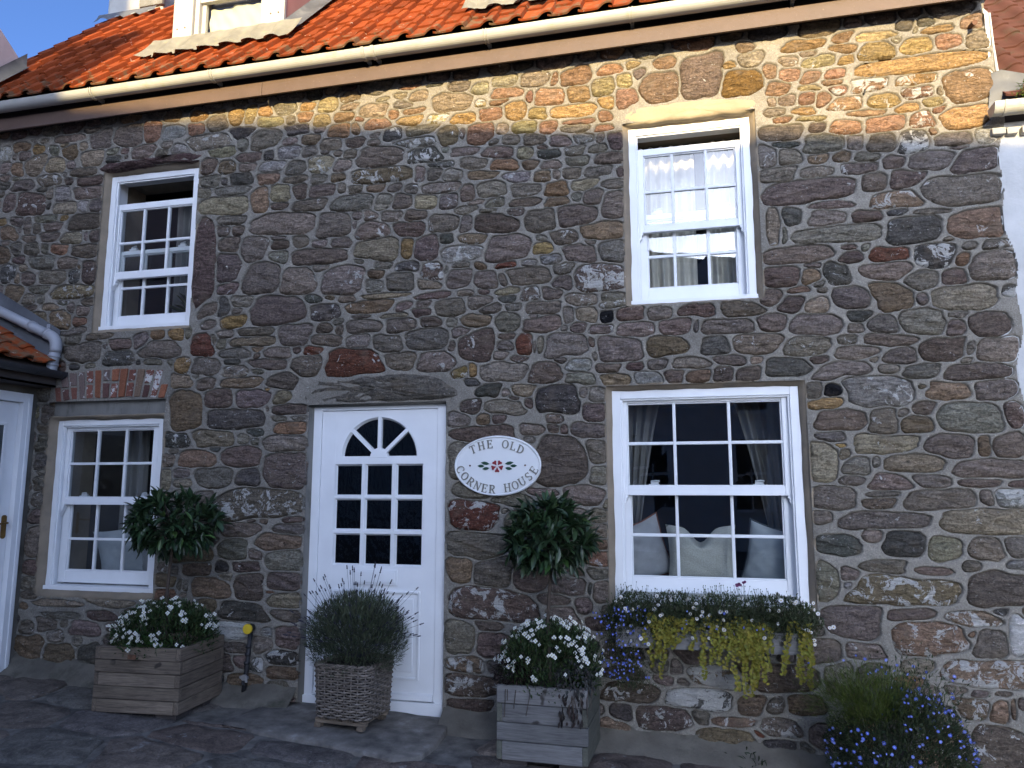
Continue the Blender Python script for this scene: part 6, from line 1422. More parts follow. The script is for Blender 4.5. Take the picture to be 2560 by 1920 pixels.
# ------------------------------------------------------------------ paving
pave = empty('pavement', (-1.9, -0.9, -0.12), kind='structure')
pave['label'] = 'worn flagstone pavement along the foot of the cottage'
SLAB = [(-3.05, -0.50), (-2.72, -0.60), (-2.3, -0.66), (-1.74, -0.77), (-1.62, -0.68), (-1.60, -0.42), (-1.63, -0.10), (-1.70, 0.03), (-2.80, 0.03), (-3.0, -0.12)]
def clip(poly, n, d):
    out = []
    for i in range(len(poly)):
        a, b = poly[i], poly[(i + 1) % len(poly)]
        da = a[0] * n[0] + a[1] * n[1] - d; db = b[0] * n[0] + b[1] * n[1] - d
        if da <= 0: out.append(a)
        if (da < 0) != (db < 0) and abs(da - db) > 1e-12:
            t = da / (da - db); out.append((a[0] + (b[0] - a[0]) * t, a[1] + (b[1] - a[1]) * t))
    return out
def flags():
    r = np.random.default_rng(17)
    seeds = []
    y = -0.32
    rowh = [0.40, 0.46, 0.5, 0.55, 0.6]
    for q, hgt in enumerate(rowh):
        x = -6.0 + r.uniform(0, .4)
        while x < 2.4:
            w = r.uniform(0.45, 0.85)
            seeds.append((x + w / 2, y + r.uniform(-.14, .14)))
            x += w
        y -= hgt
    SX = 0.72
    for (sx, sy) in seeds:
        poly = [(sx - 1, sy - 1), (sx + 1, sy - 1), (sx + 1, sy + 1), (sx - 1, sy + 1)]
        for (tx, ty) in seeds:
            if (tx, ty) == (sx, sy) or abs(tx - sx) > 2 or abs(ty - sy) > 2: continue
            n = ((tx - sx) * SX * SX, (ty - sy)); mx, my = (tx + sx) / 2, (ty + sy) / 2
            L = math.hypot(*n)
            n = (n[0] / L, n[1] / L)
            poly = clip(poly, n, n[0] * mx + n[1] * my - 0.012)
            if len(poly) < 3: break
        if len(poly) < 3: continue
        poly = clip(poly, (0, 1), -0.13 + r.uniform(-.03, .03)); poly = clip(poly, (0, -1), 2.5)
        poly = clip(poly, (-1, 0), 5.24)
        if len(poly) < 3: continue
        cx = sum(p[0] for p in poly) / len(poly); cy = sum(p[1] for p in poly) / len(poly)
        # keep clear of the door slab
        if -3.0 < cx < -1.66 and cy > -0.55: continue
        if -3.15 < cx < -1.55 and cy > -1.0:
            poly = clip(poly, (0.02, 1), -0.70 if cx > -2.3 else -0.60)
        if len(poly) < 3: continue
        # rounded, uneven outline
        pts = []
        m = len(poly)
        for i in range(m):
            a, b = np.array(poly[i]), np.array(poly[(i + 1) % m])
            L = np.hypot(*(b - a))
            if L < .05: continue
            k = max(2, int(L / .10))
            nn = np.array([b[1] - a[1], a[0] - b[0]]) / L
            for j in range(k):
                t = (j + .5) / k
                pts.append(a + (b - a) * t - nn * (0.008 + r.uniform(-.012, .016)))
        if len(pts) < 5: continue
        z = zg(cx, cy) + r.uniform(-.004, .008)
        n = len(pts); c = np.mean(pts, 0)
        tx_, ty_ = r.uniform(-.02, .02), r.uniform(-.02, .02)
        V = []; F = []
        for t, h in ((1.0, -.05), (1.0, -.012), (0.96, -.002), (.7, .001), (.35, .003)):
            for p in pts:
                q = c + (p - c) * t
                V.append((q[0], q[1], z - 0.042 * (q[0] - cx) + .012 * (q[1] - cy) + h + (tx_ * (q[0] - cx) + ty_ * (q[1] - cy)) * .4 + (r.uniform(-.006, .006) if t < 1 else 0)))
        V.append((c[0], c[1], z + .003))
        for a in range(4):
            for i in range(n): F.append((a * n + i, a * n + (i + 1) % n, (a + 1) * n + (i + 1) % n, (a + 1) * n + i))
        for i in range(n): F.append((4 * n + i, 4 * n + (i + 1) % n, 5 * n))
        base = [(0.150, 0.128, 0.108), (0.125, 0.108, 0.096), (0.165, 0.134, 0.108), (0.142, 0.130, 0.110), (0.15, 0.114, 0.092)][r.integers(0, 5)]
        MB().add(V, F).build('flagstone', M['flag'], pave, smooth=True, tint=np.array(base) * r.uniform(.8, 1.25))
flags()
pts = []
rr = np.random.default_rng(2)
m = len(SLAB)
for i in range(m):
    a, b = np.array(SLAB[i]), np.array(SLAB[(i + 1) % m])
    k = max(2, int(np.hypot(*(b - a)) / .09))
    for j in range(k): pts.append(a + (b - a) * j / k + rr.uniform(-.007, .007, 2))
c = np.mean(pts, 0); n = len(pts)
V = []; F = []
for t, h in ((1.0, -.12), (1.0, -.014), (0.985, -.002), (.7, .001), (.35, .002)):
    for p in pts:
        q = c + (p - c) * t
        V.append((q[0], q[1], -0.046 - .030 * (q[0] + 2.9) + h + .02 * q[1] + rr.uniform(-.003, .003)))
V.append((c[0], c[1], -0.046 - .030 * (c[0] + 2.9) + .02 * c[1]))
for a in range(4):
    for i in range(n): F.append((a * n + i, a * n + (i + 1) % n, (a + 1) * n + (i + 1) % n, (a + 1) * n + i))
for i in range(n): F.append((4 * n + i, 4 * n + (i + 1) % n, 5 * n))
MB().add(V, F).build('doorstep', M['slab'], pave, smooth=True)
# cement haunching along the foot of the wall
for (x0, x1) in ((-5.28, -2.80), (-1.70, 1.95)):
    V = []; F = []
    xs = np.linspace(x0, x1, int((x1 - x0) / .05))
    r = np.random.default_rng(int(x0 * -10) + 50)
    nn = np.convolve(r.uniform(-1, 1, len(xs) + 8), np.ones(5) / 5, 'same')[4:-4]
    for x, q in zip(xs, nn):
        g = zg(x)
        prof = ((-0.19 + .05 * q, -.03), (-0.165 + .05 * q, .006), (-0.10 + .03 * q, .040 + .02 * q), (-0.035, .085 + .03 * q), (0.004, .115 + .04 * q), (.03, .12))
        for (y, h) in prof: V.append((x, y + r.uniform(-.004, .004), g + h + r.uniform(-.004, .004)))
    for i in range(len(xs) - 1):
        for k in range(5): F.append((i * 6 + k, i * 6 + k + 1, i * 6 + k + 7, i * 6 + k + 6))
    MB().add(V, F).build('mortar_fillet', M['haunch'], pave, smooth=True)

# ------------------------------------------------------------------ house name sign
def sign():
    cx, cz, y = -1.3225, 1.617, -0.038
    s = empty('house_sign', (cx, y, cz - .21), 'white oval THE OLD CORNER HOUSE sign with a red rose', 'sign')
    RX, RZ = 0.311, 0.2085
    def ring(rx, rz, yy, n=64): return [(cx + rx * math.cos(2 * math.pi * i / n), yy, cz + rz * math.sin(2 * math.pi * i / n)) for i in range(n)]
    V = []; F = []
    prof = [(0, .030), (0, .004), (.003, -.002), (.008, -.004), (.013, -.002), (.016, .004)]
    n = 64
    for (e, dy) in prof: V += ring(RX - e, RZ - e, y + dy)
    for q in range(len(prof) - 1):
        for i in range(n): F.append((q * n + i, q * n + (i + 1) % n, (q + 1) * n + (i + 1) % n, (q + 1) * n + i))
    F.append(tuple((len(prof) - 1) * n + i for i in range(n)))
    F.append(tuple(range(n)))
    MB().add(V, F).build('plaque', M['plaque'], s)
    yf = y + .004
    def bar(mb, M3, p, q, w, dep=.007):
        p = Vector((p[0], 0, p[1])); q = Vector((q[0], 0, q[1]))
        d = (q - p).normalized(); nn = Vector((-d.z, 0, d.x)) * w / 2
        c = [p - nn, q - nn, q + nn, p + nn]
        front = [M3 @ Vector((v.x, -dep, v.z)) for v in c]; back = [M3 @ Vector((v.x, 0.001, v.z)) for v in c]
        mb.add(front + back, [(0, 1, 2, 3), (4, 5, 1, 0), (5, 6, 2, 1), (6, 7, 3, 2), (7, 4, 0, 3)])
    def arcp(cx_, cz_, rx, rz, a0, a1, n=12): return [(cx_ + rx * math.cos(R(a0 + (a1 - a0) * i / n)), cz_ + rz * math.sin(R(a0 + (a1 - a0) * i / n))) for i in range(n + 1)]
    T, t = .17, .075
    def arcw(mb, M3, cx_, cz_, rx, rz, a0, a1, thick_at=0, n=14):
        P_ = arcp(cx_, cz_, rx, rz, a0, a1, n)
        for i in range(n):
            am = R(a0 + (a1 - a0) * (i + .5) / n)
            bar(mb, M3, P_[i], P_[i + 1], t + (T - t) * abs(math.cos(am)) ** 1.5)
    def serif(mb, M3, x, z, w=.34): bar(mb, M3, (x - w / 2, z), (x + w / 2, z), .07)
    def glyph(ch, M3):
        mb = MB()
        B = lambda p, q, w=T: bar(mb, M3, p, q, w)
        if ch == 'T':
            B((0, 0), (0, 1)); B((-.38, .96), (.38, .96), t); serif(mb, M3, 0, .035); B((-.36, .74), (-.36, .98), t); B((.36, .74), (.36, .98), t)
        elif ch == 'H':
            for x in (-.28, .28): B((x, 0), (x, 1)); serif(mb, M3, x, .035); serif(mb, M3, x, .965)
            B((-.28, .52), (.28, .52), t)
        elif ch == 'E':
            B((-.2, 0), (-.2, 1)); B((-.36, .96), (.32, .96), t); B((-.36, .04), (.34, .04), t); B((-.2, .52), (.16, .52), t)
            B((.29, .76), (.29, .98), t); B((.31, .02), (.31, .26), t); B((.15, .42), (.15, .62), t)
        elif ch == 'O': arcw(mb, M3, 0, .5, .37, .46, 0, 360, n=22)
        elif ch == 'L':
            B((-.18, 0), (-.18, 1)); serif(mb, M3, -.18, .965); B((-.34, .04), (.34, .04), t); B((.31, .02), (.31, .28), t)
        elif ch == 'D':
            B((-.26, 0), (-.26, 1)); serif(mb, M3, -.28, .965, .3); serif(mb, M3, -.28, .035, .3); arcw(mb, M3, -.12, .5, .45, .46, -90, 90); B((-.26, .96), (-.1, .96), t); B((-.26, .04), (-.1, .04), t)
        elif ch == 'C': arcw(mb, M3, .04, .5, .38, .46, 42, 318, n=20); B((.31, .68), (.31, .93), t); B((.33, .1), (.30, .26), t)
        elif ch == 'R':
            B((-.24, 0), (-.24, 1)); serif(mb, M3, -.24, .035); arcw(mb, M3, -.04, .74, .30, .23, -90, 90); B((-.38, .96), (-.02, .96), t); B((-.24, .51), (-.02, .51), t); B((.0, .5), (.33, .03), T * .9); serif(mb, M3, .36, .035, .2)
        elif ch == 'N':
            B((-.30, 0), (-.30, 1), t); B((.30, 0), (.30, 1), t); B((-.30, .98), (.30, .02), T); serif(mb, M3, -.30, .035, .28); serif(mb, M3, .30, .965, .28); serif(mb, M3, -.36, .965, .2)
        elif ch == 'U':
            B((-.28, .35), (-.28, 1)); B((.28, .35), (.28, 1), t); arcw(mb, M3, 0, .36, .28, .33, 180, 360); serif(mb, M3, -.28, .965); serif(mb, M3, .28, .965, .28)
        elif ch == 'S':
            for (z, a0, a1) in ((.74, 30, 270), (.265, 90, -150)):
                P_ = arcp(0, z, .25, .225, a0, a1, 14)
                for i in range(14): B(P_[i], P_[i + 1], t + .06 * (1 if 3 < i < 13 else 0))
            B((.24, .76), (.24, .98), t); B((-.25, .03), (-.25, .24), t)
        return mb
    K = 0.000762
    lay = [('T', 240, 240, 21), ('H', 320, 207, 13), ('E', 400, 192, 5), ('O', 548, 195, -7), ('L', 620, 213, -15), ('D', 690, 243, -22),
           ('C', 122, 424, -62), ('O', 166, 486, -47), ('R', 222, 538, -37), ('N', 285, 576, -25), ('E', 352, 598, -13), ('R', 424, 606, -5),
           ('H', 568, 592, 9), ('O', 640, 570, 19), ('U', 704, 536, 30), ('S', 764, 492, 42), ('E', 812, 436, 55)]
    Hh = 0.058
    for chh, lx, lz, rot in lay:
        x = cx + (lx - 471) * K; z = cz + (391 - lz) * K * .985
        M4 = Matrix.Translation((x, yf, z)) @ Matrix.Rotation(R(-rot), 4, 'Y') @ Matrix.Scale(Hh, 4) @ Matrix.Translation((0, 0, -.5))
        M4 = Matrix.Translation((x, yf, z)) @ Matrix.Rotation(R(-rot), 4, 'Y') @ Matrix.Diagonal((Hh * .93, 1, Hh, 1)) @ Matrix.Translation((0, 0, -.5))
        glyph(chh, M4).build('letter', M['letter'], s)
    # rose with five petals
    for k in range(5):
        a = R(90 + 36 + 72 * k)
        pts = []
        for (rr_, da) in ((.008, 0), (.024, -.34), (.038, -.46), (.043, -.25), (.039, 0), (.043, .25), (.038, .46), (.024, .34)):
            pts.append((cx + rr_ * math.cos(a + da) * 1.02, cz - .004 + rr_ * math.sin(a + da)))
        MB().prism(pts, yf - .006, yf + .001).build('petal', M['rose'], s)
    MB().lathe([(.007, -.009), (.007, .001)], (cx, yf, cz - .004), 10, Matrix.Rotation(R(-90), 3, 'X')).build('rose_centre', M['plaque'], s)
    for sg in (-1, 1):
        for (p, q, w) in (((.056, .012), (.118, .022), .022), ((.056, -.016), (.108, -.024), .021), ((.092, -.003), (.142, -.001), .020)):
            a = Vector((p[0] * sg, p[1])); b = Vector((q[0] * sg, q[1])); d = (b - a); nn = Vector((-d.y, d.x)).normalized() * w / 2
            pts = [a, a + d * .3 + nn * .9, a + d * .62 + nn, b, a + d * .62 - nn, a + d * .3 - nn * .9]
            MB().prism([(cx + v.x, cz + v.y) for v in pts], yf - .005, yf + .001).build('leaf', M['green_enamel'], s)
        MB().lathe([(.0065, -.003), (.0065, .001)], (cx + (-.197 if sg < 0 else .198), yf, cz + .001), 10, Matrix.Rotation(R(-90), 3, 'X')).build('screw', M['rust'], s)
sign()

# ------------------------------------------------------------------ leaves and flowers
def leaf_tpl(kind):
    if kind == 'bay':
        st = [(.22, .62), (.5, 1.0), (.78, .66)]
        V = [(0, 0, 0)]
        for t, w in st:
            z = -.10 * (t ** 2) + .0
            V += [(t, -w / 2, z + .10 * w), (t, 0, z), (t, w / 2, z + .10 * w)]
        V.append((1, 0, -.12))
        F = [(0, 1, 2), (0, 2, 3)]
        for k in range(2):
            a = 1 + 3 * k; b = a + 3
            F += [(a, b, b + 1), (a, b + 1, a + 1), (a + 1, b + 1, b + 2), (a + 1, b + 2, a + 2)]
        F += [(7, 10, 8), (8, 10, 9)]
    elif kind == 'round':
        V = [(.5, 0, -.06)] + [(.5 + .5 * math.cos(R(60 * k)), .5 * math.sin(R(60 * k)), .05) for k in range(6)]
        F = [(0, 1 + k, 1 + (k + 1) % 6) for k in range(6)]
    else:
        V = [(0, 0, 0), (.5, -.5, .05), (.5, .5, .05), (1, 0, -.05)]
        F = [(0, 1, 2), (1, 3, 2)]
    return np.array(V, float), np.array(F, int)

def leaf_mass(name, mat, P_, D_, L_, W_, tint, kind='blade', up=None, parent=None):
    tv_, tf_ = leaf_tpl(kind)
    n = len(P_)
    D_ = D_ / (np.linalg.norm(D_, axis=1, keepdims=True) + 1e-9)
    u = np.tile([0, 0, 1.0], (n, 1)) if up is None else up
    u = u + nrg.normal(0, .25, (n, 3))
    S_ = np.cross(u, D_); S_ /= (np.linalg.norm(S_, axis=1, keepdims=True) + 1e-9)
    Nn = np.cross(D_, S_)
    L_ = np.broadcast_to(L_, (n,)); W_ = np.broadcast_to(W_, (n,))
    V = P_[:, None, :] + D_[:, None, :] * (tv_[None, :, 0:1] * L_[:, None, None]) + S_[:, None, :] * (tv_[None, :, 1:2] * W_[:, None, None]) + Nn[:, None, :] * (tv_[None, :, 2:3] * L_[:, None, None])
    F = (tf_[None] + (np.arange(n) * len(tv_))[:, None, None]).reshape(-1, 3)
    base = np.array(wpos(parent)) if parent is not None else np.zeros(3)
    me = np_mesh(name, V.reshape(-1, 3) - base, F, mat, False)
    setattr_mesh(me, 'tint', np.repeat(np.clip(tint, 0.002, 1), len(tv_), 0))
    return link(name, me, parent)

def ell(n, c, r, shell=0.0):
    v = nrg.normal(size=(n, 3)); v /= np.linalg.norm(v, axis=1, keepdims=True)
    k = (shell + (1 - shell) * nrg.random((n, 1))) ** (1 / 2.2)
    return np.array(c) + v * k * np.array(r), v

def tints(n, base, var=.25, yel=.1):
    t = np.tile(np.array(base), (n, 1)) * nrg.uniform(1 - var, 1 + var, (n, 1))
    t[:, 0] *= nrg.uniform(1 - yel, 1 + 2 * yel, n)
    return t

def bay(root, crown, r, h, label, seed, lean=0.0):
    t = empty('bay_tree', (root[0], root[1], root[2]), label, 'tree', 'clipped bay trees in the planters')
    rs = np.random.default_rng(seed)
    pts = [Vector(root).lerp(Vector(crown), q) + Vector((.012 * math.sin(q * 5 + seed), .008 * math.cos(q * 4), 0)) for q in np.linspace(0, 1, 9)]
    tr = MB().tube(pts, [.015 - .006 * q for q in np.linspace(0, 1, 9)], 8)
    for q in range(26):
        a = rs.uniform(0, 6.28); el = rs.uniform(-.5, 1.2)
        p0 = Vector(crown) + Vector((0, 0, rs.uniform(-.14, .05)))
        p1 = Vector(crown) + Vector((r[0] * .8 * math.cos(a) * math.cos(el), r[1] * .8 * math.sin(a) * math.cos(el), r[2] * .8 * math.sin(el)))
        tr.tube([p0, p0.lerp(p1, .5) + Vector((0, 0, .02)), p1], [.006, .004, .002], 5, cap=False)
    tr.build('trunk', M['bark'], t, smooth=True)
    # rosettes of long leaves at twig ends
    P_, D_, L_ = [], [], []
    n_ros = 118
    cs, vs = ell(n_ros, crown, (r[0] * .80, r[1] * .80, r[2] * .76), .5)
    for c_, v_ in zip(cs, vs):
        ax = v_ * np.array([1, 1, .8]) + np.array([0, 0, .35]); ax /= np.linalg.norm(ax)
        for q in range(nrg.integers(6, 11)):
            d = ax * nrg.uniform(.0, .75) + nrg.normal(0, .62, 3)
            if v_[2] < -.3: d[2] -= .4
            P_.append(c_ + nrg.normal(0, .012, 3)); D_.append(d); L_.append(nrg.uniform(.075, .125))
    P_, D_, L_ = np.array(P_), np.array(D_), np.array(L_)
    n = len(P_)
    tt = tints(n, (0.026, 0.054, 0.022), .4, .1)
    y = nrg.random(n) < .045
    tt[y] = tints(int(y.sum()), (0.055, 0.115, 0.03), .3)
    leaf_mass('crown', M['leaf_gloss'], P_, D_, L_, L_ * nrg.uniform(.27, .35, n), tt, 'bay', None, t)
    return t

def flower_mesh(name, mat_col, petals, r, cup=.2, centre=None, wid=.9):
    V = []; F = []; T = []
    for k in range(petals):
        a = 2 * math.pi * k / petals
        d = np.array([math.cos(a), math.sin(a), 0]); s = np.array([-math.sin(a), math.cos(a), 0])
        w = r * wid * math.pi / petals
        b0 = len(V)
        for (t, ww, z) in ((.08, .1, 0), (.6, 1, cup * .6), (1.0, .55, cup * .7)):
            V += [d * r * t - s * w * ww + np.array([0, 0, r * z]), d * r * t + s * w * ww + np.array([0, 0, r * z])]
        F += [(b0, b0 + 1, b0 + 3, b0 + 2), (b0 + 2, b0 + 3, b0 + 5, b0 + 4)]
        T += [mat_col] * 6
    if centre:
        b0 = len(V)
        cr = r * .3
        for k in range(6): V.append(np.array([cr * math.cos(R(60 * k)), cr * math.sin(R(60 * k)), r * .10]))
        V.append(np.array([0, 0, r * .2]))
        T += [centre] * 7
        F += [(b0 + k, b0 + (k + 1) % 6, b0 + 6) for k in range(6)]
    me = bpy.data.meshes.new(name)
    me.from_pydata([tuple(v) for v in V], [], F)
    me.materials.append(M['petal'])
    setattr_mesh(me, 'tint', np.array(T))
    return me

def scatter_flowers(parent, mesh, P_, D_, smin=.8, smax=1.2, name='flower'):
    b = np.array(wpos(parent))
    for p, d in zip(P_, D_):
        o = link(name, mesh, parent, tuple(np.array(p) - b))
        o.rotation_euler = Vector(d).to_track_quat('Z', 'Y').to_euler()
        k = nrg.uniform(smin, smax)
        o.scale = (k, k, k)

FL_WHITE = flower_mesh('white_flower', (.80, .80, .74), 4, .0128, .1, (.55, .5, .2), .62)
FL_DAISY = flower_mesh('daisy', (.82, .80, .78), 10, .0115, .0, (.55, .38, .03), .85)
FL_BLUE = flower_mesh('blue_flower', (.12, .17, .60), 5, .0092, .1, (.5, .5, .6), .95)
FL_BLUE2 = flower_mesh('pale_blue_flower', (.22, .28, .72), 5, .0092, .1, (.6, .6, .7), .95)
FL_PURPLE = flower_mesh('purple_flower', (.16, .05, .11), 7, .008, .4, None, 1.0)

def to_cam(v):
    d = np.array(CAM) - v
    return d / np.linalg.norm(d, axis=-1, keepdims=True)

def white_bed(c, r, label, n_leaf, n_fl, seed, box):
    t = empty('white_flower_clump', (c[0], c[1], box), label, 'plant', 'white flowering plants under the bay trees')
    P_, v = ell(n_leaf, c, r, .35)
    k = P_[:, 2] > box - .05
    P_, v = P_[k], v[k]
    n = len(P_)
    D_ = v * .7 + np.array([0, 0, .7]) + nrg.normal(0, .5, (n, 3))
    leaf_mass('foliage', M['leaf'], P_, D_, nrg.uniform(.022, .045, n), nrg.uniform(.007, .014, n), tints(n, (.038, .066, .022), .5, .15), 'blade', None, t)
    cl, vv = ell(n_fl // 3, c, (r[0] * .98, r[1] * .98, r[2] * 1.02), .85)
    keep = (vv[:, 2] > -.15) & (vv[:, 1] < .55)
    cl, vv = cl[keep], vv[keep]
    P2, D2 = [], []
    for p, v_ in zip(cl, vv):
        for q in range(nrg.integers(2, 6)):
            P2.append(p + nrg.normal(0, .018, 3) + np.array([0, 0, .014])); D2.append(v_ + to_cam(p) * .8 + nrg.normal(0, .35, 3))
    scatter_flowers(t, FL_WHITE, P2, D2, .75, 1.25)
    st = MB()
    for p in P2[::2]:
        st.tube([p, p + np.array([nrg.normal(0, .01), nrg.normal(0, .01), -.07])], .0012, 3, cap=False)
    st.build('stems', M['green_stem'], t)['kind'] = 'stuff'
    return t

M['green_stem'] = simple_mat('green_stem', (0.05, 0.075, 0.028), 0.7)

def planter(name, cx, cy, rz, w, d, z0, h, rows, mx, my, label, foot=True):
    t = empty(name, (cx, cy, z0), label, 'planter', 'wooden planters holding bay trees', rz=rz)
    M4 = Matrix.Translation((cx, cy, z0)) @ Matrix.Rotation(rz, 4, 'Z')
    fz = 0.035 if foot else 0.0
    th = 0.034
    rh = (h - fz) / rows
    for k in range(rows):
        a = fz + k * rh + .0018; b = fz + (k + 1) * rh - .0018
        lap = k % 2 == 0
        e = 0.0 if lap else th + .001
        g = th + .001 if lap else 0.0
        for sg in (-1, 1):
            j = rng.uniform(-.0015, .0015)
            MB().box(-w / 2 + g, w / 2 - g, sg * d / 2 - (th if sg > 0 else 0) + j, sg * d / 2 + (0 if sg > 0 else th) + j, a, b, M4).build('plank', mx, t, bevel=.007 if not lap else .003, seg=3)
            MB().box(sg * w / 2 - (th if sg > 0 else 0) + j, sg * w / 2 + (0 if sg > 0 else th) + j, -d / 2 + e, d / 2 - e, a, b, M4).build('plank', my, t, bevel=.007 if lap else .003, seg=3)
    for sx in (-1, 1):
        for sy in (-1, 1):
            x = sx * (w / 2 - .10); y = sy * (d / 2 - .10)
            if foot: MB().box(x - .075, x + .075, y - .075, y + .075, 0, fz + .003, M4).build('foot', M['foot'], t, bevel=.003)
            x = sx * (w / 2 - th - .022); y = sy * (d / 2 - th - .022)
            MB().box(x - .02, x + .02, y - .02, y + .02, fz + .01, h - .03, M4).build('corner_post', my, t)
    V = []; F = []
    for j in range(7):
        for i in range(7):
            V.append(M4 @ Vector(((i / 6 - .5) * (w - 2 * th), (j / 6 - .5) * (d - 2 * th), h - .055 + rng.uniform(-.01, .012))))
    for j in range(6):
        for i in range(6): F.append((j * 7 + i, j * 7 + i + 1, j * 7 + i + 8, j * 7 + i + 7))
    MB().add(V, F).build('soil', M['soil'], t)
    return t, M4

pl, plM = planter('wooden_planter', -3.655, -0.365, R(4.0), 0.63, 0.53, -0.045, 0.455, 5, M['plank_x'], M['plank_y'], 'brown weathered board planter left of the front door')
MB().box(-.045, .015, -.304, -.299, .385, .415, plM).build('maker_plate', M['rust'], pl)
pr, prM = planter('wooden_planter', -0.905, -0.325, R(-1.0), 0.545, 0.50, -0.150, 0.455, 4, M['grey_plank'], M['grey_plank_y'], 'grey wooden planter between the door and the window box')

bay((-3.66, -0.34, 0.33), (-3.635, -0.35, 1.215), (.375, .33, .255), 0, 'bay tree in the brown planter left of the door', 3)
bay((-0.905, -0.33, 0.22), (-0.893, -0.34, 1.165), (.345, .31, .265), 0, 'bay tree in the grey planter below the oval sign', 9)
white_bed((-3.66, -0.34, 0.43), (.37, .32, .235), 'white flowers filling the brown planter left of the door', 8500, 400, 1, .38)
white_bed((-0.90, -0.33, 0.37), (.325, .29, .27), 'white flowers among withered leaves in the grey planter', 7500, 420, 2, .27)

# broad-leaved weed among the flowers of the left planter
w_ = empty('broad_leaf_weed', (-3.56, -0.55, .38), 'light green broad leaves at the front of the brown planter', 'plant')
n = 46
P_ = np.array([-3.57, -0.57, .40]) + nrg.normal(0, 1, (n, 3)) * np.array([.075, .03, .02])
leaf_mass('foliage', M['leaf'], P_, np.stack([nrg.normal(0, .7, n), nrg.uniform(-1, .1, n), nrg.uniform(.1, 1.1, n)], 1), nrg.uniform(.05, .10, n), nrg.uniform(.016, .03, n), tints(n, (.055, .115, .03), .25), 'bay', None, w_)
# withered plants in the right planter
for (c, n, lab) in (((-1.10, -.50, .355), 420, 'dark shrivelled plant at the left corner of the grey planter'), ((-0.72, -.53, .34), 420, 'grey withered leaves drooping over the right of the grey planter')):
    w_ = empty('withered_plant', (c[0], c[1], c[2] - .06), lab, 'plant')
    right = c[0] > -.9
    P_, v = ell(n, c, (.115, .075, .085 if not right else .11), .3)
    D_ = v + np.array([0, -.3, -.9 if right else -.2]) + nrg.normal(0, .5, (n, 3))
    tt = tints(n, (.055, .055, .05) if right else (.022, .016, .014), .5)
    leaf_mass('foliage', M['dead'], P_, D_, nrg.uniform(.018, .04, n), nrg.uniform(.008, .018, n), tt, 'bay', None, w_)
    mb = MB()
    for q in range(9 if right else 4):
        x = c[0] + rng.uniform(-.1, .11); z = c[2] - .03
        mb.tube([(x, c[1] - .03, z), (x + rng.uniform(-.01, .02), -.585, z - .06), (x + rng.uniform(-.02, .02), -.588, z - rng.uniform(.10, .2))], .0025, 4, cap=False)
    mb.build('dry_stem', M['bark'], w_)
    if right:
        n2 = 60
        P_ = np.stack([nrg.uniform(-.80, -.66, n2), np.full(n2, -.59), nrg.uniform(.12, .28, n2)], 1)
        leaf_mass('hanging_leaves', M['dead'], P_, np.stack([nrg.normal(0, .3, n2), nrg.normal(-.1, .2, n2), -np.ones(n2)], 1), nrg.uniform(.025, .045, n2), .014, tints(n2, (.04, .032, .028), .4), 'bay', None, w_)

# ------------------------------------------------------------------ wicker basket with lavender
BK = (-2.235, -0.275)
bt = empty('wicker_basket', (BK[0], BK[1], -0.005), 'weathered square wicker basket on a wooden stand by the door', 'basket', rz=R(-5))
BM = Matrix.Translation((BK[0], BK[1], -0.005)) @ Matrix.Rotation(R(-5), 4, 'Z')
def rrect(w, d, r_, n=92):
    pts = []
    per = []
    for (sx, sy, a0) in ((1, -1, -90), (1, 1, 0), (-1, 1, 90), (-1, -1, 180)):
        for q in range(7):
            a = R(a0 + 90 * q / 6)
            per.append(Vector((sx * (w / 2 - r_) + r_ * math.cos(a), sy * (d / 2 - r_) + r_ * math.sin(a))))
    L = [0]
    for i in range(len(per)): L.append(L[-1] + (per[(i + 1) % len(per)] - per[i]).length)
    tot = L[-1]
    for k in range(n):
        s = tot * k / n
        i = next(q for q in range(len(per)) if L[q] <= s < L[q + 1] + 1e-9)
        t = (s - L[i]) / (L[i + 1] - L[i])
        pts.append(per[i].lerp(per[(i + 1) % len(per)], t))
    return pts
NS = 30
rows = 20
Hb = 0.305
for k in range(rows):
    z = .012 + Hb * k / (rows - 1)
    w = .375 + .03 * k / rows; d = .36 + .03 * k / rows
    n = NS * 4
    base = rrect(w, d, .065, n)
    pts = []
    for i, p in enumerate(base):
        t_ = base[(i + 1) % n] - base[i - 1]; nn = Vector((t_.y, -t_.x)).normalized()
        ph = math.pi * (i / 4.0) + (k % 2) * math.pi
        o = .0085 * math.cos(ph)
        p2 = p + nn * o
        pts.append(BM @ Vector((p2.x, p2.y, z + rng.uniform(-.0016, .0016))))
    MB().tube(pts, .0067 * rng.uniform(.85, 1.12), 6, closed=True).build('wicker_strand', M['wicker'], bt, smooth=True)
mb = MB()
for i, p in enumerate(rrect(.38, .365, .065, NS)):
    q = rrect(.405, .39, .065, NS)[i]
    mb.tube([BM @ Vector((p.x, p.y, 0)), BM @ Vector((q.x, q.y, Hb + .02))], .005, 6)
mb.build('wicker_stakes', M['wicker'], bt, smooth=True)
for s_ in range(3):
    n = 120
    base = rrect(.40, .385, .065, n)
    pts = []
    for i, p in enumerate(base):
        ph = 2 * math.pi * i / 9 + s_ * 2.1
        t_ = base[(i + 1) % n] - base[i - 1]; nn = Vector((t_.y, -t_.x)).normalized()
        pts.append(BM @ Vector((p.x + nn.x * .012 * math.cos(ph), p.y + nn.y * .012 * math.cos(ph), Hb + .022 + .010 * math.sin(ph))))
    MB().tube(pts, .0075, 6, closed=True).build('rim_braid', M['wicker'], bt, smooth=True)
MB().box(-.17, .17, -.163, .163, .01, Hb, BM).build('liner', M['soil'], bt)
st = empty('wooden_stand', (BK[0], BK[1], -0.05), 'low slatted wooden stand under the wicker basket', 'stand', rz=R(-5))
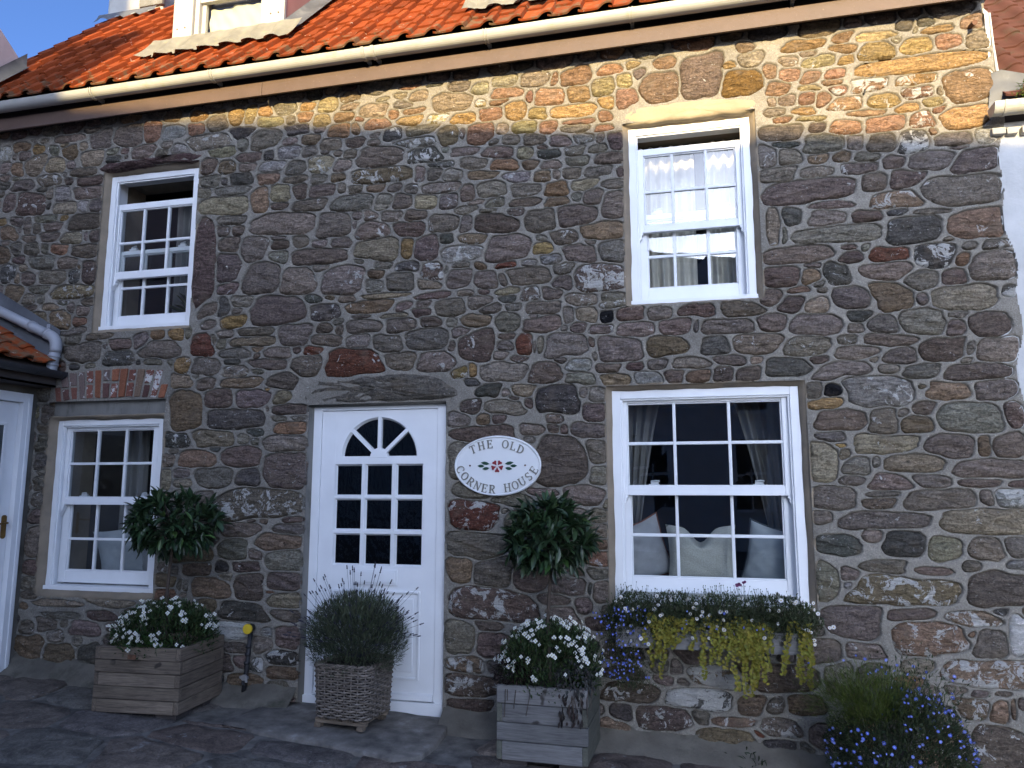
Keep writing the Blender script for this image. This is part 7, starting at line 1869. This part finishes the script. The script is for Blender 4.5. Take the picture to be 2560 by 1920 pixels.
SM = Matrix.Translation((BK[0], BK[1], -0.052)) @ Matrix.Rotation(R(-5), 4, 'Z')
for x in (-.15, -.05, .05, .15): MB().box(x - .035, x + .035, -.165, .165, .034, .046, SM).build('slat', M['plank_y'], st, bevel=.002)
for y in (-.150, .12): MB().box(-.185, .185, y - .016, y + .016, .016, .034, SM).build('rail', M['plank_x'], st, bevel=.002)
for x in (-.165, .145):
    for y in (-.150, .12): MB().box(x - .022, x + .022, y - .022, y + .022, -.012, .0155, SM).build('foot', M['plank_y'], st, bevel=.003)

lv = empty('lavender', (BK[0], BK[1], .28), 'grey green lavender bush with dark flower spikes in the basket', 'plant')
n = 14000
P_, v = ell(n, (BK[0] + .01, BK[1] - .01, .475), (.345, .30, .285), .25)
k = (P_[:, 2] > .30 + .10 * (np.abs(P_[:, 0] - BK[0]) < .18))
k |= nrg.random(n) < .35
k &= P_[:, 2] > .245
P_, v = P_[k], v[k]; n = len(P_)
D_ = (P_ - np.array([BK[0], BK[1], .22])); D_ /= np.linalg.norm(D_, axis=1, keepdims=True)
D_ = D_ + nrg.normal(0, .38, (n, 3))
leaf_mass('foliage', M['leaf'], P_, D_, nrg.uniform(.030, .062, n), nrg.uniform(.0045, .008, n), tints(n, (.080, .100, .058), .5, .08), 'blade', None, lv)
for q in range(120):
    a = rng.uniform(0, 2 * math.pi)
    e = rng.uniform(.05, 1.0) ** .7 * 1.15
    dr_ = Vector((math.sin(e) * math.cos(a), math.sin(e) * math.sin(a) * .8 - .08, math.cos(e)))
    L_ = rng.uniform(.44, .62) if e < .7 else rng.uniform(.36, .50)
    p0 = Vector((BK[0], BK[1], .30)) + Vector((dr_.x * .06, dr_.y * .06, .05))
    p1 = p0 + dr_ * L_ * .6; p2 = p0 + dr_ * L_ + Vector((0, 0, -.06 * math.sin(e)))
    mb = MB().tube([p0, p1, p2], [.0016, .0013, .001], 4, cap=False)
    dd = (p2 - p1).normalized()
    hl = rng.uniform(.018, .034)
    prof = []
    for i in range(6): prof.append((.0034 + .0026 * (i % 2) - .0006 * i * .5, hl * i / 5))
    prof.append((.0008, hl * 1.12))
    mb.lathe(prof, p2, 6, dd.to_track_quat('Z', 'Y').to_matrix())
    o = mb.build('flower_spike', M['spike'] if 'spike' in M else M.setdefault('spike', simple_mat('lavender_spike', (0.034, 0.032, 0.045), 0.9)), lv)

# ------------------------------------------------------------------ window box
wb = empty('window_box', (0.05, -0.13, 0.49), 'long wooden window box under the large lower window', 'planter')
MB().box(-.50, .625, -0.245, -0.222, .490, .612).build('front_board', M['grey_plank'], wb, bevel=.003)
MB().box(-.50, .625, -0.045, -0.025, .490, .612).build('back_board', M['grey_plank'], wb, bevel=.003)
for x in (-.50, .603): MB().box(x, x + .022, -0.2215, -0.0455, .490, .612).build('end_board', M['grey_plank_y'], wb, bevel=.003)
MB().box(-.478, .603, -0.2215, -0.0455, .495, .515).box(-.478, .603, -0.2215, -0.0455, .57, .585).build('soil', M['soil'], wb)
for x in (-.25, .40): MB().box(x - .015, x + .015, -0.21, 0.0, .468, .4895).box(x - .015, x + .015, -.03, .0, .36, .4675).build('bracket', M['iron'], wb)

def cloud(n, x0, x1, zc, zr, yc, yr):
    x = nrg.uniform(x0, x1, n)
    a = nrg.uniform(0, 2 * np.pi, n); k = nrg.random(n) ** .5
    return np.stack([x, yc + yr * k * np.cos(a), zc + zr * k * np.sin(a)], 1)

dz = empty('daisy_plant', (0.1, -0.13, .6), 'fine leaved plant with small white daisies along the window box', 'plant')
n = 21000
P_ = cloud(n, -.57, .71, .665, .15, -.145, .145)
edge = np.clip((np.minimum(P_[:, 0] + .60, .73 - P_[:, 0])) / .14, 0, 1)
k = np.abs(P_[:, 2] - .665) < .155 * edge * (0.75 + .35 * np.sin(P_[:, 0] * 11) ** 2)
P_ = P_[k]; n = len(P_)
D_ = np.stack([nrg.normal(0, .6, n), -.45 + nrg.normal(0, .5, n), .55 + nrg.normal(0, .5, n)], 1)
leaf_mass('foliage', M['leaf'], P_, D_, nrg.uniform(.02, .042, n), nrg.uniform(.004, .009, n), tints(n, (.060, .078, .038), .5, .15), 'blade', None, dz)
# wiry stems with buds above the foliage
mb = MB()
for q in range(330):
    x = rng.uniform(-.55, .69); y = rng.uniform(-.24, -.03)
    e = min(1, max(.15, min(x + .6, .73 - x) / .15))
    h = rng.uniform(.05, .15) * e
    z0 = .70 + .02 * math.sin(x * 9)
    p2 = (x + rng.uniform(-.05, .05), y + rng.uniform(-.03, .02), z0 + h)
    mb.tube([(x, y, z0 - .04), ((x + p2[0]) / 2, y, z0 + h * .4), p2], .0009, 3, cap=False)
    mb.lathe([(.001, -.002), (.0032, .002), (.002, .006)], p2, 5)
mb.build('bud_stems', M['green_stem'], dz)['kind'] = 'stuff'
P2, D2 = [], []
for q in range(95):
    x = rng.uniform(-.50, .68)
    top = rng.random() < .4
    p = np.array([x, rng.uniform(-.29, -.22), rng.uniform(.52, .74)]) if not top else np.array([x, rng.uniform(-.25, -.1), rng.uniform(.72, .80)])
    P2.append(p); D2.append(to_cam(p) + nrg.normal(0, .35, 3))
P2 += [np.array([.765, -.1, .63]), np.array([.79, -.08, .632])]; D2 += [to_cam(P2[-1])] * 2
scatter_flowers(dz, FL_DAISY, P2, D2, .8, 1.25, 'daisy')

def trail(parent, name, pts, n, L0, tint, mat, kind='round'):
    """one trailing stem with paired leaves"""
    P_, D_ = [], []
    Vp = [Vector(p) for p in pts]
    for q in range(n):
        t = q / max(1, n - 1) * (len(Vp) - 1)
        i = min(int(t), len(Vp) - 2)
        p = Vp[i].lerp(Vp[i + 1], t - i)
        for sg in (-1, 1):
            P_.append(np.array(p) + nrg.normal(0, .003, 3)); D_.append(np.array([sg * 1.0, -.55, .05]) + nrg.normal(0, .35, 3))
    n2 = len(P_)
    up = np.tile([0, -1.0, .55], (n2, 1))
    o = leaf_mass(name, mat, np.array(P_), np.array(D_), nrg.uniform(.75, 1.15, n2) * L0, nrg.uniform(.75, 1.1, n2) * L0, tints(n2, tint, .28, .1), kind, up, parent)
    return o
cj = empty('creeping_jenny', (0.15, -0.26, .45), 'yellow green trailing plant hanging over the window box front', 'plant')
stems = []
for q in range(14): stems.append((rng.uniform(-.30, -.08), rng.uniform(.50, .56)))
for q in range(4): stems.append((rng.uniform(-.30, -.18), rng.uniform(.38, .45)))
for q in range(22): stems.append((rng.uniform(.10, .36), rng.choice([.52, .48, .45, .40, .36, .33])))
for q in range(8): stems.append((rng.uniform(-.02, .10), rng.choice([.55, .5, .42])))
for q in range(7): stems.append((rng.uniform(.50, .64), rng.choice([.55, .5, .45, .38])))
stems += [(.35, .26), (.37, .30), (.19, .28), (.22, .25), (.02, .33), (.60, .34), (.62, .31), (-.19, .335)]
for (x, zb) in stems:
    zt = rng.uniform(.60, .69)
    dx = rng.uniform(-.075, .08)
    L_ = zt - zb
    pts = [(x, -.235, zt), (x + dx * .5 + rng.uniform(-.02, .02), -.262 - rng.uniform(0, .015), zt - L_ * .25), (x + dx * .6 + rng.uniform(-.02, .02), -.268 - rng.uniform(0, .015), zt - L_ * .6), (x + dx * .9, -.266, zt - L_ * .8), (x + dx, -.262, zb)]
    trail(cj, 'trailing_stem', pts, max(4, int(L_ / .0135)), .0205, (.20, .19, .030), M['leaf'])
n = 620
P_ = np.concatenate([np.stack([nrg.uniform(-.28, -.02, n // 2), nrg.uniform(-.275, -.235, n // 2), nrg.uniform(.60, .675, n // 2)], 1),
                     np.stack([nrg.uniform(.12, .42, n // 2), nrg.uniform(-.275, -.235, n // 2), nrg.uniform(.50, .66, n // 2)], 1)])
leaf_mass('foliage', M['leaf'], P_, np.stack([nrg.normal(0, 1, n), np.full(n, -.5), nrg.normal(0, .6, n)], 1), nrg.uniform(.016, .026, n), nrg.uniform(.016, .026, n), tints(n, (.21, .20, .034), .3, .1), 'round', np.tile([0, -1.0, .6], (n, 1)), cj)

lb = empty('trailing_lobelia', (-.46, -0.2, .5), 'trailing blue lobelia at the left end of the window box', 'plant')
n = 4500
P_ = np.stack([-.46 + nrg.normal(0, .075, n), -.20 + nrg.normal(0, .045, n), .70 - .46 * nrg.random(n) ** 1.3], 1)
P_[:, 0] += (.62 - P_[:, 2]) * .12
leaf_mass('foliage', M['leaf'], P_, np.stack([nrg.normal(0, .5, n), nrg.normal(-.2, .4, n), nrg.normal(-.5, .6, n)], 1), nrg.uniform(.014, .03, n), nrg.uniform(.002, .006, n), tints(n, (.040, .052, .020), .4, .2), 'blade', None, lb)
P2 = np.stack([-.465 + nrg.normal(0, .075, 150), -.255 + nrg.normal(0, .02, 150), .73 - .43 * nrg.random(150) ** 1.2], 1)
P2 = np.concatenate([P2, np.stack([nrg.uniform(-.1, .4, 12), np.full(12, -.275), nrg.uniform(.60, .73, 12)], 1)])
D2 = to_cam(P2) + nrg.normal(0, .4, P2.shape)
scatter_flowers(lb, FL_BLUE, P2[::2], D2[::2], .5, .9); scatter_flowers(lb, FL_BLUE2, P2[1::2], D2[1::2], .45, .85)
sc_ = empty('purple_stem_flower', (.28, -.2, .6), 'tall stem with two small purple flower heads above the window box', 'plant')
MB().tube([(.28, -.2, .62), (.275, -.21, .78), (.272, -.215, .895)], .0015, 4).tube([(.275, -.21, .80), (.235, -.22, .875)], .0012, 4).build('stem', M['green_stem'], sc_)
for (x, z) in ((.272, .90), (.235, .878), (.248, .885)):
    for q in range(4): scatter_flowers(sc_, FL_PURPLE, [np.array([x + rng.uniform(-.008, .008), -.22, z + rng.uniform(-.006, .006)])], [to_cam(np.array([x, -.22, z])) + nrg.normal(0, .3, 3)])
n = 14
P_ = np.tile([.275, -.215, .70], (n, 1)) + nrg.normal(0, 1, (n, 3)) * np.array([.06, .01, .03])
leaf_mass('foliage', M['leaf'], P_, np.stack([nrg.normal(0, 1, n), np.full(n, -.3), nrg.normal(.2, .3, n)], 1), nrg.uniform(.05, .09, n), nrg.uniform(.016, .026, n), tints(n, (.05, .075, .04), .2), 'bay', None, sc_)

# ------------------------------------------------------------------ big blue lobelia and feathery greenery at the lower right
bl = empty('blue_lobelia', (1.02, -0.42, -0.24), 'large bush of blue lobelia at the foot of the wall', 'plant')
MB().lathe([(.10, 0), (.13, .10), (.14, .11), (.125, .11), (.12, .08)], (1.02, -0.40, -0.235), 20).build('pot', M['brick_pot'] if 'brick_pot' in M else M.setdefault('brick_pot', simple_mat('terracotta_pot', (.25, .10, .05), .85)), bl)
n = 22000
P_, v = ell(n, (1.03, -.42, .04), (.375, .31, .34), .3)
hole = (P_[:, 0] < 1.0) & (P_[:, 2] > .20)
P_ = P_[~hole]
P_ = np.concatenate([P_, np.array([1.12, -.33, .30]) + nrg.normal(0, 1, (1500, 3)) * np.array([.13, .08, .10])])
n = len(P_)
D_ = P_ - np.array([1.02, -.40, -.1]); D_ /= np.linalg.norm(D_, axis=1, keepdims=True); D_ += nrg.normal(0, .5, (n, 3))
leaf_mass('foliage', M['leaf'], P_, D_, nrg.uniform(.018, .04, n), nrg.uniform(.004, .009, n), tints(n, (.040, .058, .026), .5, .15), 'blade', None, bl)
Pf, vf = ell(900, (1.03, -.43, .05), (.375, .31, .335), .9)
kk = (vf[:, 1] < .25) & ~((Pf[:, 0] < 1.0) & (Pf[:, 2] > .22))
Pf = Pf[kk][:240]
Pf = np.concatenate([Pf, np.array([1.20, -.36, .27]) + nrg.normal(0, 1, (40, 3)) * np.array([.09, .05, .10]), np.array([.98, -.30, .46]) + nrg.normal(0, 1, (18, 3)) * np.array([.12, .03, .03])])
Df = to_cam(Pf) + nrg.normal(0, .45, Pf.shape)
scatter_flowers(bl, FL_BLUE, Pf[::2], Df[::2], .6, 1.1); scatter_flowers(bl, FL_BLUE2, Pf[1::2], Df[1::2], .55, 1.0)
fn = empty('feathery_plant', (.86, -.40, -.1), 'feathery yellow green foliage above the blue lobelia', 'plant')
n = 6500
a0 = nrg.uniform(-.9, 1.5, n)
roots = np.stack([nrg.normal(.91, .07, n), nrg.normal(-.44, .05, n), nrg.normal(.22, .04, n)], 1)
dirs = np.stack([-.75 + nrg.normal(0, .55, n), nrg.normal(-.1, .35, n), np.abs(nrg.normal(.75, .3, n))], 1)
rgt = nrg.random(n) < .25
dirs[rgt, 0] = np.abs(nrg.normal(.45, .25, rgt.sum()))
dirs /= np.linalg.norm(dirs, axis=1, keepdims=True)
k = nrg.random((n, 1)) ** .6
P_ = roots + dirs * k * .27 * np.array([1.05, 1, .85])
leaf_mass('foliage', M['leaf'], P_, dirs + nrg.normal(0, .3, (n, 3)), nrg.uniform(.03, .065, n), nrg.uniform(.0018, .0036, n), tints(n, (.075, .105, .018), .4, .1), 'blade', None, fn)

# ------------------------------------------------------------------ capped pipe by the door
cp = empty('capped_pipe', (-3.19, -0.05, 0.0), 'black upright pipe with a round yellow cap left of the door', 'pipe')
MB().tube([(-3.205, -.05, -.03), (-3.185, -.05, .17), (-3.168, -.05, .43)], .0165, 12).build('pipe', M['iron'], cp, smooth=True)
for z in (.20, .26, .315): MB().tube([(-3.186 + (z - .2) * .06, -.05, z), (-3.186 + (z - .2) * .06, -.05, z + .02)], .021, 12).build('collar', M['iron'], cp, smooth=True)
MB().tube([(-3.165, -.04, .455), (-3.165, -.085, .455)], [.03, .03], 14).build('elbow', M['iron'], cp, smooth=True)
MB().lathe([(.034, 0), (.036, .004), (.036, .016), (.033, .020), (.006, .021), (.005, .017)], (-3.165, -.085, .455), 20, Matrix.Rotation(R(90), 3, 'X')).build('cap', M['yellow'], cp, smooth=False)
MB().tube([(-3.22, -.075, .115), (-3.155, -.075, .115)], .011, 8).lathe([(.02, 0), (.02, .022)], (-3.187, -.066, .115), 10, Matrix.Rotation(R(90), 3, 'X')).tube([(-3.165, -.085, .115), (-3.158, -.09, .085)], .01, 8).build('valve', M['metal_grey'] if 'metal_grey' in M else M.setdefault('metal_grey', simple_mat('dull_metal', (.22, .21, .2), .5)), cp)
MB().tube([(-3.19, -.07, .09), (-3.195, -.075, .065)], .015, 8).build('nozzle', M['iron'], cp)

# ------------------------------------------------------------------ cushions, curtains, plant behind the panes
def cushion(c, w, h, th, rot, mat, pip, label, dent=0.0, yaw=0.0):
    t = empty('cushion', (c[0], c[1], c[2] - h / 2), label, 'cushion')
    n = 18
    def P(u, v, sgn):
        ex = 1 - .10 * (1 - v * v); ez = 1 - .10 * (1 - u * u)
        x = u * w / 2 * ex; z = v * h / 2 * ez
        if dent and v > 0: z -= dent * (v ** 2) * math.exp(-(u / .28) ** 2)
        y = sgn * th / 2 * ((1 - u * u) * (1 - v * v)) ** .42 + .006 * math.sin(u * 7 + v * 3) * math.sin(v * 9)
        return Vector((x, y, z))
    Mx = Matrix.Rotation(R(yaw), 4, 'Z') @ Matrix.Rotation(R(12), 4, 'X') @ Matrix.Rotation(R(rot), 4, 'Y')
    V = []; F = []
    for sgn in (-1, 1):
        for j in range(n + 1):
            for i in range(n + 1): V.append(Vector(c) + (Mx @ P(i / n * 2 - 1, j / n * 2 - 1, sgn)))
    for k in range(2):
        for j in range(n):
            for i in range(n):
                A = k * (n + 1) ** 2 + j * (n + 1) + i
                F.append((A, A + 1, A + n + 2, A + n + 1))
    MB().add(V, F).build('cover', mat, t, smooth=True)
    if pip:
        b = [(-1 + 2 * i / 12, -1) for i in range(12)] + [(1, -1 + 2 * i / 12) for i in range(12)] + [(1 - 2 * i / 12, 1) for i in range(12)] + [(-1, 1 - 2 * i / 12) for i in range(12)]
        MB().tube([Vector(c) + (Mx @ P(u, v, 0)) for u, v in b], .006, 6, closed=True).build('piping', pip, t, smooth=True)
    return t
cushion((-0.365, .37, 1.02), .36, .46, .16, -22, M['cushion_grey'], M['piping'], 'grey cushion with rust piping, left in the large window', 0, 24)
cushion((0.03, .36, 1.00), .47, .44, .19, 0, M['cushion_cream'], None, 'cream woolly cushion with a dented top in the large window', .13, 0)
cushion((0.49, .38, 1.00), .35, .45, .15, 15, M['cushion_blue'], M['piping_dark'], 'pale blue cushion standing right in the large window', 0, -24)
cushion((-4.66, .40, .92), .44, .46, .17, -10, M['cushion_blue'], None, 'pale cushion leaning behind the lower left window', 0, 30)
cushion((-4.36, .42, .88), .38, .34, .15, 6, M['cushion_grey'], None, 'grey cushion low behind the bay tree and the lower left window', 0, -15)
so = MB().box(-.62, .74, .64, 1.3, .40, .82).build_at('window_sofa', M['sofa'], bevel=.04)
tag(so, 'dark navy sofa back behind the cushions of the large window', 'sofa')

def curtain(x0, x1, z0, z1, y, folds, amp, mat, label, gather=None):
    nx_, nz_ = folds * 10, 18
    V = []; F = []
    for j in range(nz_ + 1):
        v = j / nz_
        for i in range(nx_ + 1):
            u = i / nx_
            a, b = x0, x1
            if gather:
                g0, g1 = gather
                k = max(0, 1 - v) ** .8
                a = x0 + (g0 - x0) * k; b = x1 + (g1 - x1) * k
            V.append((a + (b - a) * u, y + amp * math.sin(2 * math.pi * folds * u + .4 * math.sin(v * 3)) + amp * .4 * math.sin(5.3 * math.pi * folds * u / 3 + 1), z0 + (z1 - z0) * v))
    for j in range(nz_):
        for i in range(nx_):
            A = j * (nx_ + 1) + i
            F.append((A, A + 1, A + nx_ + 2, A + nx_ + 1))
    o = MB().add(V, F).build_at('curtain', mat, smooth=True)
    return tag(o, label, 'curtain')
curtain(-.37, .075, 2.74, 4.0, .36, 6, .022, M['curtain'], 'cream curtain on the left of the upper right window')
curtain(.165, .45, 2.74, 4.0, .36, 4, .022, M['curtain'], 'cream curtain on the right of the upper right window')
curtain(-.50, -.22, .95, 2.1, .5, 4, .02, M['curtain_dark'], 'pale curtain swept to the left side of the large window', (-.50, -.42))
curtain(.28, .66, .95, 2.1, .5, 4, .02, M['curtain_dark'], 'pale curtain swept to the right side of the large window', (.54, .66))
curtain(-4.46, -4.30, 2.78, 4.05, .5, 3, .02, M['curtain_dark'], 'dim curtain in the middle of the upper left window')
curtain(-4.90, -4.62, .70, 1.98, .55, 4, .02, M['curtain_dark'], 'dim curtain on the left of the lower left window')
sp = empty('potted_houseplant', (-4.12, .38, 2.775), 'strappy leaved houseplant on the sill of the upper left window', 'plant')
MB().lathe([(.05, 0), (.07, .10), (.062, .10), (.06, .08)], (-4.12, .40, 2.775), 14).build('pot', M['chim'], sp)
n = 34
a = nrg.uniform(0, 6.28, n)
leaf_mass('foliage', M['leaf'], np.tile([-4.12, .40, 2.86], (n, 1)), np.stack([np.cos(a) * .7, np.sin(a) * .35, nrg.uniform(.4, 1.3, n)], 1), nrg.uniform(.22, .42, n), nrg.uniform(.018, .03, n), tints(n, (.10, .12, .06), .3), 'bay', None, sp)

# little weeds along the wall foot
for (x, y, n, lab) in ((-4.10, -.17, 60, 'small dark weed at the wall foot beside the brown planter'), (0.30, -.20, 30, 'tiny weed at the wall foot below the window box')):
    w_ = empty('weed', (x, y, zg(x) + .02), lab, 'weed')
    P_ = np.array([x, y, zg(x) + .05]) + nrg.normal(0, 1, (n, 3)) * np.array([.05, .025, .03])
    leaf_mass('foliage', M['leaf'], P_, np.stack([nrg.normal(0, .7, n), nrg.normal(-.3, .5, n), nrg.uniform(0, 1, n)], 1), nrg.uniform(.03, .06, n), nrg.uniform(.006, .012, n), tints(n, (.02, .035, .015), .3), 'bay', None, w_)
# fern in the neighbour's gutter
w_ = empty('gutter_fern', (2.06, -.08, 3.86), 'small bright green fern growing in the right hand white gutter', 'plant')
n = 90
P_ = np.array([2.075, -.09, 3.91]) + nrg.normal(0, 1, (n, 3)) * np.array([.02, .012, .03])
leaf_mass('foliage', M['leaf'], P_, np.stack([nrg.normal(0, 1, n), nrg.normal(-.3, .3, n), nrg.normal(.4, .4, n)], 1), nrg.uniform(.02, .035, n), .006, tints(n, (.07, .13, .02), .3), 'bay', None, w_)
print('objects', len(bpy.data.objects), 'tris', sum(len(p.vertices) - 2 for o in bpy.data.objects if o.type == 'MESH' for p in o.data.polygons))
